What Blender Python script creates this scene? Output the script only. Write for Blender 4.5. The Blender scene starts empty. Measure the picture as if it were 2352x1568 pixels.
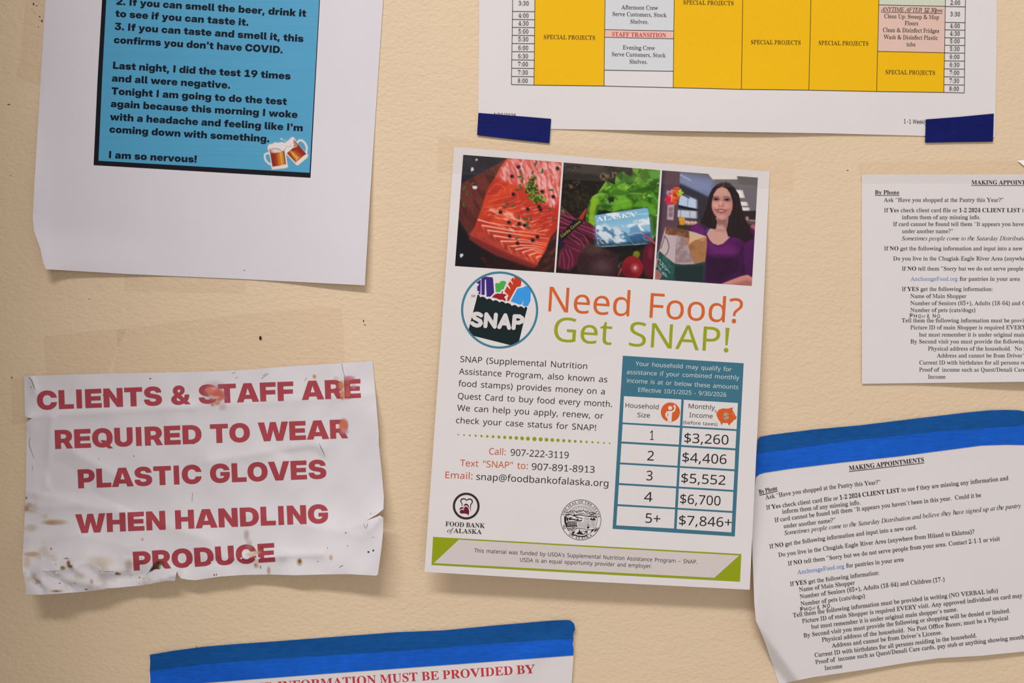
# A painted wall with taped-up notices, seen square on from about 0.7 m.
import bpy, math
import numpy as np
from mathutils import Matrix, Vector
from mathutils.geometry import delaunay_2d_cdt

scene = bpy.context.scene
COL = scene.collection

# ---------------------------------------------------------------- camera
PPM = 3367.0                 # photo pixels per metre on the wall (a 215.9 mm letter sheet spans 727 px)
DIST = 2287.0 / PPM          # a 35 mm lens: distance of the camera from the wall
EYE = 1.5                    # height of the picture centre above the floor
cam = bpy.data.cameras.new('camera')
cam.sensor_width = 36.0
cam.lens = 35.0
cam.clip_start = 0.01
cam_ob = bpy.data.objects.new('camera', cam)
cam_ob.location = (0, -DIST, EYE)
cam_ob.rotation_euler = (math.pi / 2, 0, 0)
COL.objects.link(cam_ob)
scene.camera = cam_ob

# ---------------------------------------------------------------- view, world, room lights
scene.view_settings.view_transform = 'Standard'
scene.view_settings.look = 'None'
scene.view_settings.gamma = 1.0
scene.view_settings.use_curve_mapping = False
scene.view_settings.exposure = -0.12

world = bpy.data.worlds.new('room_fill')
scene.world = world
world.use_nodes = True
bg = world.node_tree.nodes['Background']
bg.inputs['Color'].default_value = (1.0, 0.925, 0.84, 1)
bg.inputs['Strength'].default_value = 0.40


def area(name, loc, target, sx, sy, power, color, spread=180):
    l = bpy.data.lights.new(name, 'AREA')
    l.shape = 'RECTANGLE'
    l.size, l.size_y = sx, sy
    l.energy = power
    l.color = color
    l.spread = math.radians(spread)
    o = bpy.data.objects.new(name, l)
    o.location = loc
    d = Vector(target) - Vector(loc)
    o.rotation_euler = d.to_track_quat('-Z', 'Y').to_euler()
    COL.objects.link(o)
    return o


# a long fluorescent fixture on the ceiling in front of the board, and a frontal fill added behind the camera, not a window
area('ceiling_fixture_long', (-0.70, -1.70, 3.20), (-0.40, 0, 1.5), 1.8, 0.24, 44, (0.99, 0.975, 0.96))
area('front_fill', (0.55, -2.6, 1.45), (0.15, 0, 1.4), 1.0, 1.2, 10, (0.99, 0.975, 0.97))


# ---------------------------------------------------------------- helpers
def wp(px, py, h):
    """photo pixel -> world point lying h metres in front of the wall"""
    k = (DIST - h) / DIST / PPM
    return np.stack([(np.asarray(px) - 1176.0) * k, -np.asarray(h) + 0 * k, EYE - (np.asarray(py) - 784.0) * k], -1)


def lin(c):
    c = np.asarray(c, float) / 255.0
    return np.where(c <= 0.04045, c / 12.92, ((c + 0.055) / 1.055) ** 2.4)


def ink(c):
    """reflectance of a printed colour that reads as sRGB c under the room light"""
    return tuple(np.clip(lin(c) * 1.12, 0.003, 0.95))


MATS = {}


def principled(name, color, rough=0.6, spec=0.25):
    m = bpy.data.materials.new(name)
    m.use_nodes = True
    b = m.node_tree.nodes['Principled BSDF']
    b.inputs['Base Color'].default_value = (*color, 1)
    b.inputs['Roughness'].default_value = rough
    b.inputs['Specular IOR Level'].default_value = spec
    return m, m.node_tree, b


def mat(rgb, rough=0.55, grain=0.05, key=None):
    """printed ink: flat pigment with a faint paper-grain mottling"""
    k = key or ('ink_%d_%d_%d' % tuple(rgb))
    if k in MATS:
        return MATS[k]
    m, nt, b = principled(k, ink(rgb), rough, 0.08)
    n = nt.nodes.new('ShaderNodeTexNoise')
    n.inputs['Scale'].default_value = 900
    n.inputs['Detail'].default_value = 2
    tc = nt.nodes.new('ShaderNodeTexCoord')
    nt.links.new(tc.outputs['Object'], n.inputs['Vector'])
    mx = nt.nodes.new('ShaderNodeMix')
    mx.data_type = 'RGBA'
    c = np.array(ink(rgb))
    mx.inputs[6].default_value = (*(c * (1 - grain)), 1)
    mx.inputs[7].default_value = (*np.clip(c * (1 + grain), 0, 1), 1)
    nt.links.new(n.outputs['Fac'], mx.inputs[0])
    nt.links.new(mx.outputs[2], b.inputs['Base Color'])
    MATS[k] = m
    return m


def vcol_mat(name, rough=0.5, soak=False):
    """photo print: pigment from the colours laid down in the print itself"""
    m, nt, b = principled(name, (0.5, 0.5, 0.5), rough, 0.12)
    a = nt.nodes.new('ShaderNodeVertexColor')
    a.layer_name = 'print'
    n = nt.nodes.new('ShaderNodeTexNoise')
    n.inputs['Scale'].default_value = 1500
    tc = nt.nodes.new('ShaderNodeTexCoord')
    nt.links.new(tc.outputs['Object'], n.inputs['Vector'])
    hs = nt.nodes.new('ShaderNodeHueSaturation')
    mr = nt.nodes.new('ShaderNodeMapRange')
    mr.inputs['To Min'].default_value = 0.9
    mr.inputs['To Max'].default_value = 1.1
    nt.links.new(n.outputs['Fac'], mr.inputs['Value'])
    nt.links.new(mr.outputs['Result'], hs.inputs['Value'])
    nt.links.new(a.outputs['Color'], hs.inputs['Color'])
    nt.links.new(hs.outputs['Color'], b.inputs['Base Color'])
    if soak:
        nt.links.new(a.outputs['Alpha'], b.inputs['Alpha'])
    return m


def tag(o, label, cat, group=None):
    o['label'] = label
    o['category'] = cat
    if group:
        o['group'] = group
    return o


def empty(name, px, py, label, cat, group=None):
    o = bpy.data.objects.new(name, None)
    o.empty_display_size = 0.02
    o.location = wp(px, py, 0.0)
    COL.objects.link(o)
    return tag(o, label, cat, group)


def link(name, co, faces, material, parent=None, smooth=True, colors=None, alpha=None):
    me = bpy.data.meshes.new(name)
    me.from_pydata([tuple(c) for c in co], [], faces)
    if smooth:
        me.polygons.foreach_set('use_smooth', [True] * len(me.polygons))
    if colors is not None:
        at = me.color_attributes.new('print', 'FLOAT_COLOR', 'POINT')
        at.data.foreach_set('color', np.concatenate([colors, np.ones((len(colors), 1)) if alpha is None else alpha[:, None]], 1).astype(np.float32).ravel())
    me.materials.append(material)
    o = bpy.data.objects.new(name, me)
    COL.objects.link(o)
    if parent is not None:
        # vertices are given in world space; bring them into the thing's own frame
        off = Vector((0, 0, 0))
        p = parent
        while p is not None:
            off += p.location
            p = p.parent
        me.transform(Matrix.Translation(-off))
        o.parent = parent
    else:
        c = np.mean(co, 0)
        me.transform(Matrix.Translation(-Vector(c)))
        o.location = c
    return o


def winding(polys, P):
    w = np.zeros(len(P), int)
    for Q in polys:
        Q = np.asarray(Q, float)
        R = np.roll(Q, -1, 0)
        for (x0, y0), (x1, y1) in zip(Q, R):
            if y0 == y1:
                continue
            side = (x1 - x0) * (P[:, 1] - y0) - (P[:, 0] - x0) * (y1 - y0)
            w += ((y0 <= P[:, 1]) & (y1 > P[:, 1]) & (side > 0)).astype(int)
            w -= ((y1 <= P[:, 1]) & (y0 > P[:, 1]) & (side < 0)).astype(int)
    return w


def cdt(polys, spacing=None, rule='odd'):
    """triangulate closed outlines, with grid points inside when spacing is given"""
    verts, edges = [], []
    for Q in polys:
        n0 = len(verts)
        if spacing:
            R = []
            for a, b in zip(Q, list(Q[1:]) + [Q[0]]):
                k = max(1, int(math.hypot(b[0] - a[0], b[1] - a[1]) / spacing))
                R += [(a[0] + (b[0] - a[0]) * t / k, a[1] + (b[1] - a[1]) * t / k) for t in range(k)]
            Q = R
        verts += [Vector(q) for q in Q]
        edges += [(n0 + i, n0 + (i + 1) % len(Q)) for i in range(len(Q))]
    if spacing:
        A = np.array([v[:] for v in verts])
        x0, y0 = np.floor(A.min(0) / spacing) * spacing
        x1, y1 = A.max(0)
        gx, gy = np.meshgrid(np.arange(x0, x1 + spacing, spacing), np.arange(y0, y1 + spacing, spacing))
        gx = gx + (np.round(gy / spacing) % 2) * spacing * 0.5
        G = np.stack([gx.ravel(), gy.ravel()], 1)
        w = winding(polys, G)
        G = G[(w % 2 != 0) if rule == 'odd' else (w != 0)]
        if len(G):
            dmin = np.full(len(G), 1e9)
            for i, j in edges:
                a, b = A[i], A[j]
                ab = b - a
                t = np.clip(((G - a) @ ab) / (ab @ ab + 1e-9), 0, 1)
                dmin = np.minimum(dmin, np.hypot(*(G - a - t[:, None] * ab).T))
            G = G[dmin > 0.35 * spacing]
        verts += [Vector(g) for g in G]
    v, e, f, _, _, _ = delaunay_2d_cdt(verts, edges, [], 0, 1e-4)
    V = np.array([q[:] for q in v])
    F = np.array([t for t in f if len(t) == 3], int)
    if len(F) == 0:
        return V, F
    cen = V[F].mean(1)
    w = winding(polys, cen)
    F = F[(w % 2 != 0) if rule == 'odd' else (w != 0)]
    a, b, c = V[F[:, 0]], V[F[:, 1]], V[F[:, 2]]
    s = (b[:, 0] - a[:, 0]) * (c[:, 1] - a[:, 1]) - (b[:, 1] - a[:, 1]) * (c[:, 0] - a[:, 0])
    tol = 0.02 if spacing else 1e-7
    F = F[np.abs(s) > tol]
    s = s[np.abs(s) > tol]
    F[s > 0] = F[s > 0][:, ::-1]
    return V, F


class MB:
    """collects flat shapes in photo pixels; build() lays them on a surface as one mesh"""
    def __init__(self):
        self.v, self.f, self.n = [], [], 0

    def add(self, V, F, flip=False):
        if len(F) == 0:
            return
        F = np.asarray(F) + self.n
        self.v.append(np.asarray(V, float))
        self.f.append(F)
        self.n += len(V)

    def poly(self, *polys, spacing=None, rule='odd'):
        V, F = cdt(polys, spacing, rule)
        self.add(V, F)
        return self

    def stroke(self, pts, w, closed=False):
        """constant or tapering ribbon along a polyline"""
        P = np.array(pts, float)
        n = len(P)
        W = np.full(n, w, float) if np.isscalar(w) else np.array(w, float)
        if closed:
            T = np.roll(P, -1, 0) - np.roll(P, 1, 0)
        else:
            T = np.gradient(P, axis=0)
        T /= np.linalg.norm(T, axis=1)[:, None] + 1e-9
        N = np.stack([-T[:, 1], T[:, 0]], 1) * W[:, None] / 2
        V = np.concatenate([P + N, P - N])
        F = []
        for i in range(n if closed else n - 1):
            j = (i + 1) % n
            F += [(i, n + i, n + j), (i, n + j, j)]
        self.add(V, orient(V, F))
        return self

    def disc(self, cx, cy, rx, ry=None, n=28):
        ry = ry or rx
        a = np.arange(n) * 2 * math.pi / n
        V = np.concatenate([[(cx, cy)], np.stack([cx + rx * np.cos(a), cy + ry * np.sin(a)], 1)])
        F = [(0, 1 + i, 1 + (i + 1) % n) for i in range(n)]
        self.add(V, orient(V, F))
        return self

    def ring(self, cx, cy, r0, r1, n=64, a0=0, a1=2 * math.pi):
        full = abs(a1 - a0 - 2 * math.pi) < 1e-6
        m = n if full else n + 1
        a = a0 + np.arange(m) * (a1 - a0) / n
        d = np.stack([np.cos(a), np.sin(a)], 1)
        V = np.concatenate([(cx, cy) + d * r0, (cx, cy) + d * r1])
        F = []
        for i in range(n):
            j = (i + 1) % m
            F += [(i, m + i, m + j), (i, m + j, j)]
        self.add(V, orient(V, F))
        return self

    def build(self, name, material, parent, zf, lift, smooth=True):
        V = np.concatenate(self.v)
        F = np.concatenate(self.f)
        h = zf(V[:, 0], V[:, 1]) + lift
        return link(name, wp(V[:, 0], V[:, 1], h), [tuple(int(i) for i in t) for t in F], material, parent, smooth)


def orient(V, F):
    F = np.array(F, int)
    a, b, c = V[F[:, 0]], V[F[:, 1]], V[F[:, 2]]
    s = (b[:, 0] - a[:, 0]) * (c[:, 1] - a[:, 1]) - (b[:, 1] - a[:, 1]) * (c[:, 0] - a[:, 0])
    F[s > 0] = F[s > 0][:, ::-1]
    return F


def sheet(name, outline, zf, spacing, material, parent=None, thick=0.00011):
    """a piece of paper or tape with real thickness, following the surface zf"""
    V, F = cdt([outline], spacing)
    used = np.unique(F)
    remap = -np.ones(len(V), int)
    remap[used] = np.arange(len(used))
    V, F = V[used], remap[F]
    h = zf(V[:, 0], V[:, 1])
    top = wp(V[:, 0], V[:, 1], h)
    bot = top + np.array([0, thick, 0])
    n = len(V)
    faces = [tuple(int(i) for i in t) for t in F] + [tuple(int(i) + n for i in t[::-1]) for t in F]
    ec = {}
    for t in F:
        for i in range(3):
            a, b = int(t[i]), int(t[(i + 1) % 3])
            ec[(a, b)] = 1
    # the cut edge gets its own vertices so the faces stay evenly shaded up to it
    rim, m = [], 2 * n
    for (a, b) in ec:
        if (b, a) not in ec:
            rim += [top[a], top[b], bot[b], bot[a]]
            faces.append((m + 1, m, m + 3, m + 2))
            m += 4
    return link(name, np.concatenate([top, bot, np.array(rim)]), faces, material, parent)


def sstep(e0, e1, x):
    t = np.clip((x - e0) / (e1 - e0), 0, 1)
    return t * t * (3 - 2 * t)


def Z(x0, y0, s):
    """coordinates measured in an enlarged view of the photo -> photo pixels"""
    return lambda *p: [(x0 + p[i] * s, y0 + p[i + 1] * s) for i in range(0, len(p), 2)]


# ---------------------------------------------------------------- lettering
# glyph outlines: advance, then start point and successive offsets; 1000 units per em: R text serif, B bold serif, I italic serif,
# K heavy grotesque, A plain grotesque, V wide humanist sans
GLYPHS, STEP = {}, {}
STEP['R'] = 5
GLYPHS['R'] = {
65:(722,[2,0,0,5,-2,1,8,3,6,9,33,74,8,5,4,9,5,23,4,10,6,0,6,-15,5,-18,19,-43,7,-14,7,-4,-3,-5,11,-24,4,-6,4,-3,13,-2,0,-5,-71,0,0,5,19,2,3,3,0,8,-9,21,-55,0,-8,-19,-1,-6,1,-4,3,-2,12,-3,-3,0,0,-5],[38,48,47,0,-21,47,-8,-5]),
66:(667,[5,0,0,5,20,1,2,18,0,86,-1,10,-2,7,-5,2,-14,2,0,5,61,0,24,-2,13,-6,9,-10,3,-14,-2,-11,-4,-9,-3,-3,-5,-3,-15,-4,16,-5,7,-4,5,-4,5,-10,3,-12,-1,-9,-6,-14,-5,-6,-7,-4,-19,-5],[50,75,20,2,16,8,2,5,2,13,-1,12,-4,8,-15,6,-13,0,-6,-3],[67,7,17,4,8,8,3,19,-1,14,-3,6,-10,7,-14,3,-17,1,1,-57,5,-3]),
67:(667,[73,-3,-18,2,0,3,-20,9,-11,12,-7,16,-5,19,0,20,5,18,7,16,8,13,15,8,17,5,10,1,14,-2,22,-7,6,2,3,7,5,0,0,-6,-4,-5,4,-15,0,-21,-4,0,-8,16,-10,13,-12,8,-7,2,-7,1,-17,-4,-12,-12,-5,-10,-3,-10,-2,-29,2,-26,8,-19,13,-11,19,-4,12,2,11,4,11,8,9,11,5,-6,-15,-16,-11,-3,-4,-3,2,-2,-10,-3]),
68:(722,[6,0,0,5,20,1,-3,3,3,13,0,89,-1,10,-2,6,2,3,-21,1,0,5,77,-2,10,-2,-6,-1,6,-3,16,-2,5,-4,10,-14,5,-11,4,-14,1,-15,-4,-30,-11,-21,-7,-5,-18,-8,-25,-4],[65,7,18,4,14,11,7,19,2,27,-2,27,-8,19,-13,11,-18,4,-15,-3,-1,-11,0,-101,2,-4]),
69:(611,[4,0,0,5,23,2,-5,2,3,14,0,41,-4,5,4,5,0,42,-3,11,1,3,-19,1,0,5,106,0,-2,-5,2,-16,0,-20,-4,0,-2,9,-6,13,-9,7,-7,2,-18,2,-13,-1,-4,-2,-1,-52,13,1,9,3,6,7,6,19,4,0,0,-21,-3,-10,3,-16,0,-21,-5,0,-4,19,-6,8,-9,4,-14,0,0,-46,1,-8,5,-3,18,-1,17,4,8,4,8,6,11,21,5,0,-3,-16,-5,-16,1,-6,-1,-5]),
70:(556,[4,0,0,5,15,3,3,2,2,6,1,50,-4,5,4,5,0,36,-1,9,-3,5,-6,3,-11,2,0,5,104,0,-4,-5,4,-16,0,-20,-4,0,-6,20,-9,8,-8,4,-11,1,-13,0,-11,-3,0,-51,12,0,9,3,6,8,5,18,5,0,0,-21,-3,-10,3,-16,0,-21,-5,0,-5,21,-6,7,-9,3,-12,1,0,-46,2,-10,7,-4,16,-2,0,-5]),
71:(722,[76,-3,-19,2,-16,7,-7,5,-10,12,-7,16,-4,19,0,20,4,19,11,22,12,11,7,4,8,2,18,3,16,-2,21,-7,5,2,4,7,5,0,0,-6,-4,-5,4,-16,0,-20,-5,0,-7,16,-13,16,-9,5,-9,3,-22,-4,-12,-12,-6,-15,-4,-33,3,-28,3,-11,5,-9,14,-12,8,-3,13,-1,14,4,4,6,1,24,-2,11,-6,3,-16,2,0,5,64,0,0,-5,-14,-2,-4,-3,-1,-40,-2,-3,-19,-6]),
72:(722,[4,0,0,5,11,1,7,3,3,15,0,42,-4,5,4,5,-1,45,-2,5,-3,2,-15,3,0,5,63,0,0,-5,-14,-2,-6,-4,-1,-50,52,0,-1,50,-6,4,-13,2,0,5,62,0,0,-5,-17,-5,-2,-5,-1,-45,4,-5,-4,-5,0,-42,2,-14,7,-3,11,-2,0,-5,-62,0,0,5,14,3,5,3,1,55,-52,0,1,-54,5,-4,15,-3,0,-5]),
73:(333,[3,0,0,5,17,5,2,4,1,8,-1,101,0,2,-5,4,-14,2,0,5,59,0,0,-5,-13,-2,-5,-4,0,-2,-1,-100,2,-13,4,-2,14,-3,0,-5]),
74:(389,[26,-19,-11,2,-3,5,-7,3,-3,9,1,16,1,4,4,2,7,-1,3,-3,1,-12,-2,-12,5,-6,5,0,6,3,3,4,2,11,0,113,-1,5,-3,3,-15,4,0,5,55,0,0,-5,-12,-3,-4,-2,-1,-4,0,-96,-2,-20,-5,-14,-7,-3,-7,-6]),
76:(611,[4,0,0,5,20,1,2,18,-1,97,-2,5,-8,3,-10,2,0,5,67,0,0,-5,-18,-3,-4,-2,-1,-4,0,-110,6,-3,12,-1,23,4,9,5,7,7,11,22,5,0,-3,-20,-5,-16,2,-5,-1,-5]),
77:(889,[6,0,0,5,11,4,4,10,0,95,4,3,-2,10,-19,4,0,5,46,0,1,-10,34,-84,6,5,26,65,6,5,4,9,1,10,45,0,0,-5,-17,-5,-2,-5,-1,-96,2,-16,4,-2,14,-2,0,-5,-62,0,0,5,16,3,3,3,1,4,1,104,-6,-5,-27,-66,-6,-5,-12,-43,-5,0,-11,37,-31,79,-4,-5,0,-92,4,-10,11,-4,0,-5]),
78:(722,[118,-3,-10,12,-20,32,-51,63,-6,-5,0,-80,4,-10,11,-4,0,-5,-38,0,0,5,9,3,3,2,2,7,0,83,5,16,-10,12,-10,2,1,1,0,5,33,0,68,-86,5,5,0,64,-3,7,-11,5,0,5,37,0,0,-5,-10,-5,-3,-9,-1,-60,-4,-25,4,-35]),
79:(722,[72,-3,-20,3,-11,5,-10,8,-7,9,-7,18,-4,13,-1,15,1,14,4,14,7,17,7,10,10,7,12,6,20,3,19,-3,-1,-2,13,-3,9,-8,7,-9,8,-18,4,-13,1,-15,-1,-15,-4,-13,-8,-18,-7,-9,-10,-8,-11,-5],[73,4,15,4,11,12,8,20,1,28,-2,28,-3,11,-5,9,-12,12,-15,4,-15,-4,-11,-12,-7,-20,-2,-28,2,-28,3,-11,5,-9,12,-12]),
80:(556,[4,0,0,5,10,1,7,3,3,15,0,89,-3,13,1,3,-18,2,0,5,72,-2,8,-1,-2,-2,13,-5,7,-12,3,-15,-3,-16,-7,-11,-20,-8,4,-1,-4,-1,-30,-1,1,-49,4,-4,14,-3,0,-5],[45,68,20,2,7,2,7,7,2,12,0,21,-4,9,-9,6,-13,1,-10,-3]),
81:(722,[104,-34,-16,2,-11,6,-12,11,-10,15,-16,6,-6,4,-11,16,-7,19,-3,15,0,15,7,27,5,11,7,10,10,7,12,6,13,2,20,-1,6,-1,-1,-2,5,-3,13,-4,11,-13,10,-24,3,-15,-1,-19,-2,-11,-8,-19,-5,-9,-7,-7,-23,-10,4,-10,8,-8,10,-4,13,-2,13,2,1,-5,-16,-6],[73,4,15,4,11,12,8,20,2,28,-3,28,-3,11,-5,9,-12,12,-15,4,-15,-4,-11,-12,-7,-20,-2,-28,2,-28,3,-11,5,-9,12,-12]),
82:(667,[4,0,0,5,11,1,8,3,2,15,0,89,-2,16,-18,2,0,5,70,-1,16,-3,-5,-1,21,-9,5,-14,1,-8,-1,-12,-4,-9,-8,-7,-21,-5,8,-5,33,-51,3,-3,12,-3,-2,0,0,-5,-33,0,-38,63,-15,0,0,-44,3,-10,7,-3,11,-1,0,-5],[47,70,23,1,7,3,9,7,3,12,0,19,-6,9,-8,6,-15,1,-9,-1,-3,-3]),
83:(556,[12,-3,0,5,4,5,-4,20,0,20,6,0,6,-19,8,-13,4,-5,13,-5,12,0,9,3,9,10,3,9,-1,6,-3,5,-5,5,-49,32,-4,5,-3,30,5,14,3,4,12,3,5,7,17,0,26,-6,4,2,2,5,6,0,-5,-6,5,-22,0,-16,-5,0,-6,15,-8,12,-7,6,-8,3,-12,1,-8,-3,-8,-8,-2,-8,1,-7,6,-8,51,-32,7,-6,1,-27,-3,-16,-6,-8,-14,-4,-4,-5,-4,-2,-20,-1,-24,7,-4,-2,-3,-5]),
84:(611,[27,0,0,5,15,2,4,2,2,6,1,114,-13,-1,-12,-4,-5,-4,-7,-11,-4,-14,-5,0,0,20,4,15,-4,6,116,0,-5,-6,4,-15,1,-21,-5,0,-4,16,-7,10,-11,7,-20,2,1,-114,2,-6,2,-2,18,-2,0,-5]),
85:(722,[73,-4,-18,2,-17,10,-6,7,-5,19,-1,79,-2,11,-5,4,-15,3,0,5,67,0,0,-5,-15,-2,-6,-4,-1,-12,0,-80,3,-13,4,-5,11,-6,14,-2,15,2,10,8,7,13,2,17,0,70,-4,9,-12,5,0,5,37,0,0,-5,-9,-5,-3,-9,-1,-77,-6,-23,-7,-7,-10,-6,-11,-4,1,-2]),
86:(722,[72,-4,-5,10,-8,28,-42,86,-5,7,-17,4,0,5,76,0,0,-5,-23,-3,-1,-8,35,-77,7,5,30,69,0,9,-4,3,-10,2,0,5,40,0,1,-6,-8,-3,-7,-8,-31,-71,-9,-9,-4,-10,-5,-23,-4,-10]),
87:(944,[53,-3,-4,9,-5,29,-31,88,-5,6,-13,2,0,5,61,0,0,-5,-16,-3,-1,-8,25,-74,7,5,14,34,7,5,6,15,-9,22,-18,4,0,5,65,0,0,-5,-16,-2,-3,-6,25,-74,6,5,21,62,0,9,-3,3,-7,2,1,6,28,0,0,-5,2,-1,-6,-5,-5,-8,-21,-62,-7,-5,-13,-53,-6,0,-6,19,-5,24,-19,52,-6,-5,-16,-38,-7,-5,-14,-47]),
89:(722,[34,0,0,5,18,3,6,4,2,41,-44,70,-6,5,-15,2,0,6,75,0,0,-6,-22,-2,0,-6,31,-55,8,5,30,44,2,5,-2,4,-3,3,-13,2,3,0,0,6,41,0,1,-6,-5,-2,-7,-6,-34,-48,-9,-5,-6,-8,1,-37,2,-12,5,-4,18,-3,0,-5]),
97:(444,[67,-3,-6,1,-9,12,-15,-9,-13,-4,-9,2,-7,11,-1,9,2,12,6,9,15,9,25,8,0,19,-3,6,-5,4,-9,2,-5,0,-7,-4,1,-24,-8,-3,-7,2,-2,15,1,9,3,3,9,2,5,5,14,2,16,-2,-1,-3,14,-7,2,-13,0,-58,7,-2,5,2,-8,-12],[39,10,10,3,6,6,0,31,-13,-3,-8,-6,-5,-7,-3,-9,1,-7,5,-7]),
98:(500,[10,-3,0,5,4,5,0,113,-2,8,-9,2,1,1,0,5,29,0,1,-48,4,-5,17,11,12,0,8,-2,12,-14,4,-10,2,-19,-1,-14,-3,-13,-5,-10,-4,-4,-15,-9,-18,-1,-19,10,-15,-11],[51,4,9,3,7,8,4,13,2,20,-1,16,-4,11,-7,6,-10,2,-11,-3,-4,-3,-2,-5,1,-59,2,-5]),
99:(444,[47,-3,-11,2,-22,21,-5,18,0,20,6,18,8,9,17,8,21,2,6,-2,13,-8,3,-7,0,-12,-5,-4,-11,0,-4,7,0,11,-4,6,-7,2,-8,-2,-8,-6,-4,-10,-2,-24,4,-17,8,-11,6,-4,8,-2,12,0,11,5,5,4,4,-3,-20,-12,2,-4,-11,-4]),
100:(500,[37,-3,-9,2,-3,1,-12,15,-2,5,-4,24,4,27,5,10,13,12,16,1,16,-11,4,6,-1,33,-2,5,-11,4,0,5,34,0,-1,-120,2,-4,9,-3,-1,-6,-33,-6,4,15,-12,-7,-9,-7],[46,8,13,4,6,11,-1,51,-5,6,-12,4,-9,-3,-6,-7,-4,-12,-1,-16,1,-17,3,-12,6,-6]),
101:(444,[45,-3,-11,2,-17,16,-6,11,-3,21,-4,7,5,6,5,17,6,8,15,8,11,2,9,-1,20,-11,4,-6,6,-28,-55,0,1,-16,6,-11,8,-7,15,-2,11,3,10,10,5,-4,-4,-6,-16,-9,-4,-6,-5,-2],[30,57,33,0,-2,18,-5,10,-8,3,-7,-1,-5,-6,-4,-8]),
102:(333,[3,0,0,5,15,3,2,10,0,64,-16,0,0,10,16,0,1,27,2,6,9,9,14,4,22,-1,12,-7,2,-4,-2,-17,-8,-3,-10,3,0,9,2,10,-2,3,-5,1,-10,-4,-4,-8,-1,-10,0,-18,23,0,0,-10,-23,0,1,-70,1,-3,5,-3,15,-1,0,-5]),
103:(500,[44,-42,-18,2,-1,1,-19,9,-2,4,-1,4,3,8,24,6,-21,8,-3,4,0,9,9,12,9,5,9,3,-18,8,-2,4,-4,8,0,10,2,13,6,10,14,3,5,2,-5,2,5,1,18,1,18,-4,24,0,-1,-11,-13,0,4,-9,1,-10,-2,-12,-5,-10,-17,-7,-25,-2,-6,-3,-3,-6,1,-3,7,-3,32,-1,12,-2,-6,-1,20,-7,4,-11,-4,-17,-4,-5,-24,-8,1,-3],[48,37,7,2,6,4,4,8,0,12,-3,22,-14,3,-6,-1,-7,-5,-4,-8,-1,-11,2,-12,3,-8,6,-4],[49,-35,14,1,11,3,6,5,2,6,-1,5,-4,3,-9,2,-39,0,-8,-8,-1,-4,2,-4,10,-6]),
104:(500,[4,0,0,5,11,4,1,8,0,105,-3,6,-8,3,2,0,0,5,27,0,1,-51,3,-6,19,15,13,0,4,-1,3,-3,7,-13,0,-7,1,-59,2,-3,9,-3,0,-5,-41,0,0,5,6,1,5,5,0,54,-2,12,-4,3,-7,1,-10,-3,-8,-8,0,-59,1,-3,10,-3,0,-5]),
105:(278,[28,108,-8,2,-2,4,0,9,0,8,2,5,8,2,9,-2,2,-5,0,-8,0,-9,-3,-4],[5,0,0,5,11,3,2,6,0,67,-2,4,-9,2,2,0,0,5,29,0,1,-81,1,-3,10,-3,0,-5]),
107:(500,[4,0,0,5,12,4,1,8,0,25,-4,5,4,5,0,70,-2,6,-9,2,2,1,0,5,28,0,1,-81,4,-5,27,29,1,6,-10,2,2,0,0,5,34,0,0,-5,-12,-5,-20,-20,11,-21,21,-31,6,-4,6,-1,0,-5,-47,0,0,5,12,2,0,4,-20,29,-7,4,-7,-4,-1,-26,2,-6,10,-3,0,-5]),
108:(278,[5,0,0,5,12,4,1,8,0,104,-2,7,-9,3,2,0,0,5,29,0,0,-122,2,-6,10,-3,0,-5]),
109:(778,[3,0,0,5,10,3,2,6,1,61,-3,9,-9,3,2,1,0,4,29,0,0,-6,4,-7,11,7,2,5,14,4,9,-1,16,-16,10,7,2,6,8,3,14,0,10,-7,4,-10,2,-14,0,-52,2,-3,9,-3,0,-5,-43,0,0,5,10,3,1,3,1,54,-3,12,-4,3,-7,1,-11,-3,-8,-7,0,-60,2,-3,9,-3,0,-5,-42,0,0,5,9,3,2,3,0,61,0,5,-13,4,-12,-3,-7,-8,0,-59,1,-3,10,-3,0,-5]),
110:(500,[4,0,0,5,9,3,3,6,0,64,-3,6,-8,3,2,1,0,4,27,0,0,-6,4,-6,19,14,8,1,9,-2,10,-16,2,-68,3,-2,7,-2,0,-5,-41,0,0,5,6,1,5,5,0,54,-2,12,-4,3,-7,1,-10,-3,-8,-8,0,-59,1,-3,10,-3,0,-5]),
111:(500,[50,-3,-13,2,-16,8,-9,14,-3,12,-1,13,2,19,7,16,4,4,16,8,13,2,13,-2,16,-8,9,-14,3,-11,1,-14,-2,-20,-7,-15,-4,-4,-16,-8],[50,3,12,5,4,6,3,15,1,17,-4,29,-5,9,-11,5,-8,-2,-6,-6,-5,-13,-1,-22,1,-17,4,-15,4,-6]),
112:(500,[2,-41,0,4,12,3,2,6,0,105,-2,7,-8,3,1,1,0,4,27,0,0,-14,13,8,8,8,13,1,8,-3,3,-7,8,-8,5,-17,0,-26,-5,-18,-13,-15,-7,-4,-12,1,-16,12,-3,-6,1,-35,5,-4,11,-2,0,-4],[53,8,9,3,6,7,4,12,1,16,-1,16,-3,12,-6,7,-9,2,-12,-3,-6,-10,0,-50,6,-9]),
113:(500,[48,-41,0,4,11,2,6,5,1,33,-4,6,-17,-11,-12,0,-9,2,-2,6,-9,8,-5,16,-1,20,4,20,9,15,15,8,18,1,19,-10,15,11,3,0,0,-5,-5,-5,1,-113,2,-6,12,-3,0,-4],[49,9,13,4,3,5,1,7,-1,54,-2,5,-14,4,-8,-3,-8,-7,-4,-13,-2,-19,1,-16,4,-12,7,-7]),
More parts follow.
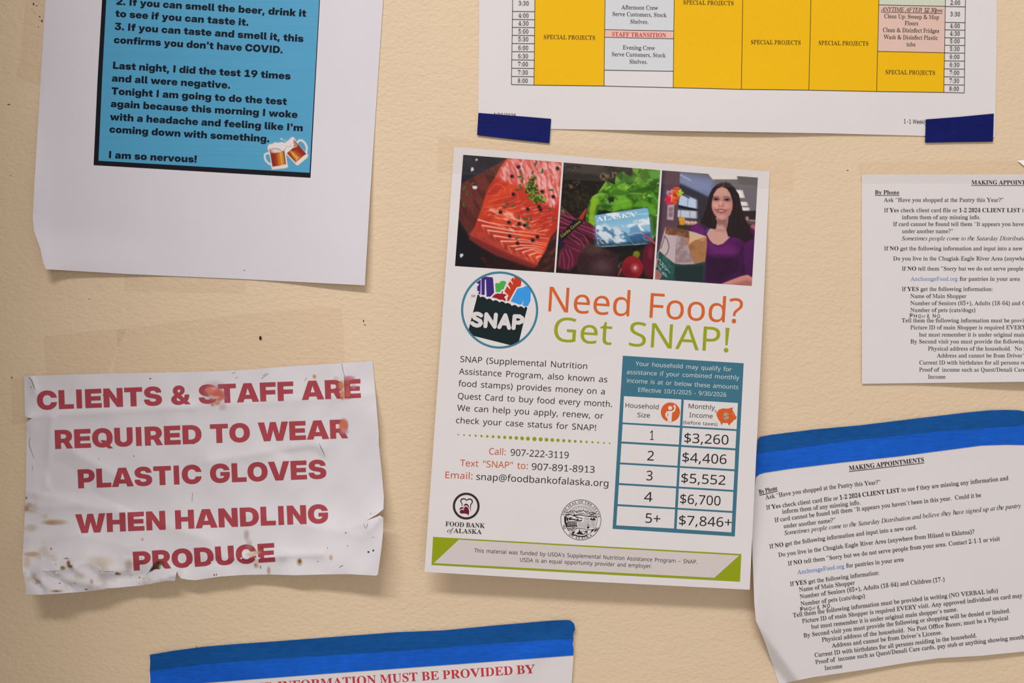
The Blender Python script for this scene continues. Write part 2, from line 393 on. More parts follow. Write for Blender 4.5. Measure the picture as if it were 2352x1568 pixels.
114:(333,[3,0,0,5,10,3,1,6,0,67,-3,5,-6,1,2,0,0,5,23,0,1,-17,9,5,4,10,6,4,5,1,8,-3,3,-20,-2,-4,-3,-2,-6,1,-6,9,-5,1,-8,-3,-4,-9,0,-54,5,-5,9,-1,0,-5]),
115:(389,[41,-3,-22,6,-4,-2,-2,-4,-5,0,3,6,-3,11,0,17,5,0,6,-15,7,-8,8,-3,7,0,6,1,5,6,2,5,-3,8,-19,14,-16,15,-4,12,-1,11,2,5,10,5,3,6,14,2,18,-4,5,4,4,0,-1,-6,1,-23,-4,0,-6,13,-10,8,-12,0,-4,-2,-4,-6,0,-6,3,-4,19,-13,16,-14,3,-14,1,-7,-3,-11,-15,-8,2,-3]),
116:(278,[30,-3,-9,2,-6,16,-1,68,-10,0,5,6,23,37,4,0,-4,-34,20,0,0,-9,-20,0,0,-64,3,-5,7,-2,5,3,4,7,4,-2,-2,-5,-7,-5,-8,-11]),
117:(500,[34,-3,-11,2,-8,16,-1,65,-2,4,-9,3,2,1,0,4,28,0,1,-72,3,-6,10,-3,10,2,8,7,0,60,-2,4,-9,3,1,5,29,0,0,-77,3,-3,9,-3,-2,0,0,-5,-33,-7,5,5,0,5,-5,5,-8,-3,-7,-10]),
118:(500,[46,-3,-4,10,-6,24,-22,46,-6,8,-10,2,0,5,55,0,0,-4,-12,-2,-4,-1,0,-3,20,-46,6,5,17,38,-1,5,-7,4,0,4,25,0,0,-4,2,-1,-5,-2,-4,-6,-18,-40,-8,-4,-7,-29,-5,-9]),
119:(722,[39,-3,-6,14,-4,20,-23,50,-3,4,-8,2,1,5,45,0,1,-5,-10,-2,-1,-4,19,-43,7,5,5,11,8,5,5,11,-7,15,-10,3,-1,4,50,0,0,-5,-11,-3,-1,-2,14,-40,7,5,15,32,-1,6,-7,2,2,1,0,4,23,0,0,-4,1,0,-3,-2,-4,-5,-15,-32,-8,-5,-9,-28,-7,-19,-6,0,-4,10,-6,31,-8,21,-7,-5,-5,-10,-7,-4,-10,-34,-5,-9]),
120:(500,[4,0,0,6,9,6,17,19,9,5,4,5,-27,37,-7,7,-9,2,0,5,52,0,0,-4,-11,-1,-2,-4,14,-22,9,5,12,14,0,5,-7,2,1,1,0,4,27,0,0,-5,-9,-7,-12,-13,-10,-4,-6,-8,33,-47,1,-2,9,-1,0,-5,-51,0,0,5,9,1,5,2,-2,5,-15,21,-9,-5,-12,-15,0,-6,9,-4,-4,0,0,-4]),
121:(500,[16,-42,-8,1,-5,4,-5,12,1,7,2,4,9,2,8,-1,3,-5,0,-9,9,-2,10,11,7,17,-11,33,-22,45,-5,8,-13,2,1,5,56,0,0,-5,-14,-1,-1,-1,-1,-4,21,-46,7,6,15,36,0,7,-9,3,2,0,0,5,24,0,0,-5,3,0,-4,-2,-5,-6,-16,-37,-7,-5,-10,-34,-12,-27,-10,-4,-5,-11]),
48:(500,[50,-2,-14,2,-13,12,-5,6,-6,24,-2,30,2,30,6,23,5,6,13,12,14,2,14,-2,17,-18,7,-23,2,-30,-2,-30,-7,-24,-4,-6,-14,-12],[50,11,10,4,4,5,2,7,3,19,1,26,-1,25,-3,19,-2,7,-4,5,-10,4,-5,-1,-5,-3,-4,-5,-2,-7,-3,-19,-1,-25,1,-26,3,-19,6,-12,5,-3]),
49:(500,[17,0,0,11,21,0,5,2,1,4,1,102,-4,5,-9,-9,-6,-9,-8,-3,-6,2,-2,14,18,5,20,20,17,0,-1,-126,1,-4,5,-3,21,0,0,-11]),
50:(500,[6,0,0,21,45,52,10,18,3,15,0,10,-2,8,-6,6,-10,3,-10,-3,-6,-6,-2,-11,1,-15,-12,3,-4,1,-2,7,-1,9,3,10,2,3,14,10,0,2,17,2,18,-2,-1,-3,16,-9,4,-19,-2,-17,-8,-15,-10,-14,-40,-44,47,1,8,7,3,12,11,0,-3,-21,2,-5,0,-16]),
51:(500,[43,-2,-17,2,-5,5,-12,5,-2,3,2,3,-3,10,4,8,10,4,1,-12,5,-8,7,-4,9,-2,16,4,5,5,3,6,2,20,-4,9,-4,4,-17,7,-18,1,4,6,0,6,18,2,6,3,7,7,4,17,-1,10,-3,7,-7,5,-8,2,-12,-5,-5,-12,0,-11,2,-3,-14,2,-6,4,1,16,5,10,13,7,0,2,17,2,17,-2,-1,-3,16,-8,3,-6,2,-14,-3,-17,-6,-10,-15,-9,8,-2,-1,-1,14,-10,6,-11,2,-11,-2,-16,-10,-15,-14,-7,4,-2]),
52:(500,[32,0,0,11,15,1,6,3,3,6,0,16,-54,0,0,12,39,72,7,4,8,18,18,0,0,-93,23,0,0,-13,-23,0,0,-16,3,-6,3,-2,15,-2,0,-11],[15,50,41,0,1,74,-4,-2]),
53:(500,[44,-2,-17,2,-5,6,-11,4,-3,15,1,6,4,3,8,2,3,-14,5,-6,12,-4,13,3,8,7,3,7,2,22,-4,11,-3,4,-10,6,-14,2,-17,-4,-8,4,5,69,68,0,1,-37,-10,0,-3,10,-3,4,-41,1,-3,-37,17,3,17,-2,-1,-1,21,-14,4,-7,3,-9,0,-22,-6,-14,-6,-7,-10,-5,-4,-6]),
54:(500,[52,-2,-12,2,-17,15,-4,6,-6,24,-1,37,5,28,8,17,22,16,18,2,9,-2,4,-5,7,-4,3,-11,-1,-9,-4,-4,-14,-3,2,12,-4,10,-10,4,-10,-3,-8,-11,-4,-7,-5,-26,3,-6,7,2,3,3,3,1,12,2,8,-1,11,-6,5,-4,6,-13,2,-9,0,-19,-5,-17,-6,-8,-17,-12],[53,11,8,2,5,6,4,10,1,15,-1,14,-4,10,-6,6,-9,1,-8,-1,-9,-5,-4,-3,0,-7,1,-18,5,-17,8,-10]),
55:(500,[30,0,47,121,-51,-1,-5,-5,-2,-14,-11,0,1,42,85,0,0,-10,-50,-133]),
56:(500,[49,-2,-14,1,-20,14,-4,9,-2,14,1,12,4,10,4,3,19,11,-17,16,-5,10,-2,15,3,13,2,4,16,12,17,3,14,-3,16,-12,3,-6,2,-14,-2,-15,-5,-8,-15,-6,-4,-4,23,-18,6,-10,2,-11,-2,-17,-4,-7,-21,-14],[52,84,5,2,9,8,2,7,1,9,-1,9,-4,7,-6,5,-8,2,-8,-1,-6,-5,-4,-7,-1,-9,3,-13,6,-6],[50,9,8,2,9,5,4,8,2,15,-3,8,-7,7,-10,7,-9,3,-8,-5,-7,-10,-2,-8,0,-11,6,-13,8,-6]),
40:(333,[42,-29,-15,17,-10,20,-6,21,-2,33,8,33,10,20,15,18,18,0,-19,-28,-8,-21,-4,-22,0,-22,8,-31,9,-20,14,-18]),
41:(333,[7,-29,19,28,8,20,3,21,-1,33,-6,21,-10,20,-13,19,18,0,15,-18,10,-20,6,-22,1,-33,-7,-32,-10,-20,-15,-17]),
63:(444,[29,37,0,12,3,11,8,9,22,19,4,9,0,9,-6,10,-13,4,-19,-1,-19,-6,-7,13,14,5,15,3,12,1,17,-3,13,-6,8,-10,2,-14,-1,-11,-7,-11,-28,-24,-3,-8,-1,-11],[37,-3,-9,3,-3,4,-1,6,1,6,3,4,9,3,8,-3,3,-4,1,-6,-1,-6,-3,-4]),
43:(564,[49,21,0,38,-39,0,0,13,39,0,0,39,14,0,0,-39,40,0,0,-13,-40,0,0,-38]),
47:(278,[1,0,40,133,13,0,-40,-133]),
38:(778,[59,-2,-20,3,-15,7,-9,11,-3,7,0,15,1,6,7,11,10,8,14,8,-13,14,-4,8,-1,10,2,12,3,5,11,8,14,3,17,0,13,-3,10,-8,3,-5,2,-12,-2,-11,-6,-9,-22,-15,41,-34,9,13,6,16,19,0,-9,-22,-13,-18,31,-26,-25,0,-19,16,-22,-13,-14,-4],[60,81,14,9,8,9,1,7,-1,6,-4,5,-6,3,-12,1,-8,-2,-5,-4,-3,-6,2,-12],[60,13,18,2,10,4,11,7,-44,37,-18,-12,-5,-7,-1,-9,2,-9,6,-7,9,-5]),
45:(333,[9,38,0,9,49,0,0,-9]),
46:(250,[37,10,-2,-7,-6,-4,-8,0,-6,4,-2,7,2,7,6,4,8,0,6,-4]),
58:(278,[40,10,-2,-7,-6,-4,-8,0,-6,4,-2,7,2,7,6,4,8,0,6,-4],[40,80,-2,-7,-6,-4,-8,0,-6,4,-2,7,2,7,6,4,8,0,6,-4]),
44:(250,[10,11,5,11,9,4,11,-6,3,-12,-5,-19,-21,-16,-2,4,16,15,1,7,-7,-1,-7,5]),
59:(278,[14,11,4,11,10,4,11,-6,2,-12,-4,-19,-21,-16,-2,4,16,15,1,7,-7,-1,-7,5],[40,80,-2,-7,-6,-4,-8,0,-6,4,-2,7,2,7,6,4,8,0,6,-4]),
8217:(333,[20,124,4,10,8,3,10,-5,2,-10,-4,-17,-19,-15,-1,4,14,13,1,6,-7,-1,-6,5]),
8221:(444,[12,124,4,10,8,3,10,-5,2,-10,-4,-17,-19,-15,-1,4,14,13,1,6,-7,-1,-6,5],[50,124,4,10,8,3,10,-5,2,-10,-4,-17,-19,-15,-1,4,14,13,1,6,-7,-1,-6,5]),
8220:(444,[38,108,-3,-8,-7,-3,-8,4,-2,9,3,14,16,12,1,-3,-12,-11,0,-5,5,1,5,-4],[74,108,-3,-8,-7,-3,-8,4,-2,9,3,14,16,12,1,-3,-12,-11,0,-5,5,1,5,-4]),
32:(250,),
}
STEP['B'] = 5
GLYPHS['B'] = {
65:(722,[-3,0,0,5,11,4,6,9,54,121,6,0,56,-118,8,-13,9,-3,0,-5,-71,0,0,5,13,2,4,3,1,4,-10,25,-50,0,-8,-19,-1,-6,1,-4,3,-2,13,-3,0,-5],[38,48,42,0,-22,47]),
66:(667,[5,0,0,5,9,1,5,4,3,9,0,91,-2,15,-5,4,-10,2,0,5,61,0,24,-2,16,-6,10,-10,3,-14,-2,-11,-6,-9,-10,-6,-15,-4,18,-5,12,-8,8,-10,2,-12,-1,-9,-7,-14,-14,-10,-20,-5],[55,75,9,0,12,3,3,3,5,9,2,13,-1,12,-4,8,-6,5,-13,1,-4,-1,-2,-3],[67,7,11,2,7,6,4,9,1,22,-3,12,-8,7,-12,3,-12,1,0,-55,4,-5]),
67:(722,[79,-3,-19,2,-9,3,-16,9,-13,12,-9,16,-4,19,0,20,4,18,4,8,11,15,15,11,8,3,19,5,10,1,15,-2,25,-7,6,2,3,7,6,0,0,-47,-6,0,-13,23,-13,11,-6,3,-15,3,-17,-4,-11,-12,-7,-20,-3,-29,3,-26,8,-19,13,-11,18,-4,12,2,12,4,12,8,10,11,6,-6,-12,-13,-13,-9,-16,-5]),
68:(722,[6,0,0,5,12,4,3,9,1,93,-1,10,-3,6,-6,3,-8,1,0,5,77,-2,15,-3,12,-5,10,-8,8,-10,6,-11,3,-14,1,-15,-4,-30,-13,-21,-22,-13,-30,-4],[65,7,16,4,7,5,5,6,7,19,2,27,-2,27,-7,19,-12,11,-16,4,-10,-3,-2,-11,0,-97,2,-8]),
69:(667,[4,0,0,5,9,1,6,3,3,5,1,9,-1,98,-6,7,-11,3,0,5,115,0,0,-41,-4,0,-2,9,-7,13,-10,7,-17,4,-10,0,-10,0,-3,-3,-2,-7,0,-45,10,1,10,3,6,7,6,19,5,0,0,-68,-5,0,-3,15,-6,10,-9,5,-14,1,0,-46,2,-8,5,-3,15,-1,18,4,9,4,8,6,6,9,6,12,6,0,-9,-43]),
70:(611,[5,0,0,5,8,2,6,3,3,10,1,92,-3,12,-4,4,-12,3,0,5,115,0,0,-41,-5,0,-7,20,-9,8,-9,4,-20,1,-10,0,-3,-4,-1,-50,9,0,10,3,6,8,6,18,5,0,0,-68,-5,0,-3,15,-5,10,-9,5,-14,2,0,-46,2,-8,6,-6,15,-2,0,-5]),
71:(778,[82,-3,-21,2,-9,3,-16,9,-13,12,-9,16,-5,19,0,20,5,19,4,8,10,14,15,11,8,4,9,2,19,3,16,-2,24,-7,5,2,4,7,6,0,0,-47,-5,0,-8,16,-12,13,-8,6,-9,4,-10,1,-16,-4,-12,-12,-7,-20,-2,-28,0,-15,6,-24,4,-9,13,-12,8,-3,14,-1,8,2,6,8,0,32,-6,6,-14,2,0,5,69,0,0,-5,-11,-2,-5,-6,0,-37,-27,-9]),
72:(778,[5,0,0,5,8,1,6,3,2,6,1,9,0,93,-4,9,-5,3,-8,2,0,5,67,0,0,-5,-13,-3,-4,-6,-1,-47,48,0,-2,49,-5,5,-11,2,0,5,67,0,0,-5,-9,-2,-5,-3,-3,-5,0,-8,0,-94,3,-9,5,-3,9,-2,0,-5,-67,0,0,5,12,3,5,7,1,51,-48,0,1,-51,5,-7,12,-3,0,-5]),
73:(389,[4,0,0,5,12,3,4,4,2,10,0,97,-3,8,-15,4,0,5,69,0,0,-5,-15,-4,-3,-8,0,-96,2,-11,4,-4,12,-3,0,-5]),
75:(778,[5,0,0,5,9,1,5,3,3,6,1,9,0,93,-4,9,-5,3,-9,2,0,5,69,0,0,-5,-13,-3,-5,-6,0,-52,48,49,2,6,-1,2,-9,3,-7,1,0,5,59,0,0,-5,-12,-2,-20,-11,-33,-33,60,-73,7,-5,8,-2,0,-5,-72,0,0,5,12,1,4,3,-1,3,-40,52,-5,-5,1,-44,5,-7,12,-3,0,-5]),
76:(667,[5,0,0,5,9,1,6,3,2,6,1,9,0,93,-4,9,-5,3,-9,2,0,5,73,0,0,-5,-15,-3,-3,-2,-3,-7,1,-105,3,-4,9,-2,17,1,11,3,10,5,8,7,12,22,6,0,-8,-46]),
77:(944,[4,0,0,5,12,3,4,4,2,12,0,96,-2,5,-3,3,-13,3,0,5,51,0,39,-94,40,94,50,0,0,-5,-8,-2,-6,-3,-2,-5,-1,-8,0,-95,3,-9,5,-3,9,-1,0,-5,-66,0,0,5,9,2,5,3,3,8,0,101,-49,-119,-6,0,-49,116,1,-97,4,-10,5,-3,9,-1,0,-5]),
78:(722,[118,-3,-87,107,1,-89,5,-7,12,-3,0,-5,-44,0,0,5,11,2,4,3,2,13,0,93,-10,12,-7,3,0,5,41,0,68,-86,0,71,-4,7,-13,3,0,5,43,0,0,-5,-11,-3,-5,-7,-1,-124]),
79:(778,[77,-3,-14,1,-13,4,-12,7,-10,8,-8,11,-7,12,-4,13,-1,15,1,14,4,14,7,12,8,10,10,9,12,6,14,4,15,2,14,-2,13,-3,12,-7,10,-8,8,-11,6,-12,4,-13,2,-15,-2,-15,-4,-13,-6,-12,-8,-11,-11,-8,-12,-7,-13,-4],[78,4,15,4,11,12,6,20,2,28,-2,28,-7,20,-11,12,-15,4,-15,-4,-11,-12,-6,-20,-2,-28,2,-28,8,-20,11,-12,7,-3]),
80:(611,[5,0,0,5,8,1,5,3,3,6,1,9,0,93,-4,9,-5,3,-8,2,0,5,79,-2,14,-3,9,-5,9,-12,3,-10,0,-13,-6,-14,-13,-10,-8,-3,-10,-2,-29,-1,1,-46,5,-7,12,-3,0,-5],[53,68,13,1,10,3,3,3,5,9,1,14,-1,14,-4,9,-6,6,-13,1,-4,-1,-3,-4]),
81:(778,[112,-34,-19,2,-15,6,-13,11,-10,15,-13,6,-17,14,-8,12,-6,13,-2,15,-1,15,3,14,5,13,8,11,9,10,11,7,13,6,14,2,15,0,13,-2,13,-5,11,-8,9,-9,7,-12,6,-12,2,-15,0,-19,-7,-21,-13,-18,-8,-7,-21,-10,6,-10,8,-8,9,-4,11,-2,14,2,1,-5,-18,-6],[79,4,14,4,11,12,6,20,3,28,-3,28,-7,20,-11,12,-15,4,-15,-4,-11,-12,-6,-20,-2,-28,2,-28,8,-20,11,-12]),
82:(722,[5,0,0,5,9,1,5,3,3,6,1,9,0,93,-4,9,-5,3,-9,2,0,5,76,-1,23,-4,15,-9,5,-6,2,-8,1,-8,-2,-12,-5,-9,-10,-7,-14,-5,39,-56,5,-4,7,-2,0,-5,-44,0,-41,63,-6,0,1,-48,5,-7,12,-3,0,-5],[56,70,14,0,11,4,4,3,6,9,2,14,-2,12,-4,9,-8,6,-14,1,-6,-1,-2,-3]),
83:(556,[12,-3,0,50,6,0,9,-26,5,-6,11,-8,13,-3,14,4,6,6,3,13,-1,6,-7,10,-39,23,-13,14,-5,19,1,11,4,10,10,11,13,7,17,0,26,-6,4,2,2,5,6,0,0,-44,-5,0,-6,15,-8,12,-15,9,-12,1,-8,-3,-7,-8,-2,-8,1,-7,7,-8,41,-23,13,-12,5,-11,1,-12,-1,-12,-4,-11,-12,-12,-17,-7,-20,-1,-24,7,-4,-2,-3,-5]),
84:(667,[29,0,0,5,10,1,6,3,4,10,0,110,-17,-2,-11,-7,-8,-11,-4,-14,-6,0,0,41,126,0,0,-42,-5,0,-4,16,-8,10,-11,7,-18,2,0,-110,4,-10,6,-3,10,-1,0,-5]),
85:(722,[73,-4,-24,3,-9,4,-7,5,-5,7,-6,19,-1,87,-5,7,-12,3,0,5,67,0,0,-5,-13,-3,-4,-6,-1,-89,4,-13,6,-9,11,-4,7,0,15,2,10,8,7,13,2,17,0,70,-4,9,-5,3,-10,2,0,5,43,0,0,-5,-10,-4,-4,-7,-2,-80,-6,-23,-6,-7,-7,-6,-9,-4]),
86:(722,[72,-4,-59,121,-8,10,-10,4,0,5,76,0,0,-5,-12,-1,-5,-2,-2,-4,0,-4,35,-77,33,77,-1,4,-2,4,-16,3,0,5,48,0,0,-5,-11,-4,-7,-8,-53,-123]),
89:(722,[34,0,0,5,14,3,5,7,1,38,-41,67,-8,8,-10,2,0,6,75,0,0,-6,-14,-1,-2,-2,-1,-5,31,-55,29,42,5,10,-1,6,-8,5,-9,0,0,6,49,0,0,-6,-8,-2,-9,-8,-41,-59,1,-46,6,-7,13,-3,0,-5]),
101:(444,[45,-3,-15,3,-13,10,-8,16,-3,21,3,19,8,15,13,10,16,4,16,-3,11,-9,8,-13,2,-21,-49,0,2,-16,5,-11,7,-7,11,-2,11,3,10,10,4,-4,-8,-11,-9,-8,-10,-4],[34,57,25,0,-1,22,-5,8,-5,1,-6,-1,-4,-6,-3,-8]),
104:(556,[5,0,0,5,7,1,2,3,1,8,0,105,-3,7,-7,2,0,5,38,0,0,-57,6,7,14,8,8,1,11,-2,8,-6,5,-10,1,-14,1,-52,3,-4,6,-2,0,-5,-47,0,0,5,5,1,3,2,2,9,-1,55,-2,7,-7,2,-8,-3,-8,-8,0,-56,3,-7,7,-2,0,-5]),
110:(556,[5,0,0,5,7,1,2,3,1,8,0,61,-3,8,-7,2,0,4,38,0,0,-12,6,6,14,8,8,1,11,-2,8,-6,5,-10,1,-14,1,-52,3,-4,6,-2,0,-5,-47,0,0,5,5,1,3,2,2,9,-1,55,-2,7,-7,2,-8,-3,-8,-8,0,-56,3,-7,7,-2,0,-5]),
111:(500,[50,-3,-18,4,-14,10,-9,16,-3,19,3,19,9,16,14,10,18,4,18,-4,14,-10,9,-15,3,-20,-3,-20,-9,-15,-14,-11],[50,3,7,2,6,9,2,32,-1,22,-2,13,-5,6,-7,2,-7,-2,-5,-6,-2,-13,-1,-22,2,-32,6,-9]),
115:(389,[41,-3,-21,6,-4,-2,-2,-4,-4,0,0,34,4,0,6,-15,7,-8,7,-3,12,1,5,6,1,5,-3,8,-3,3,-22,13,-9,9,-5,11,0,11,8,15,8,6,14,2,17,-4,5,4,4,0,0,-29,-4,0,-6,13,-9,8,-12,0,-4,-2,-3,-6,1,-6,4,-5,30,-20,4,-6,2,-9,-2,-18,-5,-10,-10,-6]),
121:(500,[17,-42,-7,1,-9,6,-3,10,2,7,6,5,11,0,7,-5,2,-11,5,0,10,11,6,17,-37,80,-5,7,-7,1,0,5,56,0,0,-5,-9,-1,-2,-5,19,-46,17,46,-3,5,-8,1,0,5,32,0,0,-5,-6,-2,-6,-9,-42,-100,-11,-13,-6,-3]),
48:(500,[50,-2,-15,2,-6,3,-5,4,-8,11,-8,24,-2,30,2,30,8,23,8,11,5,4,13,4,8,1,8,-1,12,-4,5,-4,9,-11,7,-23,3,-30,-3,-30,-7,-24,-9,-11,-5,-4,-12,-4],[50,11,8,4,5,12,3,45,-3,44,-5,12,-8,4,-8,-4,-5,-12,-3,-44,3,-45,5,-12]),
49:(500,[17,0,0,11,19,0,4,6,1,107,-12,-15,-8,-6,-5,0,-5,4,-3,11,19,9,21,17,20,0,0,-126,4,-7,19,0,0,-11]),
50:(500,[6,0,0,21,32,36,12,16,8,18,2,20,-1,9,-2,7,-8,5,-7,0,-3,-2,-5,-6,-3,-11,-1,-15,-9,1,-8,3,-4,7,-2,9,2,10,5,6,6,5,14,5,22,0,15,-4,10,-9,6,-12,0,-11,-3,-13,-16,-25,-45,-48,47,1,8,7,3,12,11,0,-1,-42]),
52:(500,[32,0,0,11,11,0,6,4,3,6,0,16,-50,0,0,12,51,94,25,0,0,-93,19,0,0,-13,-19,0,0,-16,4,-8,13,-2,0,-11],[15,50,37,0,1,74,-11,-23]),
45:(333,[9,38,0,14,49,0,0,-14]),
32:(250,),
}
STEP['I'] = 5
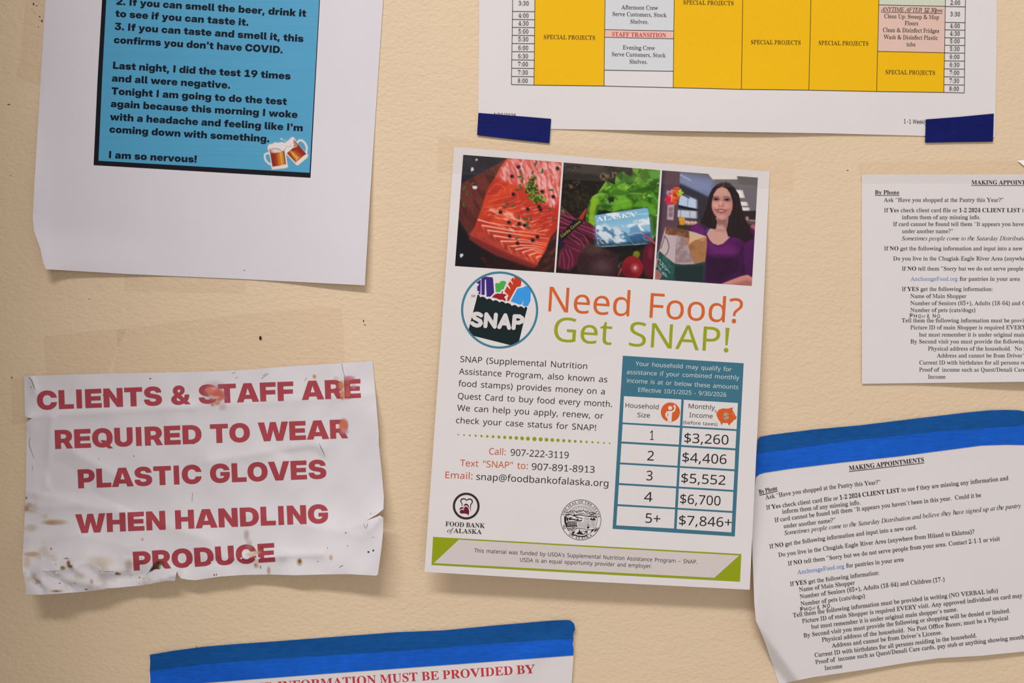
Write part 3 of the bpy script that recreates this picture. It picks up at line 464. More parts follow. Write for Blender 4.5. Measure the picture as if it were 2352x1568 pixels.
GLYPHS['I'] = {
65:(611,[-25,0,1,4,12,3,12,10,106,124,4,0,-5,-127,4,-7,13,-3,0,-4,-56,0,1,4,9,1,7,5,2,8,1,29,-46,0,-4,-1,-26,-33,0,-4,1,-3,12,-2,-1,-4],[43,54,43,0,3,55]),
68:(722,[-11,0,2,4,9,1,5,3,6,9,26,98,2,8,-1,6,-4,4,-10,1,1,4,53,0,19,-1,16,-5,17,-14,8,-13,3,-7,1,-25,-6,-23,-8,-14,-11,-12,-21,-14,-26,-8,-20,-2],[51,7,16,1,20,9,15,14,11,18,4,14,2,15,0,18,-2,10,-9,14,-13,9,-9,2,-18,0,-5,-2,-4,-7,-28,-105,0,-5,3,-3]),
69:(611,[-10,0,1,4,12,2,6,7,28,102,2,8,-1,6,-4,4,-10,1,1,4,106,0,-6,-30,-3,0,-1,9,-3,8,-7,5,-39,2,-6,-1,-4,-3,-15,-51,24,1,11,2,7,5,7,12,3,0,-14,-49,-3,0,0,16,-5,5,-31,2,-14,-54,0,-6,7,-4,27,0,12,2,11,3,9,5,7,7,10,14,4,0,-14,-38]),
70:(611,[-9,0,1,4,9,1,5,2,5,8,27,100,2,8,-1,6,-4,4,-10,1,1,4,99,0,-6,-32,-4,0,0,9,-3,9,-9,6,-31,1,-7,-1,-3,-4,-13,-49,21,0,10,3,7,5,7,12,4,0,-13,-50,-4,0,0,13,-3,7,-10,3,-21,0,-14,-57,3,-6,14,-3,0,-4]),
73:(333,[-9,0,1,4,9,1,5,2,5,8,27,100,2,8,-1,6,-4,4,-10,1,1,4,56,0,-1,-4,-9,-1,-5,-2,-6,-10,-26,-97,-2,-9,1,-6,4,-3,10,-2,-1,-4]),
77:(833,[-11,0,1,4,9,1,6,2,5,8,28,100,2,8,-1,6,-5,4,-9,1,1,4,37,0,15,-106,70,106,38,0,-1,-4,-9,-1,-6,-2,-5,-10,-27,-97,-2,-10,1,-5,5,-3,10,-2,-1,-4,-55,0,1,3,8,2,5,3,6,9,27,100,-78,-117,-3,0,-15,117,-27,-100,2,-9,3,-3,10,-1,-1,-4]),
78:(667,[101,-3,-55,114,-26,-96,2,-8,14,-3,-1,-4,-45,0,1,4,8,1,6,3,6,9,28,101,0,6,-2,4,-6,5,-7,1,1,4,29,0,51,-106,24,91,-2,8,-14,3,1,4,46,0,-2,-4,-8,0,-5,-3,-6,-8,-35,-126]),
82:(611,[-10,0,1,4,9,1,6,3,5,9,27,101,0,11,-4,4,-10,1,1,4,69,0,15,-4,11,-8,5,-11,1,-7,-2,-13,-8,-10,-12,-9,-18,-6,23,-54,7,-9,10,-3,-2,-4,-31,0,-27,68,-21,1,-13,-55,0,-5,3,-3,13,-2,-1,-4],[60,74,19,3,7,3,11,8,3,6,3,14,-2,11,-5,7,-9,4,-12,2,-8,-1,-5,-4,-15,-52]),
83:(500,[46,-3,-14,2,-20,5,-4,-2,-4,-4,-3,0,7,45,3,1,1,-10,5,-15,3,-5,10,-8,13,-3,11,2,11,9,4,10,1,12,-5,11,-29,32,-7,14,-3,12,3,15,5,8,7,6,14,6,20,1,18,-5,5,1,3,4,4,0,-7,-41,-3,0,-4,21,-3,5,-8,7,-11,2,-9,-2,-8,-4,-4,-7,-2,-10,2,-9,9,-13,26,-30,4,-7,3,-15,-4,-16,-9,-13,-14,-9]),
84:(556,[15,0,1,4,15,3,6,8,32,112,-2,3,-4,1,-26,-2,-7,-4,-5,-5,-7,-15,-5,0,9,33,115,0,-6,-34,-4,0,-1,16,-7,9,-9,2,-15,0,-3,0,-3,-4,-30,-111,0,-6,2,-3,8,-3,10,0,-1,-4]),
89:(556,[14,0,2,4,12,1,7,5,15,50,-24,61,-8,10,-14,3,1,4,60,0,-1,-4,-14,-3,-2,-5,19,-56,35,40,10,14,-1,6,-5,3,-10,1,1,4,48,0,-2,-4,-8,-3,-10,-8,-55,-62,-13,-49,1,-4,4,-3,15,-1,-1,-4]),
97:(500,[15,-2,-7,1,-6,4,-3,7,-1,9,4,25,13,24,19,19,14,6,12,1,5,-2,4,-9,3,9,15,0,-21,-76,1,-5,5,0,12,13,3,-3,-8,-10,-14,-12,-7,-1,-6,2,-2,11,7,24,-11,-16,-10,-12,-11,-7],[24,10,8,2,8,7,8,11,9,16,5,14,3,13,0,9,-6,6,-9,0,-9,-5,-8,-9,-8,-14,-7,-20,-2,-18,2,-9]),
98:(500,[24,-2,-10,1,-8,3,-6,4,-1,5,28,114,-1,9,-11,2,1,3,32,6,0,-2,-17,-68,15,14,9,4,14,1,10,-4,8,-8,4,-11,0,-12,-3,-12,-5,-12,-8,-11,-9,-9,-11,-8,-12,-6],[28,3,11,2,11,7,9,10,8,13,5,15,1,18,-2,8,-8,7,-12,1,-9,-5,-8,-8,-7,-13,-12,-47,3,-6]),
99:(444,[30,-2,-7,0,-11,5,-8,9,-2,6,-2,19,6,20,12,18,19,14,15,5,12,0,7,-2,5,-4,3,-6,0,-7,-4,-5,-6,-2,-6,2,-2,7,4,10,-12,1,-14,-7,-9,-10,-7,-13,-4,-13,-1,-13,1,-10,6,-11,7,-4,12,1,8,3,16,13,3,-3,-10,-10,-11,-8,-10,-4]),
100:(500,[18,-2,-12,3,-6,7,-2,8,2,21,10,22,15,20,15,11,10,4,13,0,4,-2,5,-5,10,43,-2,4,-11,1,1,4,32,6,0,-5,-32,-126,1,-4,3,-1,7,4,10,11,3,-3,-19,-20,-7,-3,-8,0,-3,2,-3,8,6,25,-10,-15,-10,-12,-11,-6],[27,8,8,3,9,7,8,11,9,18,6,18,2,12,-2,7,-4,5,-4,0,-10,-2,-10,-7,-9,-12,-8,-15,-5,-16,-2,-17,3,-8,4,-3]),
101:(444,[26,-2,-6,1,-10,4,-7,8,-2,5,-2,18,6,20,12,19,9,8,11,8,14,5,11,0,7,-2,7,-6,1,-7,-1,-6,-8,-11,-14,-10,-10,-4,-26,-6,-1,-13,1,-9,3,-7,6,-4,8,-1,15,4,16,12,3,-3,-10,-10,-10,-7,-11,-5],[19,47,18,4,13,8,5,5,5,11,1,6,-2,6,-9,1,-13,-8,-11,-16]),
102:(278,[-14,-46,-6,1,-5,4,-2,4,0,6,4,5,8,-1,2,-5,-1,-7,2,-1,5,2,5,8,5,18,18,96,-19,0,2,7,18,0,9,29,4,7,11,12,12,5,10,1,6,-2,5,-4,3,-5,-1,-7,-1,-3,-8,-2,-5,2,-2,5,2,7,-6,4,-5,-2,-5,-5,-4,-8,-8,-34,24,0,-1,-7,-24,0,-13,-62,-13,-42,-8,-14,-5,-7,-7,-3]),
103:(500,[19,-46,-14,2,-11,5,-7,7,-2,10,1,8,5,8,8,7,12,6,-7,5,-2,7,15,17,-6,4,-7,11,-1,12,3,9,6,8,7,7,15,7,15,1,22,-7,15,0,0,-9,-14,0,2,-9,-2,-9,-4,-9,-6,-8,-9,-5,-9,-4,-20,-1,-6,-6,1,-5,3,-2,25,-10,11,-5,6,-8,2,-10,-3,-14,-10,-10,-15,-7],[33,38,6,2,6,3,7,10,3,8,2,9,-1,11,-3,5,-6,4,-9,-1,-6,-4,-7,-9,-3,-8,-2,-9,1,-12,2,-5,4,-3],[22,-39,14,1,9,4,6,7,1,12,-3,6,-7,5,-26,9,-14,-11,-4,-6,-1,-7,2,-9,5,-6,7,-4]),
104:(500,[91,-2,-11,3,-5,5,-2,8,1,19,10,51,-2,9,-7,3,-6,-1,-12,-7,-15,-22,-5,-15,-11,-51,-19,0,28,133,-1,5,-2,3,-12,3,1,8,37,0,-16,-70,3,0,8,12,9,8,10,5,10,2,9,-1,7,-5,4,-6,1,-14,-10,-50,-1,-17,1,-3,6,-2,12,4,4,-6,-13,-8]),
105:(278,[36,117,-7,3,-3,7,3,8,7,3,8,-3,3,-8,-3,-7],[10,-2,-8,2,-2,10,18,69,-3,5,-10,2,1,3,32,5,1,-4,-22,-75,1,-4,3,-1,8,3,10,12,3,-3,-17,-18,-8,-5]),
108:(278,[9,-2,-4,0,-4,4,-1,9,30,116,-1,7,-12,3,1,3,32,5,1,-2,-1,-4,-33,-123,1,-5,2,-1,7,4,9,10,4,-3,-17,-17]),
109:(722,[122,-2,-8,3,-2,8,1,10,15,55,-1,6,-5,2,-5,-1,-10,-7,-14,-16,-14,-27,-11,-31,-16,0,20,70,1,9,-5,3,-7,-2,-8,-6,-19,-21,-10,-19,-12,-34,-16,0,22,77,-2,6,-11,3,1,3,32,5,0,-5,-11,-36,14,18,14,13,12,7,11,3,6,-1,6,-6,0,-9,-5,-23,13,17,12,12,12,8,12,2,9,-3,2,-4,0,-10,-16,-64,2,-2,5,0,13,15,2,-3,-14,-19,-8,-5]),
110:(500,[66,-3,-7,3,-3,8,16,63,0,7,-5,4,-6,-2,-8,-6,-19,-21,-10,-19,-11,-34,-17,0,22,76,-1,7,-12,2,1,3,34,6,-12,-41,14,18,20,17,16,6,9,-3,3,-8,-1,-8,-15,-55,-1,-7,2,-3,5,1,13,16,3,-2,-15,-21,-7,-5]),
111:(500,[31,-2,-7,0,-11,5,-9,8,-3,6,-2,19,5,17,14,21,20,15,17,5,19,-2,10,-7,7,-10,2,-19,-4,-15,-12,-19,-12,-12,-19,-10],[34,3,8,2,11,8,10,12,7,16,5,16,1,10,-1,10,-3,7,-6,4,-12,0,-10,-4,-13,-15,-8,-14,-6,-23,1,-16,6,-10]),
112:(500,[-29,-44,1,3,14,4,4,7,26,100,1,12,-3,2,-9,1,1,4,32,5,-5,-20,9,9,8,6,9,4,14,1,9,-4,8,-12,1,-17,-5,-18,-9,-17,-14,-15,-16,-10,-17,-3,-9,1,-6,3,-8,-38,6,-4,10,-1,-1,-3],[30,3,8,1,12,8,7,8,9,15,6,16,2,17,-2,10,-7,6,-6,1,-9,-2,-10,-8,-7,-12,-6,-15,-8,-35,2,-8]),
114:(389,[-4,0,20,75,-1,7,-11,3,0,3,33,6,-10,-41,20,31,8,8,7,2,5,-1,4,-9,-4,-9,-5,-3,-6,0,-4,3,-1,5,-12,-15,-11,-18,-9,-22,-7,-25]),
115:(389,[23,-2,-21,4,-5,-3,-4,0,5,33,3,-1,4,-17,8,-9,8,-2,7,1,7,6,2,7,0,7,-3,8,-20,29,-2,10,2,9,9,10,8,4,13,0,14,-4,3,1,1,3,4,0,-4,-30,-4,0,-2,11,-4,8,-6,4,-7,2,-5,-1,-6,-6,-1,-4,2,-8,20,-29,4,-15,-2,-11,-6,-9,-10,-6]),
116:(278,[10,-2,-7,2,-3,10,20,74,-14,0,1,4,9,3,8,6,16,20,5,0,-8,-26,17,0,-1,-7,-17,0,-18,-71,1,-3,2,-1,7,4,9,11,3,-4,-15,-17,-8,-4]),
117:(500,[14,-2,-8,2,-5,8,2,15,14,55,-2,5,-11,3,1,3,30,5,3,-1,-20,-75,1,-7,5,-1,6,1,7,5,20,24,14,28,7,24,15,0,-20,-78,3,-4,5,1,13,14,3,-3,-8,-11,-7,-7,-8,-5,-8,-1,-7,2,-2,3,-1,8,9,35,-14,-22,-13,-14,-12,-9]),
118:(444,[18,-2,-5,74,-4,10,-6,3,-5,0,1,4,23,5,4,-2,3,-19,4,-56,22,26,14,20,2,9,-8,10,-1,6,2,3,4,3,7,0,5,-5,1,-7,-2,-11,-6,-13,-26,-33,-25,-27]),
121:(444,[-13,-46,-8,4,-2,5,1,4,8,4,10,-3,4,0,6,6,18,24,-15,75,-6,9,-10,4,0,3,24,5,3,-1,5,-16,12,-60,21,36,6,14,-1,7,-8,8,0,7,5,4,8,0,5,-6,0,-13,-6,-17,-9,-18,-22,-34,-21,-29,-17,-17]),
48:(500,[56,-2,-15,2,-13,12,-3,6,-1,15,1,18,4,21,6,21,12,25,11,13,18,12,16,2,15,-2,12,-12,3,-6,1,-7,0,-16,-2,-20,-9,-31,-8,-18,-9,-15,-24,-18],[59,11,6,1,11,8,9,16,8,22,9,39,1,19,-1,7,-7,8,-12,0,-12,-8,-8,-16,-8,-22,-9,-39,-2,-19,1,-7,4,-5,4,-3]),
49:(500,[19,0,3,11,23,0,6,2,3,4,26,102,-3,5,-13,-9,-8,-9,-10,-3,-6,2,-1,4,3,9,-1,1,21,5,27,20,19,0,-32,-126,0,-4,5,-3,24,0,-3,-11]),
50:(500,[7,0,5,21,63,52,16,18,7,15,3,10,-1,8,-4,6,-11,3,-12,-3,-8,-6,-6,-11,-2,-15,-13,3,-3,1,-2,7,2,9,5,10,22,15,20,2,19,-2,-1,-3,9,-4,7,-5,-1,-19,-7,-17,-12,-15,-15,-14,-55,-44,52,1,10,7,7,12,12,0,-8,-21,1,-5,-4,-16]),
51:(500,[48,-2,-19,2,-4,5,-12,5,-2,3,3,3,0,10,5,8,13,4,-2,-6,1,-10,5,-6,5,-2,9,-2,15,3,7,3,7,6,4,7,4,10,0,11,-2,4,-3,4,-11,6,-26,2,6,6,2,6,20,2,7,3,10,7,7,11,3,16,-2,7,-6,5,-8,2,-12,-3,-6,-4,-4,-6,-4,-15,1,-3,-11,1,-8,3,-2,2,3,11,5,10,5,5,17,7,0,2,20,2,18,-2,-2,-3,16,-8,2,-12,-3,-14,-6,-11,-8,-10,-20,-9,9,-2,-2,-1,10,-7,6,-6,1,-13,-2,-12,-8,-14,-11,-11,-17,-7,3,-2]),
32:(250,),
}
STEP['K'] = 2
GLYPHS['K'] = {
65:(764,[0,0,122,364,137,0,123,-364,-114,0,-67,232,-24,93,28,0,-30,-111,-64,-214],[91,60,0,78,200,0,0,-78]),
67:(729,[187,-6,-39,4,-35,10,-32,17,-26,24,-22,30,-15,37,-7,42,-1,24,1,23,7,43,15,36,22,31,26,24,32,17,35,10,39,4,27,-2,37,-9,22,-9,29,-20,16,-16,20,-29,13,-34,4,-24,-102,0,-5,19,-13,18,-18,12,-18,5,-20,0,-17,-3,-15,-8,-18,-18,-8,-16,-6,-19,-2,-23,1,-36,7,-30,8,-16,11,-13,14,-9,16,-6,18,-2,15,1,18,6,19,17,9,16,4,15,102,0,-4,-25,-13,-34,-12,-20,-24,-25,-29,-19,-22,-10,-37,-8]),
68:(711,[162,0,-100,0,0,84,106,0,29,7,16,8,17,20,10,27,3,23,0,26,-6,33,-8,17,-10,14,-15,10,-17,7,-33,4,-93,0,0,84,121,-1,21,-3,38,-11,33,-17,27,-24,22,-30,14,-35,8,-40,0,-43,-3,-20,-11,-37,-18,-33,-24,-27,-14,-11,-33,-18,-38,-10],[121,364,0,-364,-101,0,0,364]),
69:(632,[20,0,0,364,281,0,0,-86,-180,0,0,-55,166,0,0,-83,-166,0,0,-54,180,0,0,-86]),
70:(605,[20,0,0,364,273,0,0,-86,-172,0,0,-65,162,0,0,-82,-162,0,0,-131]),
71:(740,[188,-6,-41,4,-36,11,-32,18,-27,25,-20,30,-14,36,-5,20,-3,44,1,23,7,43,15,36,22,31,26,24,32,17,35,10,39,4,38,-4,24,-6,33,-14,19,-12,17,-15,19,-27,13,-31,4,-23,-104,0,-6,19,-10,11,-12,8,-17,5,-34,-1,-23,-10,-18,-18,-9,-16,-5,-19,-3,-23,1,-37,4,-21,7,-17,10,-15,21,-15,17,-5,19,-2,23,2,18,7,14,11,8,14,2,17,21,-2,-87,0,0,72,165,0,0,-52,-3,-36,-10,-32,-17,-28,-10,-12,-25,-21,-30,-15,-34,-10]),
72:(727,[20,0,0,364,101,0,0,-136,121,0,0,136,102,0,0,-364,-102,0,0,142,-121,0,0,-142]),
73:(337,[37,0,0,364,95,0,0,-364]),
76:(575,[20,0,0,364,101,0,0,-278,157,0,0,-86]),
78:(738,[20,0,0,364,103,0,94,-152,47,-85,-13,-28,-3,103,0,162,102,0,0,-364,-104,0,-93,150,-56,102,20,6,4,-87,0,-171]),
79:(746,[187,-6,-39,4,-35,10,-32,17,-26,24,-22,30,-15,37,-7,42,-1,24,1,23,7,43,15,36,22,31,26,24,32,17,35,10,39,4,38,-4,35,-10,31,-17,27,-24,22,-31,15,-36,7,-43,1,-23,-3,-46,-5,-20,-15,-37,-22,-30,-27,-24,-31,-17,-35,-10],[187,82,26,4,14,8,12,11,9,15,7,17,4,21,2,24,-2,23,-4,21,-7,18,-9,15,-12,11,-14,7,-26,5,-26,-5,-15,-7,-12,-11,-9,-15,-7,-18,-4,-21,-2,-23,2,-24,4,-21,7,-17,9,-15,12,-11,15,-8]),
80:(648,[20,0,0,364,154,0,33,-3,29,-7,36,-20,19,-19,13,-22,5,-13,6,-28,0,-30,-6,-28,-5,-13,-13,-22,-9,-10,-21,-17,-39,-17,-31,-5,-113,0,0,83,89,0,16,2,10,4,12,8,7,11,3,9,-1,25,-6,12,-11,9,-14,5,-11,2,-51,0,0,-280]),
81:(746,[148,135,77,0,138,-162,-86,0,-76,92],[187,-6,-39,4,-35,10,-32,17,-26,24,-22,30,-15,37,-7,42,-1,24,1,23,7,43,15,36,22,31,26,24,32,17,35,10,39,4,38,-4,35,-10,31,-17,27,-24,22,-31,15,-36,7,-43,1,-23,-3,-46,-5,-20,-15,-37,-22,-30,-27,-24,-31,-17,-35,-10],[187,82,26,4,14,8,12,11,9,15,7,17,4,21,2,24,-2,23,-4,21,-7,18,-9,15,-12,11,-14,7,-26,5,-26,-5,-15,-7,-12,-11,-9,-15,-7,-18,-4,-21,-2,-23,2,-24,4,-21,7,-17,9,-15,12,-11,15,-8]),
82:(666,[20,0,0,364,154,0,33,-3,29,-7,36,-20,19,-19,13,-22,5,-13,6,-28,0,-30,-6,-27,-5,-12,-14,-22,-19,-18,-12,-8,-41,-16,-32,-5,-104,0,0,78,85,0,16,2,10,4,12,8,7,12,3,9,-1,25,-6,12,-11,9,-14,6,-11,2,-51,0,0,-281],[221,0,-79,165,104,0,81,-165]),
83:(685,[172,-6,-55,5,-30,10,-26,14,-19,18,-15,23,-8,26,-3,31,96,0,3,-16,8,-13,18,-12,18,-5,20,-1,17,3,14,5,12,10,4,10,0,11,-6,9,-10,7,-28,10,-71,14,-18,6,-31,17,-12,10,-18,24,-8,28,-1,29,6,25,12,22,18,19,22,16,26,11,31,7,33,3,50,-6,28,-9,24,-13,19,-18,15,-22,9,-25,3,-28,-93,0,-3,13,-13,17,-13,7,-24,4,-21,-3,-19,-10,-6,-8,-2,-7,3,-16,8,-7,17,-8,89,-20,29,-10,15,-9,18,-15,13,-18,7,-21,3,-24,-1,-15,-6,-27,-11,-23,-17,-19,-23,-16,-28,-11,-32,-7]),
84:(656,[10,278,0,86,308,0,0,-86,-103,0,0,-278,-102,0,0,278]),
85:(705,[176,-6,-52,6,-30,11,-26,15,-11,10,-18,22,-7,13,-9,27,-3,31,0,235,98,0,1,-239,7,-17,15,-18,16,-8,19,-2,19,2,16,8,16,18,6,17,1,239,99,0,0,-235,-3,-31,-9,-27,-7,-13,-18,-22,-24,-18,-13,-7,-15,-6,-32,-8]),
86:(750,[122,0,-122,364,112,0,53,-178,40,-147,-29,0,38,147,51,178,110,0,-118,-364]),
87:(1037,[96,0,-96,364,110,0,36,-173,23,-129,-24,0,26,129,39,173,99,0,39,-173,25,-129,-23,0,23,129,35,173,111,0,-97,-364,-111,0,-42,168,-25,117,30,0,-23,-109,-43,-176]),
97:(583,[100,-5,-29,3,-17,6,-14,8,-12,10,-12,22,-3,17,0,19,4,22,14,22,21,16,35,11,71,9,14,9,1,13,-3,5,-7,5,-22,4,-13,-3,-7,-4,-5,-6,-4,-11,-89,0,4,22,7,20,12,16,16,13,20,10,23,7,28,3,38,0,30,-5,25,-10,13,-8,16,-16,11,-20,3,-15,2,-189,-96,0,-1,36,-11,-16,-17,-14,-21,-8],[132,56,20,4,16,12,7,15,0,25,-50,-12,-12,-6,-6,-5,-3,-12,3,-11,10,-7]),
98:(625,[190,-6,-26,3,-21,10,-16,17,-9,16,0,-40,-97,0,0,364,98,0,0,-140,14,19,18,12,21,7,32,1,23,-5,21,-11,18,-16,21,-32,9,-25,5,-45,-2,-31,-12,-40,-12,-22,-26,-25,-22,-11],[161,71,15,2,14,12,10,19,3,25,-3,26,-10,19,-14,11,-15,3,-19,-5,-15,-13,-10,-21,-2,-20,2,-19,10,-21,15,-14]),
99:(583,[149,-6,-46,6,-26,11,-23,16,-18,20,-14,24,-8,27,-3,31,3,31,8,27,14,24,18,20,23,16,26,11,46,6,32,-3,20,-6,26,-12,15,-11,19,-20,9,-15,9,-27,2,-19,-93,0,-3,12,-7,13,-10,8,-11,4,-20,-3,-15,-11,-7,-13,-3,-12,-1,-34,8,-27,10,-11,8,-5,20,-2,15,7,11,12,5,19,93,0,-2,-20,-8,-26,-14,-23,-13,-13,-15,-11,-27,-13,-31,-7]),
100:(625,[123,-6,-38,6,-21,11,-18,15,-21,32,-12,40,-2,31,2,31,12,39,13,22,26,26,22,11,23,5,31,-1,22,-7,17,-12,15,-19,0,140,98,0,0,-364,-97,0,0,40,-9,-16,-17,-17,-21,-10],[152,71,19,4,15,14,9,21,2,19,-2,20,-9,21,-15,13,-19,5,-15,-3,-15,-11,-9,-19,-3,-26,3,-25,9,-19,15,-12]),
101:(583,[148,-6,-45,6,-26,11,-22,16,-19,20,-14,25,-8,27,-3,30,6,44,12,26,16,22,20,18,24,14,27,8,30,3,23,-2,32,-8,18,-9,24,-18,14,-16,14,-26,9,-31,1,-22,0,-27,-241,0,0,55,197,0,-45,-9,-2,15,-8,15,-14,10,-14,3,-24,-3,-11,-7,-8,-10,-5,-18,1,-59,7,-18,13,-12,19,-5,22,2,15,6,11,14,86,0,-10,-29,-13,-17,-16,-15,-20,-12,-22,-9,-25,-6]),
102:(426,[203,258,0,-74,-198,0,0,74],[52,0,0,281,2,21,5,18,13,21,14,10,17,7,33,5,67,1,0,-74,-41,-3,-8,-6,-4,-12,0,-269]),
103:(625,[154,-105,-46,4,-24,7,-20,11,-15,13,-12,16,-8,17,-5,19,92,0,9,-12,14,-7,23,-1,13,4,13,12,5,13,2,57,-9,-17,-12,-12,-15,-9,-23,-5,-27,0,-24,5,-31,18,-23,27,-15,36,-4,27,0,29,8,41,11,23,24,28,20,14,22,8,31,2,24,-4,24,-14,18,-22,0,35,98,0,0,-239,-3,-32,-8,-27,-13,-22,-17,-18,-11,-7,-38,-14],[152,79,19,4,15,13,9,20,2,18,-2,19,-9,20,-15,12,-19,4,-15,-2,-15,-11,-9,-18,-3,-24,3,-24,9,-18,15,-11]),
104:(618,[119,137,0,-137,-98,0,0,364,98,0,0,-177,-14,0,11,25,23,30,21,14,26,7,26,0,29,-7,22,-16,15,-24,7,-19,3,-22,0,-175,-98,0,0,148,-3,13,-10,13,-10,5,-12,2,-20,-5,-12,-15]),
105:(279,[21,0,0,258,98,0,0,-258],[70,275,-17,2,-21,11,-9,12,-5,22,5,22,9,12,21,11,16,2,18,-2,20,-11,12,-19,3,-15,-3,-15,-12,-19,-13,-8]),
107:(587,[108,59,0,115,12,0,65,84,110,0,-109,-136,-27,0],[21,0,0,364,98,0,0,-364],[188,0,-62,100,63,68,109,-168]),
108:(310,[119,0,-36,3,-28,9,-19,15,-11,23,-4,30,0,284,98,0,0,-278,3,-8,6,-5,19,-1,0,-72]),
109:(922,[21,0,0,258,94,0,0,-63,-4,0,10,26,19,24,19,11,28,7,29,-2,29,-14,9,-8,12,-19,6,-25,-7,0,8,25,15,19,18,14,30,9,27,1,27,-7,22,-14,17,-21,7,-18,3,-20,1,-183,-98,0,-1,161,-4,10,-8,8,-9,5,-11,2,-11,-2,-9,-5,-8,-11,-3,-11,-1,-157,-93,0,-1,161,-5,10,-7,8,-9,5,-11,2,-11,-2,-9,-5,-8,-11,-4,-11,0,-157]),
110:(618,[119,137,0,-137,-98,0,0,258,96,0,0,-71,-12,0,11,25,15,21,18,17,11,6,26,7,26,0,20,-4,25,-13,17,-21,8,-18,5,-21,1,-186,-98,0,0,148,-3,13,-10,13,-10,5,-12,2,-20,-5,-12,-15]),
111:(607,[152,-6,-32,3,-29,8,-25,13,-21,17,-16,22,-11,26,-4,15,-3,31,1,16,6,29,11,26,16,22,21,18,25,13,29,8,32,3,32,-3,28,-8,26,-13,20,-18,17,-22,11,-26,6,-29,0,-16,0,-16,-6,-30,-11,-26,-17,-22,-20,-17,-26,-13,-28,-8],[152,70,17,5,14,12,9,21,2,21,-2,21,-9,21,-14,12,-17,5,-17,-5,-14,-12,-9,-21,-2,-21,2,-21,9,-21,14,-12]),
114:(416,[21,0,0,258,95,0,0,-47,12,26,17,14,25,6,34,1,0,-78,-41,-1,-16,-4,-17,-12,-7,-15,-4,-24,0,-124]),
115:(559,[143,-7,-43,4,-25,8,-21,10,-18,14,-14,16,-9,19,-4,20,96,0,5,-12,6,-6,19,-7,21,1,7,3,7,6,0,11,-13,8,-78,15,-25,9,-19,14,-7,8,-10,19,-3,11,0,23,5,19,9,17,14,14,18,11,22,8,25,5,29,2,30,-2,26,-5,22,-9,18,-12,15,-15,10,-17,5,-20,1,-11,-89,0,-2,9,-5,7,-16,9,-26,0,-7,-3,-6,-7,0,-10,11,-9,82,-15,36,-14,16,-14,9,-18,3,-10,0,-21,-5,-20,-10,-18,-15,-15,-19,-13,-23,-9,-26,-6]),
116:(418,[199,258,0,-74,-194,0,0,74],[48,328,98,0,1,-242,4,-8,8,-3,40,-1,0,-74,-73,1,-31,6,-23,11,-15,19,-8,25,-1,15]),
117:(618,[108,-6,-31,5,-17,7,-20,19,-13,26,-4,21,-2,23,0,163,98,0,1,-155,5,-11,7,-9,10,-5,13,-1,12,1,10,6,7,9,5,12,1,153,98,0,0,-258,-96,0,0,71,12,0,-18,-36,-16,-19,-21,-14,-26,-7]),
118:(590,[91,0,-92,258,102,0,59,-215,-23,0,58,215,101,0,-92,-258]),
119:(875,[78,0,-79,258,103,0,41,-194,-13,0,46,194,85,0,47,-194,-13,0,39,194,104,0,-79,-258,-100,0,-28,95,-20,77,16,0,-19,-72,-29,-100]),
121:(590,[31,-102,0,74,43,0,10,2,7,8,7,18,-99,258,102,0,61,-215,-28,0,21,85,40,130,101,0,-109,-291,-8,-18,-13,-22,-16,-15,-27,-12,-26,-2]),
49:(645,[41,0,0,79,252,0,0,-79],[224,364,0,-364,-98,0,0,275,-81,-50,0,84,89,55]),
50:(645,[23,0,0,71,162,132,15,17,7,22,-2,20,-9,16,-19,12,-21,1,-20,-6,-11,-11,-10,-21,-2,-21,-93,0,6,47,5,14,13,24,19,20,23,16,28,11,31,5,33,0,30,-4,26,-9,23,-13,27,-27,11,-23,6,-25,1,-14,-2,-21,-5,-19,-13,-25,-20,-24,-33,-30,-68,-56,141,0,0,-79]),
51:(645,[158,-6,-37,3,-17,4,-29,12,-23,16,-18,21,-13,23,-8,25,-3,27,96,0,2,-18,4,-11,10,-13,13,-9,11,-3,17,-1,16,4,12,8,12,16,4,21,-3,15,-10,16,-12,8,-16,4,-66,1,0,54,72,68,-144,0,0,79,259,0,0,-75,-111,-100,0,21,32,1,40,-8,29,-18,14,-17,11,-30,2,-37,-6,-25,-5,-12,-14,-22,-31,-26,-40,-16]),
57:(645,[158,369,33,-3,30,-8,26,-12,23,-17,9,-10,15,-23,9,-25,3,-29,-4,-36,-12,-33,-19,-34,-94,-139,-106,0,106,159,25,0,-12,-15,-12,-8,-14,-7,-19,-3,-22,0,-27,5,-33,15,-25,24,-16,33,-6,39,3,29,9,25,6,12,17,21,21,17,40,17],[161,293,-21,-4,-17,-12,-10,-18,-2,-17,2,-16,10,-19,17,-12,21,-4,17,2,18,11,12,16,4,22,-4,22,-12,17,-18,10]),
46:(269,[67,-5,-16,3,-20,12,-12,20,-3,16,3,16,12,20,20,13,16,2,23,-5,13,-10,10,-13,5,-23,-2,-16,-13,-20,-13,-9]),
44:(269,[10,-83,15,149,90,0,-38,-149]),
39:(286,[37,215,-9,149,87,0,-9,-149]),
33:(270,[25,115,-9,249,103,0,-9,-249],[67,-5,-23,6,-13,9,-12,20,-2,16,2,16,12,20,21,13,15,2,23,-5,13,-10,10,-13,5,-23,-2,-16,-13,-20,-13,-9]),
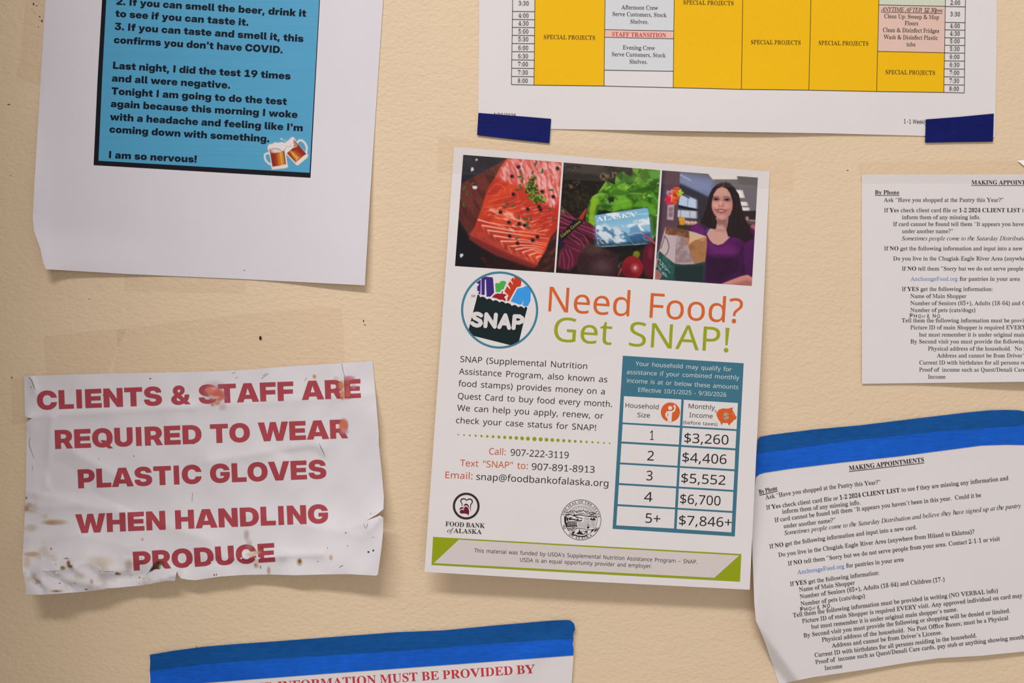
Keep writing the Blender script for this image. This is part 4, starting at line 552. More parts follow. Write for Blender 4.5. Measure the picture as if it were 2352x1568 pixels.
38:(680,[137,-6,-29,2,-26,7,-23,11,-18,14,-15,17,-9,20,-5,21,0,19,7,28,7,13,14,16,26,21,93,58,12,11,6,14,-2,14,-10,10,-14,2,-16,-4,-9,-13,-1,-16,11,-23,29,-36,182,-200,-98,0,-152,161,-25,31,-14,22,-7,17,-5,18,-1,30,5,21,14,28,22,22,19,10,22,7,36,2,22,-4,19,-8,16,-12,13,-14,9,-16,6,-19,2,-19,-2,-20,-9,-25,-20,-27,-96,-70,-12,-11,-4,-7,-2,-13,2,-12,5,-9,15,-10,24,-2,22,5,28,17,19,18,14,23,10,26,3,29,78,0,-1,-24,-6,-36,-11,-34,-16,-29,-15,-17,-17,-15,-55,-27,-29,-9]),
32:(260,),
}
STEP['A'] = 6
GLYPHS['A'] = {
48:(648,[54,-2,-16,4,-13,9,-9,16,-3,10,-2,24,3,23,2,10,9,16,13,10,16,3,16,-3,13,-10,9,-16,3,-10,2,-23,-2,-24,-3,-10,-9,-16,-13,-9],[54,12,11,3,8,7,7,20,1,19,-1,18,-7,20,-8,7,-11,3,-10,-3,-9,-7,-7,-20,-1,-18,1,-19,7,-20,9,-7]),
49:(648,[18,0,0,13,75,0,0,-13],[66,121,0,-121,-16,0,0,106,-30,-21,0,17,27,19]),
50:(648,[15,0,0,12,52,56,6,10,3,11,-2,7,-4,6,-9,6,-8,1,-8,-1,-7,-4,-6,-9,-1,-8,-16,0,1,7,4,12,9,9,11,6,21,1,12,-4,10,-7,6,-10,2,-12,-2,-13,-13,-20,-39,-42,56,0,0,-14]),
53:(648,[53,-2,-14,2,-11,6,-11,13,-3,12,16,0,2,-7,6,-7,11,-4,8,0,8,3,9,9,3,9,0,10,-5,12,-11,8,-17,1,-13,-6,-15,2,7,60,65,0,0,-14,-51,0,-4,-35,10,5,8,2,9,0,10,-3,9,-5,7,-7,4,-9,3,-10,-2,-21,-7,-12,-10,-8,-7,-3]),
57:(648,[54,123,14,-2,6,-3,10,-9,7,-12,1,-20,-3,-13,-8,-15,-33,-49,-17,0,40,59,2,0,-7,-8,-8,-4,-13,0,-13,4,-9,8,-6,11,-1,21,4,13,9,10,11,7],[54,109,-9,-1,-7,-5,-6,-10,-2,-9,2,-9,4,-8,9,-7,9,-1,8,1,10,7,4,8,2,9,-2,9,-6,10,-7,5]),
47:(362,[57,127,-39,-145,-14,0,39,145]),
45:(648,[80,59,0,-14,-53,0,0,14]),
87:(989,[37,0,-33,121,17,0,27,-111,-2,0,5,26,22,85,18,0,28,-111,-2,0,4,21,23,90,17,0,-34,-121,-18,0,-22,81,-6,32,3,0,-5,-25,-23,-88]),
101:(584,[51,-2,-16,3,-13,7,-8,12,-3,8,-3,17,3,17,2,7,9,13,12,7,15,3,19,-4,12,-10,8,-16,1,-15,0,-7,-71,0,0,13,63,0,-7,-5,-1,11,-4,9,-10,9,-10,2,-9,-2,-11,-9,-5,-12,0,-20,3,-11,6,-7,8,-5,14,-1,11,4,7,9,15,-4,-7,-12,-8,-6,-10,-4]),
107:(551,[27,32,0,19,3,0,38,40,19,0,-42,-43,-2,0],[13,0,0,121,15,0,0,-121],[70,0,-34,44,11,11,43,-55]),
108:(278,[34,-1,-12,3,-4,3,-5,9,0,107,15,0,0,-101,3,-6,10,0,3,-13]),
121:(565,[11,-33,4,13,7,-1,8,2,5,7,4,12,-35,91,17,0,21,-59,8,-28,-6,0,8,28,21,59,17,0,-44,-113,-5,-6,-10,-6,-11,-1]),
32:(270,),
}
STEP['V'] = 2
GLYPHS['V'] = {
65:(671,[0,0,146,358,43,0,146,-358,-49,0,-45,110,-149,0,-44,-110],[108,150,119,0,-44,113,-16,49,-16,-54]),
67:(664,[204,-5,-43,4,-36,10,-31,18,-24,24,-19,31,-12,35,-6,40,0,43,6,39,14,35,20,30,26,25,32,18,18,7,41,7,45,0,43,-7,38,-13,-19,-38,-39,13,-37,6,-33,-1,-21,-5,-19,-7,-17,-11,-14,-14,-13,-17,-10,-18,-7,-21,-4,-24,0,-51,4,-23,7,-21,9,-19,11,-17,14,-14,17,-11,20,-7,22,-5,24,-2,38,3,52,11,0,-38,-43,-12]),
68:(766,[51,0,0,357,115,0,43,-3,38,-10,18,-7,30,-19,24,-25,18,-31,11,-37,2,-21,-1,-56,-6,-31,-10,-27,-15,-24,-18,-20,-23,-17,-25,-13,-29,-9,-32,-5,-36,-2],[98,38,51,0,55,6,43,17,30,29,18,39,6,51,-1,28,-5,24,-7,21,-10,17,-14,15,-16,12,-18,10,-21,6,-24,4,-87,1]),
69:(584,[51,0,0,357,209,0,0,-39,-162,0,0,-112,153,0,0,-39,-153,0,0,-127,162,0,0,-40]),
70:(545,[51,0,0,357,209,0,0,-39,-162,0,0,-127,152,0,0,-39,-152,0,0,-152]),
71:(764,[212,-5,-44,4,-38,10,-32,18,-26,24,-19,30,-14,35,-4,20,-3,42,4,43,11,37,18,33,25,27,32,21,37,15,43,7,49,0,46,-7,41,-13,-18,-39,-35,12,-40,8,-47,-1,-23,-5,-21,-7,-19,-11,-16,-14,-14,-17,-10,-18,-8,-21,-4,-24,-1,-42,9,-45,11,-26,17,-22,22,-17,28,-11,16,-4,56,-3,55,8,0,106,-82,0,0,40,129,0,0,-174,-61,-14]),
72:(778,[51,0,0,357,47,0,0,-151,192,0,0,151,48,0,0,-357,-48,0,0,166,-192,0,0,-166]),
73:(441,[87,0,0,357,47,0,0,-357],[32,0,0,31,157,0,0,-31],[32,326,0,31,157,0,0,-31]),
77:(952,[51,0,0,357,70,0,115,-293,2,0,118,293,69,0,0,-357,-46,0,0,230,3,82,-2,0,-125,-312,-39,0,-123,313,-2,0,3,-74,0,-239]),
78:(798,[51,0,0,357,55,0,200,-295,2,0,-4,87,0,208,44,0,0,-357,-55,0,-201,296,-2,0,4,-86,0,-210]),
80:(635,[51,0,0,357,127,-1,25,-3,21,-6,18,-8,15,-9,12,-12,10,-14,6,-16,5,-17,0,-31,-4,-22,-9,-21,-6,-10,-18,-18,-23,-14,-14,-6,-16,-4,-37,-5,-65,-1,0,-139],[98,178,76,2,30,8,21,14,13,20,4,28,-4,25,-11,19,-18,14,-27,8,-36,2,-48,0]),
81:(820,[291,-85,-73,81,-35,0,-41,7,-17,7,-31,18,-25,24,-10,15,-15,33,-9,37,-3,43,3,41,9,38,15,32,22,27,27,22,17,8,37,11,44,3,42,-3,36,-11,16,-8,28,-21,22,-27,15,-33,10,-38,3,-42,-4,-49,-14,-43,-22,-37,-14,-15,-16,-12,-19,-11,-20,-8,90,-89],[205,34,25,2,21,4,19,8,16,11,13,14,10,16,9,19,9,45,1,26,-1,26,-9,44,-9,19,-10,17,-13,14,-16,10,-19,8,-21,4,-24,2,-24,-2,-22,-4,-18,-8,-17,-10,-13,-14,-11,-17,-8,-19,-6,-21,-5,-49,5,-49,6,-22,8,-19,11,-16,13,-14,16,-11,19,-8,21,-4]),
83:(576,[130,-5,-59,5,-44,12,0,43,36,-12,45,-8,40,0,27,5,20,10,14,14,6,17,1,17,-3,13,-8,15,-16,13,-25,13,-70,27,-15,9,-23,18,-16,22,-5,13,-3,30,2,21,7,19,12,16,16,14,20,10,23,7,25,4,38,-1,33,-5,47,-14,-15,-38,-33,11,-37,7,-33,0,-23,-5,-17,-9,-11,-13,-6,-15,1,-23,6,-17,19,-17,23,-12,79,-32,18,-11,15,-12,11,-14,7,-16,4,-20,-1,-29,-4,-16,-7,-15,-11,-13,-13,-11,-33,-17,-19,-6]),
84:(584,[122,0,0,318,-117,0,0,39,281,0,0,-39,-116,0,0,-318]),
85:(768,[190,-5,-27,1,-23,5,-22,7,-18,10,-16,13,-13,16,-11,17,-7,19,-4,21,-2,23,0,230,47,0,0,-231,4,-32,5,-14,16,-22,23,-15,15,-5,36,-4,36,4,15,5,22,17,15,23,5,13,3,30,0,231,47,0,0,-231,-3,-28,-7,-27,-13,-23,-8,-11,-21,-17,-12,-8,-28,-11,-17,-3]),
87:(976,[106,0,-100,357,50,0,63,-236,13,-67,15,70,71,233,49,0,71,-226,18,-77,14,67,62,236,49,0,-99,-357,-48,0,-73,234,-19,70,-12,-53,-77,-251]),
89:(594,[125,0,0,136,-125,221,51,0,98,-175,97,175,51,0,-125,-219,0,-138]),
97:(589,[113,-5,-15,1,-26,6,-23,12,-9,9,-7,10,-8,26,0,31,4,14,7,12,9,11,12,9,32,14,44,8,74,4,-3,39,-7,17,-5,6,-15,8,-18,4,-19,1,-25,-4,-46,-17,-14,34,34,13,41,8,41,1,32,-7,24,-14,9,-10,12,-25,3,-16,1,-200,-34,0,-9,38,-2,0,-15,-16,-23,-16,-19,-7],[123,30,14,1,25,6,21,12,8,9,12,21,2,13,1,39,-78,-5,-26,-7,-17,-12,-10,-14,-2,-9,0,-19,4,-14,15,-14,15,-5]),
98:(646,[178,-5,-25,2,-20,5,-24,14,-18,18,-4,0,-9,-34,-33,0,0,380,46,0,0,-106,-3,-42,3,0,18,19,24,14,32,7,33,-1,19,-4,17,-7,15,-10,13,-12,12,-16,9,-18,6,-20,4,-24,0,-52,-4,-24,-7,-21,-8,-18,-12,-15,-14,-13,-15,-9,-17,-7,-18,-5],[171,32,27,4,21,12,9,10,12,25,5,32,1,19,-3,37,-9,28,-15,21,-21,12,-28,4,-17,-1,-27,-8,-18,-15,-11,-24,-3,-16,-3,-38,3,-36,3,-16,11,-24,8,-10,10,-7,28,-8]),
99:(504,[158,-5,-29,2,-26,7,-23,12,-19,17,-16,21,-10,28,-5,32,0,38,2,17,8,31,14,25,17,19,22,14,25,10,28,4,23,1,33,-4,33,-11,-15,-36,-36,10,-24,2,-30,-4,-23,-12,-17,-20,-10,-28,-3,-37,3,-35,10,-28,16,-21,10,-7,26,-8,24,-1,32,5,32,10,0,-38,-31,-11]),
100:(646,[144,-5,-38,6,-17,7,-15,9,-14,13,-11,15,-9,18,-6,21,-4,23,0,53,4,23,6,21,9,18,12,16,13,12,15,10,17,7,19,5,32,1,32,-7,17,-9,26,-23,3,0,-3,36,0,110,46,0,0,-380,-37,0,-7,36,-2,0,-18,-19,-24,-14,-21,-6],[152,32,31,3,23,11,8,9,7,10,9,26,3,42,-3,36,-4,16,-11,25,-8,9,-10,8,-13,5,-33,4,-27,-4,-21,-14,-8,-10,-6,-12,-9,-29,-3,-35,3,-34,3,-15,12,-25,18,-17,12,-5]),
101:(592,[164,-5,-30,2,-28,8,-24,12,-11,8,-18,20,-13,25,-8,29,-2,16,-1,34,5,31,5,14,12,26,16,20,21,16,24,11,27,5,42,-1,24,-8,20,-11,17,-16,13,-20,9,-24,5,-26,0,-40,-192,0,4,-33,5,-14,15,-23,22,-15,27,-8,37,0,35,6,35,12,0,-39,-43,-13],[78,160,143,0,-3,26,-8,21,-6,9,-16,13,-22,7,-13,1,-13,-1,-22,-6,-17,-13,-13,-19,-5,-11]),
102:(361,[57,0,0,234,-49,0,0,20,49,16,1,35,8,32,7,12,19,19,25,11,32,3,25,-1,29,-7,-12,-35,-33,7,-25,-2,-13,-7,-5,-5,-8,-15,-3,-20,-1,-29,71,0,0,-34,-71,0,0,-234]),
103:(646,[152,-120,-24,1,-42,5,-35,11,0,41,36,-14,44,-7,38,0,24,7,10,5,16,16,10,21,3,13,2,57,-30,-26,-17,-9,-20,-4,-22,-2,-21,1,-19,5,-17,7,-15,10,-13,14,-11,15,-9,18,-6,21,-4,22,0,50,10,43,9,18,11,16,13,14,15,10,17,8,19,4,20,2,32,-4,27,-10,16,-12,14,-15,2,0,7,36,36,0,0,-272,-5,-42,-6,-17,-8,-15,-11,-13,-14,-10,-16,-9,-20,-5],[152,31,16,1,26,7,20,14,7,10,9,25,3,46,-3,38,-10,30,-7,10,-19,15,-27,8,-16,1,-26,-4,-11,-6,-18,-17,-12,-25,-4,-15,-3,-36,3,-36,4,-15,12,-25,18,-17,11,-5]),
104:(649,[45,0,0,380,46,0,0,-119,-3,-30,3,0,20,21,17,10,30,9,21,1,37,-3,29,-11,20,-19,8,-13,5,-15,4,-37,0,-174,-46,0,0,172,-2,23,-8,18,-12,13,-18,7,-23,3,-17,-1,-29,-8,-10,-7,-15,-20,-8,-27,-2,-17,-1,-156]),
105:(271,[68,312,-12,3,-7,5,-5,6,-3,14,3,15,5,7,7,4,12,2,12,-2,10,-7,4,-8,1,-11,-3,-14,-5,-6,-7,-5],[45,0,0,268,46,0,0,-268]),
107:(561,[45,0,0,380,45,0,0,-202,-2,-40,2,0,34,40,90,90,54,0,-114,-114,122,-154,-56,0,-98,125,-32,-27,0,-98]),
108:(271,[45,0,0,380,46,0,0,-380]),
109:(982,[45,0,0,268,37,0,7,-36,2,0,19,21,17,10,28,8,19,2,25,-2,21,-5,17,-9,14,-13,9,-16,3,0,13,16,16,13,19,9,32,7,28,-1,31,-7,23,-15,8,-11,12,-27,2,-18,1,-194,-45,0,0,172,-3,23,-6,18,-12,13,-16,7,-21,3,-15,-1,-25,-7,-18,-14,-11,-22,-4,-13,-3,-31,0,-148,-45,0,0,172,-3,23,-7,18,-11,13,-16,7,-21,3,-16,-1,-26,-8,-9,-7,-14,-20,-4,-13,-6,-30,0,-157]),
110:(649,[45,0,0,268,37,0,7,-36,2,0,13,15,16,11,19,8,30,7,30,-1,17,-3,29,-11,11,-8,9,-11,8,-12,8,-33,1,-194,-46,0,0,172,-2,23,-8,18,-12,13,-18,7,-23,3,-17,-1,-28,-8,-11,-7,-15,-20,-8,-27,-2,-16,-1,-157]),
111:(635,[158,-5,-28,3,-26,7,-24,13,-19,18,-15,23,-11,27,-6,48,1,26,5,23,7,20,9,18,13,16,15,13,17,10,19,7,21,5,24,1,29,-3,26,-7,23,-13,19,-18,16,-22,10,-27,6,-49,-1,-25,-4,-23,-7,-20,-10,-19,-13,-15,-15,-14,-18,-10,-19,-7,-21,-5],[159,32,16,1,27,8,20,18,12,26,7,31,1,18,-4,35,-9,28,-7,12,-9,10,-24,13,-30,4,-17,-1,-27,-9,-19,-17,-12,-25,-4,-15,-3,-35,3,-34,4,-15,12,-26,20,-18,12,-5]),
112:(646,[45,-120,0,388,37,0,7,-36,20,19,15,10,29,10,25,2,20,-1,19,-5,17,-6,15,-10,13,-13,12,-15,9,-18,6,-21,4,-23,0,-53,-4,-23,-6,-21,-9,-18,-12,-16,-13,-12,-15,-10,-17,-7,-19,-5,-20,-1,-24,2,-21,6,-17,9,-25,22,-3,0,3,-40,0,-114],[171,32,28,4,14,9,12,12,9,16,7,18,5,44,-1,18,-5,31,-12,24,-19,18,-24,9,-15,1,-16,-1,-26,-7,-19,-15,-11,-22,-4,-14,-3,-43,3,-35,3,-16,11,-25,8,-9,10,-8,13,-5]),
113:(646,[232,-120,0,122,3,34,-3,0,-18,-19,-25,-14,-33,-8,-32,1,-18,5,-17,7,-15,9,-13,13,-12,15,-9,18,-6,21,-4,23,-1,27,5,49,6,21,10,18,11,16,14,12,15,10,17,7,18,5,20,1,35,-4,27,-13,28,-24,7,36,36,0,0,-388],[152,32,17,0,26,8,19,14,6,10,9,26,4,43,-3,37,-9,29,-6,11,-9,10,-23,12,-32,4,-27,-4,-11,-6,-18,-18,-7,-12,-8,-29,-3,-35,3,-34,3,-15,12,-25,18,-17,12,-5]),
114:(434,[45,0,0,268,37,0,6,-49,2,0,12,17,15,14,26,17,33,6,33,-3,-6,-40,-30,3,-25,-4,-16,-7,-14,-11,-16,-21,-7,-17,-4,-19,0,-154]),
115:(503,[116,-5,-51,5,-38,12,0,40,32,-12,28,-7,30,-3,25,2,18,5,18,14,5,12,-2,18,-10,13,-14,10,-82,34,-22,13,-11,10,-11,17,-4,16,1,21,3,12,6,10,19,17,12,7,29,9,35,3,20,-1,28,-4,26,-7,16,-6,-16,-35,-45,14,-43,3,-18,-3,-14,-6,-10,-8,-5,-10,2,-18,12,-12,22,-12,66,-26,23,-12,22,-20,8,-20,1,-31,-10,-25,-9,-10,-11,-9,-27,-13,-35,-6]),
116:(379,[131,-5,-26,3,-22,8,-18,15,-9,14,-7,31,-1,168,-40,0,0,21,41,17,18,58,27,0,0,-62,82,0,0,-34,-82,0,0,-155,5,-25,8,-11,17,-10,23,-2,31,5,0,-33,-21,-6]),
117:(649,[144,-5,-37,4,-29,11,-20,19,-7,12,-5,15,-5,36,0,176,47,0,0,-172,3,-24,7,-17,13,-13,17,-8,23,-2,17,1,28,7,11,8,15,19,5,13,6,31,1,157,46,0,0,-268,-38,0,-7,36,-2,0,-20,-22,-18,-9,-30,-8]),
118:(533,[107,0,-107,268,49,0,65,-172,18,-57,2,0,24,71,59,158,50,0,-107,-268]),
119:(825,[83,0,-77,268,48,0,43,-160,14,-62,2,0,16,62,53,160,50,0,55,-172,12,-50,2,0,12,52,47,170,47,0,-78,-268,-54,0,-54,168,-14,54,-2,0,-16,-63,-54,-159]),
120:(555,[9,0,102,137,-97,131,53,0,72,-101,72,101,52,0,-97,-131,102,-137,-52,0,-77,107,-78,-107]),
121:(536,[44,-120,-38,4,0,35,40,-2,23,7,12,11,10,13,23,51,-113,269,49,0,67,-168,17,-58,2,0,19,58,63,168,50,0,-122,-305,-13,-28,-16,-23,-19,-18,-24,-10]),
122:(494,[20,0,0,29,152,205,-143,0,0,34,194,0,0,-33,-149,-201,152,0,0,-34]),
48:(601,[150,-5,-24,2,-22,6,-19,10,-16,13,-13,18,-11,21,-8,24,-6,27,-5,63,2,44,6,38,10,33,14,26,20,21,24,14,30,7,18,0,24,-1,21,-6,19,-10,16,-13,14,-18,11,-21,8,-24,7,-27,5,-63,-2,-43,-6,-39,-11,-32,-14,-27,-20,-21,-25,-14,-30,-7],[150,32,15,2,14,4,12,8,11,10,8,13,6,16,9,41,3,53,-3,53,-9,40,-6,16,-8,14,-11,10,-12,7,-14,5,-15,1,-16,-1,-14,-5,-12,-7,-10,-10,-8,-14,-7,-16,-8,-40,-3,-53,3,-53,8,-41,7,-16,8,-13,10,-10,12,-8,14,-4]),
49:(601,[141,0,0,258,2,53,-72,-59,-24,30,101,75,38,0,0,-357],[66,0,0,31,194,0,0,-31]),
50:(601,[25,0,0,36,120,116,34,35,17,25,8,17,5,17,2,18,-3,22,-9,17,-15,12,-18,7,-32,2,-29,-5,-25,-12,-26,-17,-25,30,40,25,23,9,25,6,47,1,19,-3,31,-12,24,-20,15,-26,5,-33,-2,-22,-6,-20,-15,-30,-23,-29,-129,-126,190,0,0,-40]),
51:(601,[127,-5,-55,4,-20,5,-28,10,0,42,51,-18,52,-6,19,1,31,6,13,5,18,15,11,19,3,24,-1,13,-9,21,-17,15,-26,9,-33,5,-55,1,0,37,54,1,16,2,26,9,11,7,8,7,12,19,4,22,-3,19,-9,16,-15,11,-19,7,-23,2,-23,-1,-20,-4,-26,-11,-25,-14,-23,30,27,17,35,13,40,7,37,-1,37,-8,16,-7,23,-20,13,-24,4,-14,0,-28,-3,-13,-10,-22,-7,-9,-19,-14,-38,-14,0,-2,17,-3,29,-9,21,-15,8,-9,11,-22,2,-13,1,-26,-5,-22,-10,-21,-7,-9,-17,-16,-23,-13,-28,-8]),
52:(601,[191,0,0,81,-180,0,0,37,176,241,48,0,0,-239,55,0,0,-39,-55,0,0,-81],[56,120,135,0,0,133,2,59,-2,0,-20,-36]),
53:(601,[130,-5,-54,5,-19,5,-24,9,0,42,36,-15,42,-7,36,-1,28,6,23,12,16,19,8,25,0,28,-2,12,-11,20,-19,15,-12,5,-30,6,-19,1,-64,-8,-23,14,14,169,188,0,0,-40,-148,0,-9,-103,57,5,23,-1,38,-9,31,-17,13,-12,9,-14,7,-16,4,-17,0,-40,-5,-20,-7,-17,-10,-16,-14,-13,-16,-12,-18,-9,-21,-6,-23,-4]),
54:(601,[156,-5,-40,6,-24,11,-21,16,-10,11,-15,25,-11,31,-5,37,0,51,9,60,16,40,15,24,19,21,25,16,30,12,36,5,35,1,28,-4,4,0,0,-38,-26,5,-33,1,-26,-4,-21,-8,-17,-10,-21,-21,-10,-17,-10,-29,-8,-55,3,0,18,19,25,15,33,7,32,-1,33,-9,27,-18,10,-12,15,-30,5,-38,-2,-21,-4,-20,-6,-18,-9,-15,-12,-14,-13,-12,-16,-8,-37,-11],[156,32,13,1,22,6,18,13,14,20,4,13,3,30,-1,13,-6,23,-11,18,-8,7,-20,10,-26,3,-28,-4,-16,-6,-13,-8,-11,-11,-8,-12,-5,-12,-1,-12,5,-35,7,-16,10,-15,13,-12,16,-9]),
55:(601,[71,0,154,317,-202,0,0,40,252,0,0,-34,-153,-323]),
56:(601,[151,-5,-44,4,-18,5,-31,16,-11,11,-10,13,-6,14,-5,33,4,27,6,16,10,13,26,23,31,16,-20,14,-18,14,-15,18,-5,10,-6,22,-1,13,5,30,16,23,24,18,31,10,36,4,36,-4,31,-10,25,-18,15,-23,4,-15,1,-24,-4,-15,-6,-14,-19,-23,-42,-27,34,-19,28,-22,10,-14,7,-15,4,-27,-1,-17,-4,-16,-7,-14,-21,-24,-31,-17,-37,-8],[152,206,29,15,23,18,9,16,3,10,0,20,-6,16,-5,6,-15,11,-29,8,-33,-2,-26,-11,-12,-12,-6,-16,0,-24,8,-17,14,-14],[150,30,15,1,25,5,19,11,7,8,10,17,3,20,-4,19,-4,9,-14,15,-31,19,-34,14,-36,-18,-17,-14,-12,-16,-5,-19,-1,-11,3,-19,4,-9,12,-15,19,-11,12,-3]),
57:(601,[101,-5,-47,5,0,38,36,-7,37,2,23,5,28,15,20,21,15,26,8,30,5,45,-3,0,-11,-13,-22,-16,-31,-11,-44,0,-32,9,-27,18,-11,12,-8,14,-10,34,-1,20,3,28,12,36,14,20,18,15,21,12,24,7,28,2,27,-3,38,-14,21,-17,17,-22,13,-28,8,-34,3,-40,-3,-45,-4,-30,-8,-29,-11,-26,-15,-24,-20,-21,-24,-16,-30,-12,-18,-3],[144,168,28,4,15,6,14,8,11,11,8,12,5,12,1,13,-5,34,-8,16,-10,15,-12,12,-16,9,-29,5,-24,-3,-21,-10,-8,-8,-14,-19,-4,-13,-3,-30,3,-25,8,-21,7,-8,17,-13,11,-4]),
46:(281,[70,-7,-15,3,-11,9,-5,9,-1,13,1,13,5,10,11,8,15,2,15,-2,12,-8,4,-10,2,-13,-4,-18,-6,-8,-8,-5]),
44:(281,[22,-64,17,75,9,47,49,0,4,-6,-11,-33,-34,-83]),
58:(281,[70,207,-15,3,-11,9,-5,9,-1,13,1,13,5,10,11,8,15,3,15,-3,12,-8,4,-10,2,-13,-4,-18,-6,-8,-13,-7],[70,-7,-15,3,-11,9,-5,9,-1,13,1,13,5,10,11,8,15,2,15,-2,12,-8,4,-10,2,-13,-4,-18,-6,-8,-8,-5]),
36:(601,[133,-29,0,53,-56,5,-44,12,0,43,45,-14,55,-7,0,101,-53,19,-23,15,-9,9,-12,21,-3,26,1,14,8,25,18,19,11,8,28,11,34,5,0,44,33,0,0,-44,42,-4,51,-14,-14,-38,-37,12,-42,6,0,-100,58,-21,17,-9,13,-11,9,-13,6,-15,1,-32,-9,-24,-8,-11,-21,-17,-29,-12,-37,-7,0,-55],[133,208,0,89,-29,-5,-13,-8,-11,-14,-2,-12,2,-15,10,-16,21,-12],[166,66,23,3,23,10,9,10,5,18,-5,19,-8,10,-13,7,-34,11]),
43:(601,[131,56,0,102,-105,0,0,36,105,0,0,104,38,0,0,-104,104,0,0,-36,-104,0,0,-102]),
45:(338,[21,114,0,40,127,0,0,-40]),
33:(282,[56,100,-13,257,56,0,-13,-257],[70,-7,-10,1,-13,7,-8,13,-1,13,1,13,5,10,11,8,15,2,15,-2,12,-8,4,-10,2,-13,-2,-13,-4,-9,-12,-9]),
63:(456,[74,100,1,35,7,23,18,25,44,39,17,18,8,22,-2,29,-7,14,-13,10,-29,8,-21,0,-28,-3,-46,-18,-17,36,37,14,42,9,44,0,32,-7,26,-16,17,-21,6,-13,4,-30,-5,-31,-6,-13,-13,-17,-51,-45,-17,-18,-10,-21,-2,-29],[94,-7,-11,1,-12,7,-6,8,-4,18,4,18,6,8,12,6,11,1,14,-2,12,-8,4,-10,2,-13,-2,-13,-4,-9,-12,-9]),
40:(315,[98,-79,-28,37,-12,20,-10,21,-15,44,-5,23,-6,47,2,72,9,47,7,23,8,22,22,42,28,38,44,0,-27,-39,-20,-42,-15,-45,-9,-46,-3,-71,3,-23,9,-45,15,-44,9,-21,23,-41,14,-19]),
41:(315,[16,-79,26,39,21,42,15,44,9,45,3,47,-1,23,-2,24,-9,46,-15,45,-10,21,-23,41,-14,19,43,0,15,-19,26,-40,10,-21,15,-45,5,-23,6,-48,0,-48,-2,-24,-9,-46,-7,-22,-8,-22,-22,-41,-29,-37]),
47:(391,[5,0,140,357,45,0,-140,-357]),
34:(428,[141,228,-11,129,50,0,-10,-129],[45,228,-11,129,50,0,-10,-129]),
39:(236,[45,228,-11,129,50,0,-10,-129]),
64:(944,[227,-44,-46,3,-41,11,-36,17,-28,24,-22,30,-15,35,-8,41,-1,23,3,36,7,34,20,46,30,39,25,22,45,24,35,10,58,6,42,-3,38,-11,33,-17,15,-11,14,-12,22,-29,16,-34,8,-40,0,-31,-3,-27,-7,-25,-8,-16,-14,-20,-12,-11,-13,-9,-16,-5,-17,-2,-18,3,-20,11,-13,17,-4,13,-3,0,-15,-20,-21,-15,-27,-8,-26,1,-26,8,-11,7,-10,9,-14,23,-7,28,0,29,4,24,15,31,23,24,20,12,23,7,35,2,36,-4,35,-8,-6,-113,4,-31,10,-13,14,-5,17,2,15,10,15,26,8,35,0,38,-6,33,-13,28,-18,23,-23,19,-27,13,-47,10,-40,0,-42,-7,-36,-16,-30,-21,-23,-27,-17,-33,-10,-37,-4,-40,2,-29,5,-25,8,-23,11,-20,15,-17,18,-14,21,-11,23,-8,27,-5,29,-2,50,5,63,17,0,-34,-50,-15,-24,-3],[226,86,21,3,8,4,7,6,11,16,9,33,4,76,-39,4,-27,-4,-20,-13,-14,-18,-5,-15,-4,-23,0,-21,4,-20,4,-8,11,-11,13,-7]),
32:(420,),
8211:(560,[20,125,0,30,240,0,0,-30]),
}
CAP = {'R': 678, 'B': 678, 'I': 680, 'K': 727, 'A': 727, 'V': 714}
FONT = {}
for face, table in GLYPHS.items():
    FONT[face] = {}
    for code, entry in table.items():
        outlines = []
        for d in entry[1:]:
            P = np.cumsum(np.array(d, float).reshape(-1, 2), 0) * STEP[face]
            outlines.append([tuple(q) for q in P])
        FONT[face][chr(code)] = [outlines, float(entry[0]), None]


def runs_of(s, font):
    out, bold = [], False
    for part in s.split('**'):
        if part:
            out += [(('B' if bold else font), c) for c in part]
        bold = not bold
    return out


def natural(s, font):
    return sum(FONT[f][c][1] for f, c in runs_of(s, font)) / CAP[font]


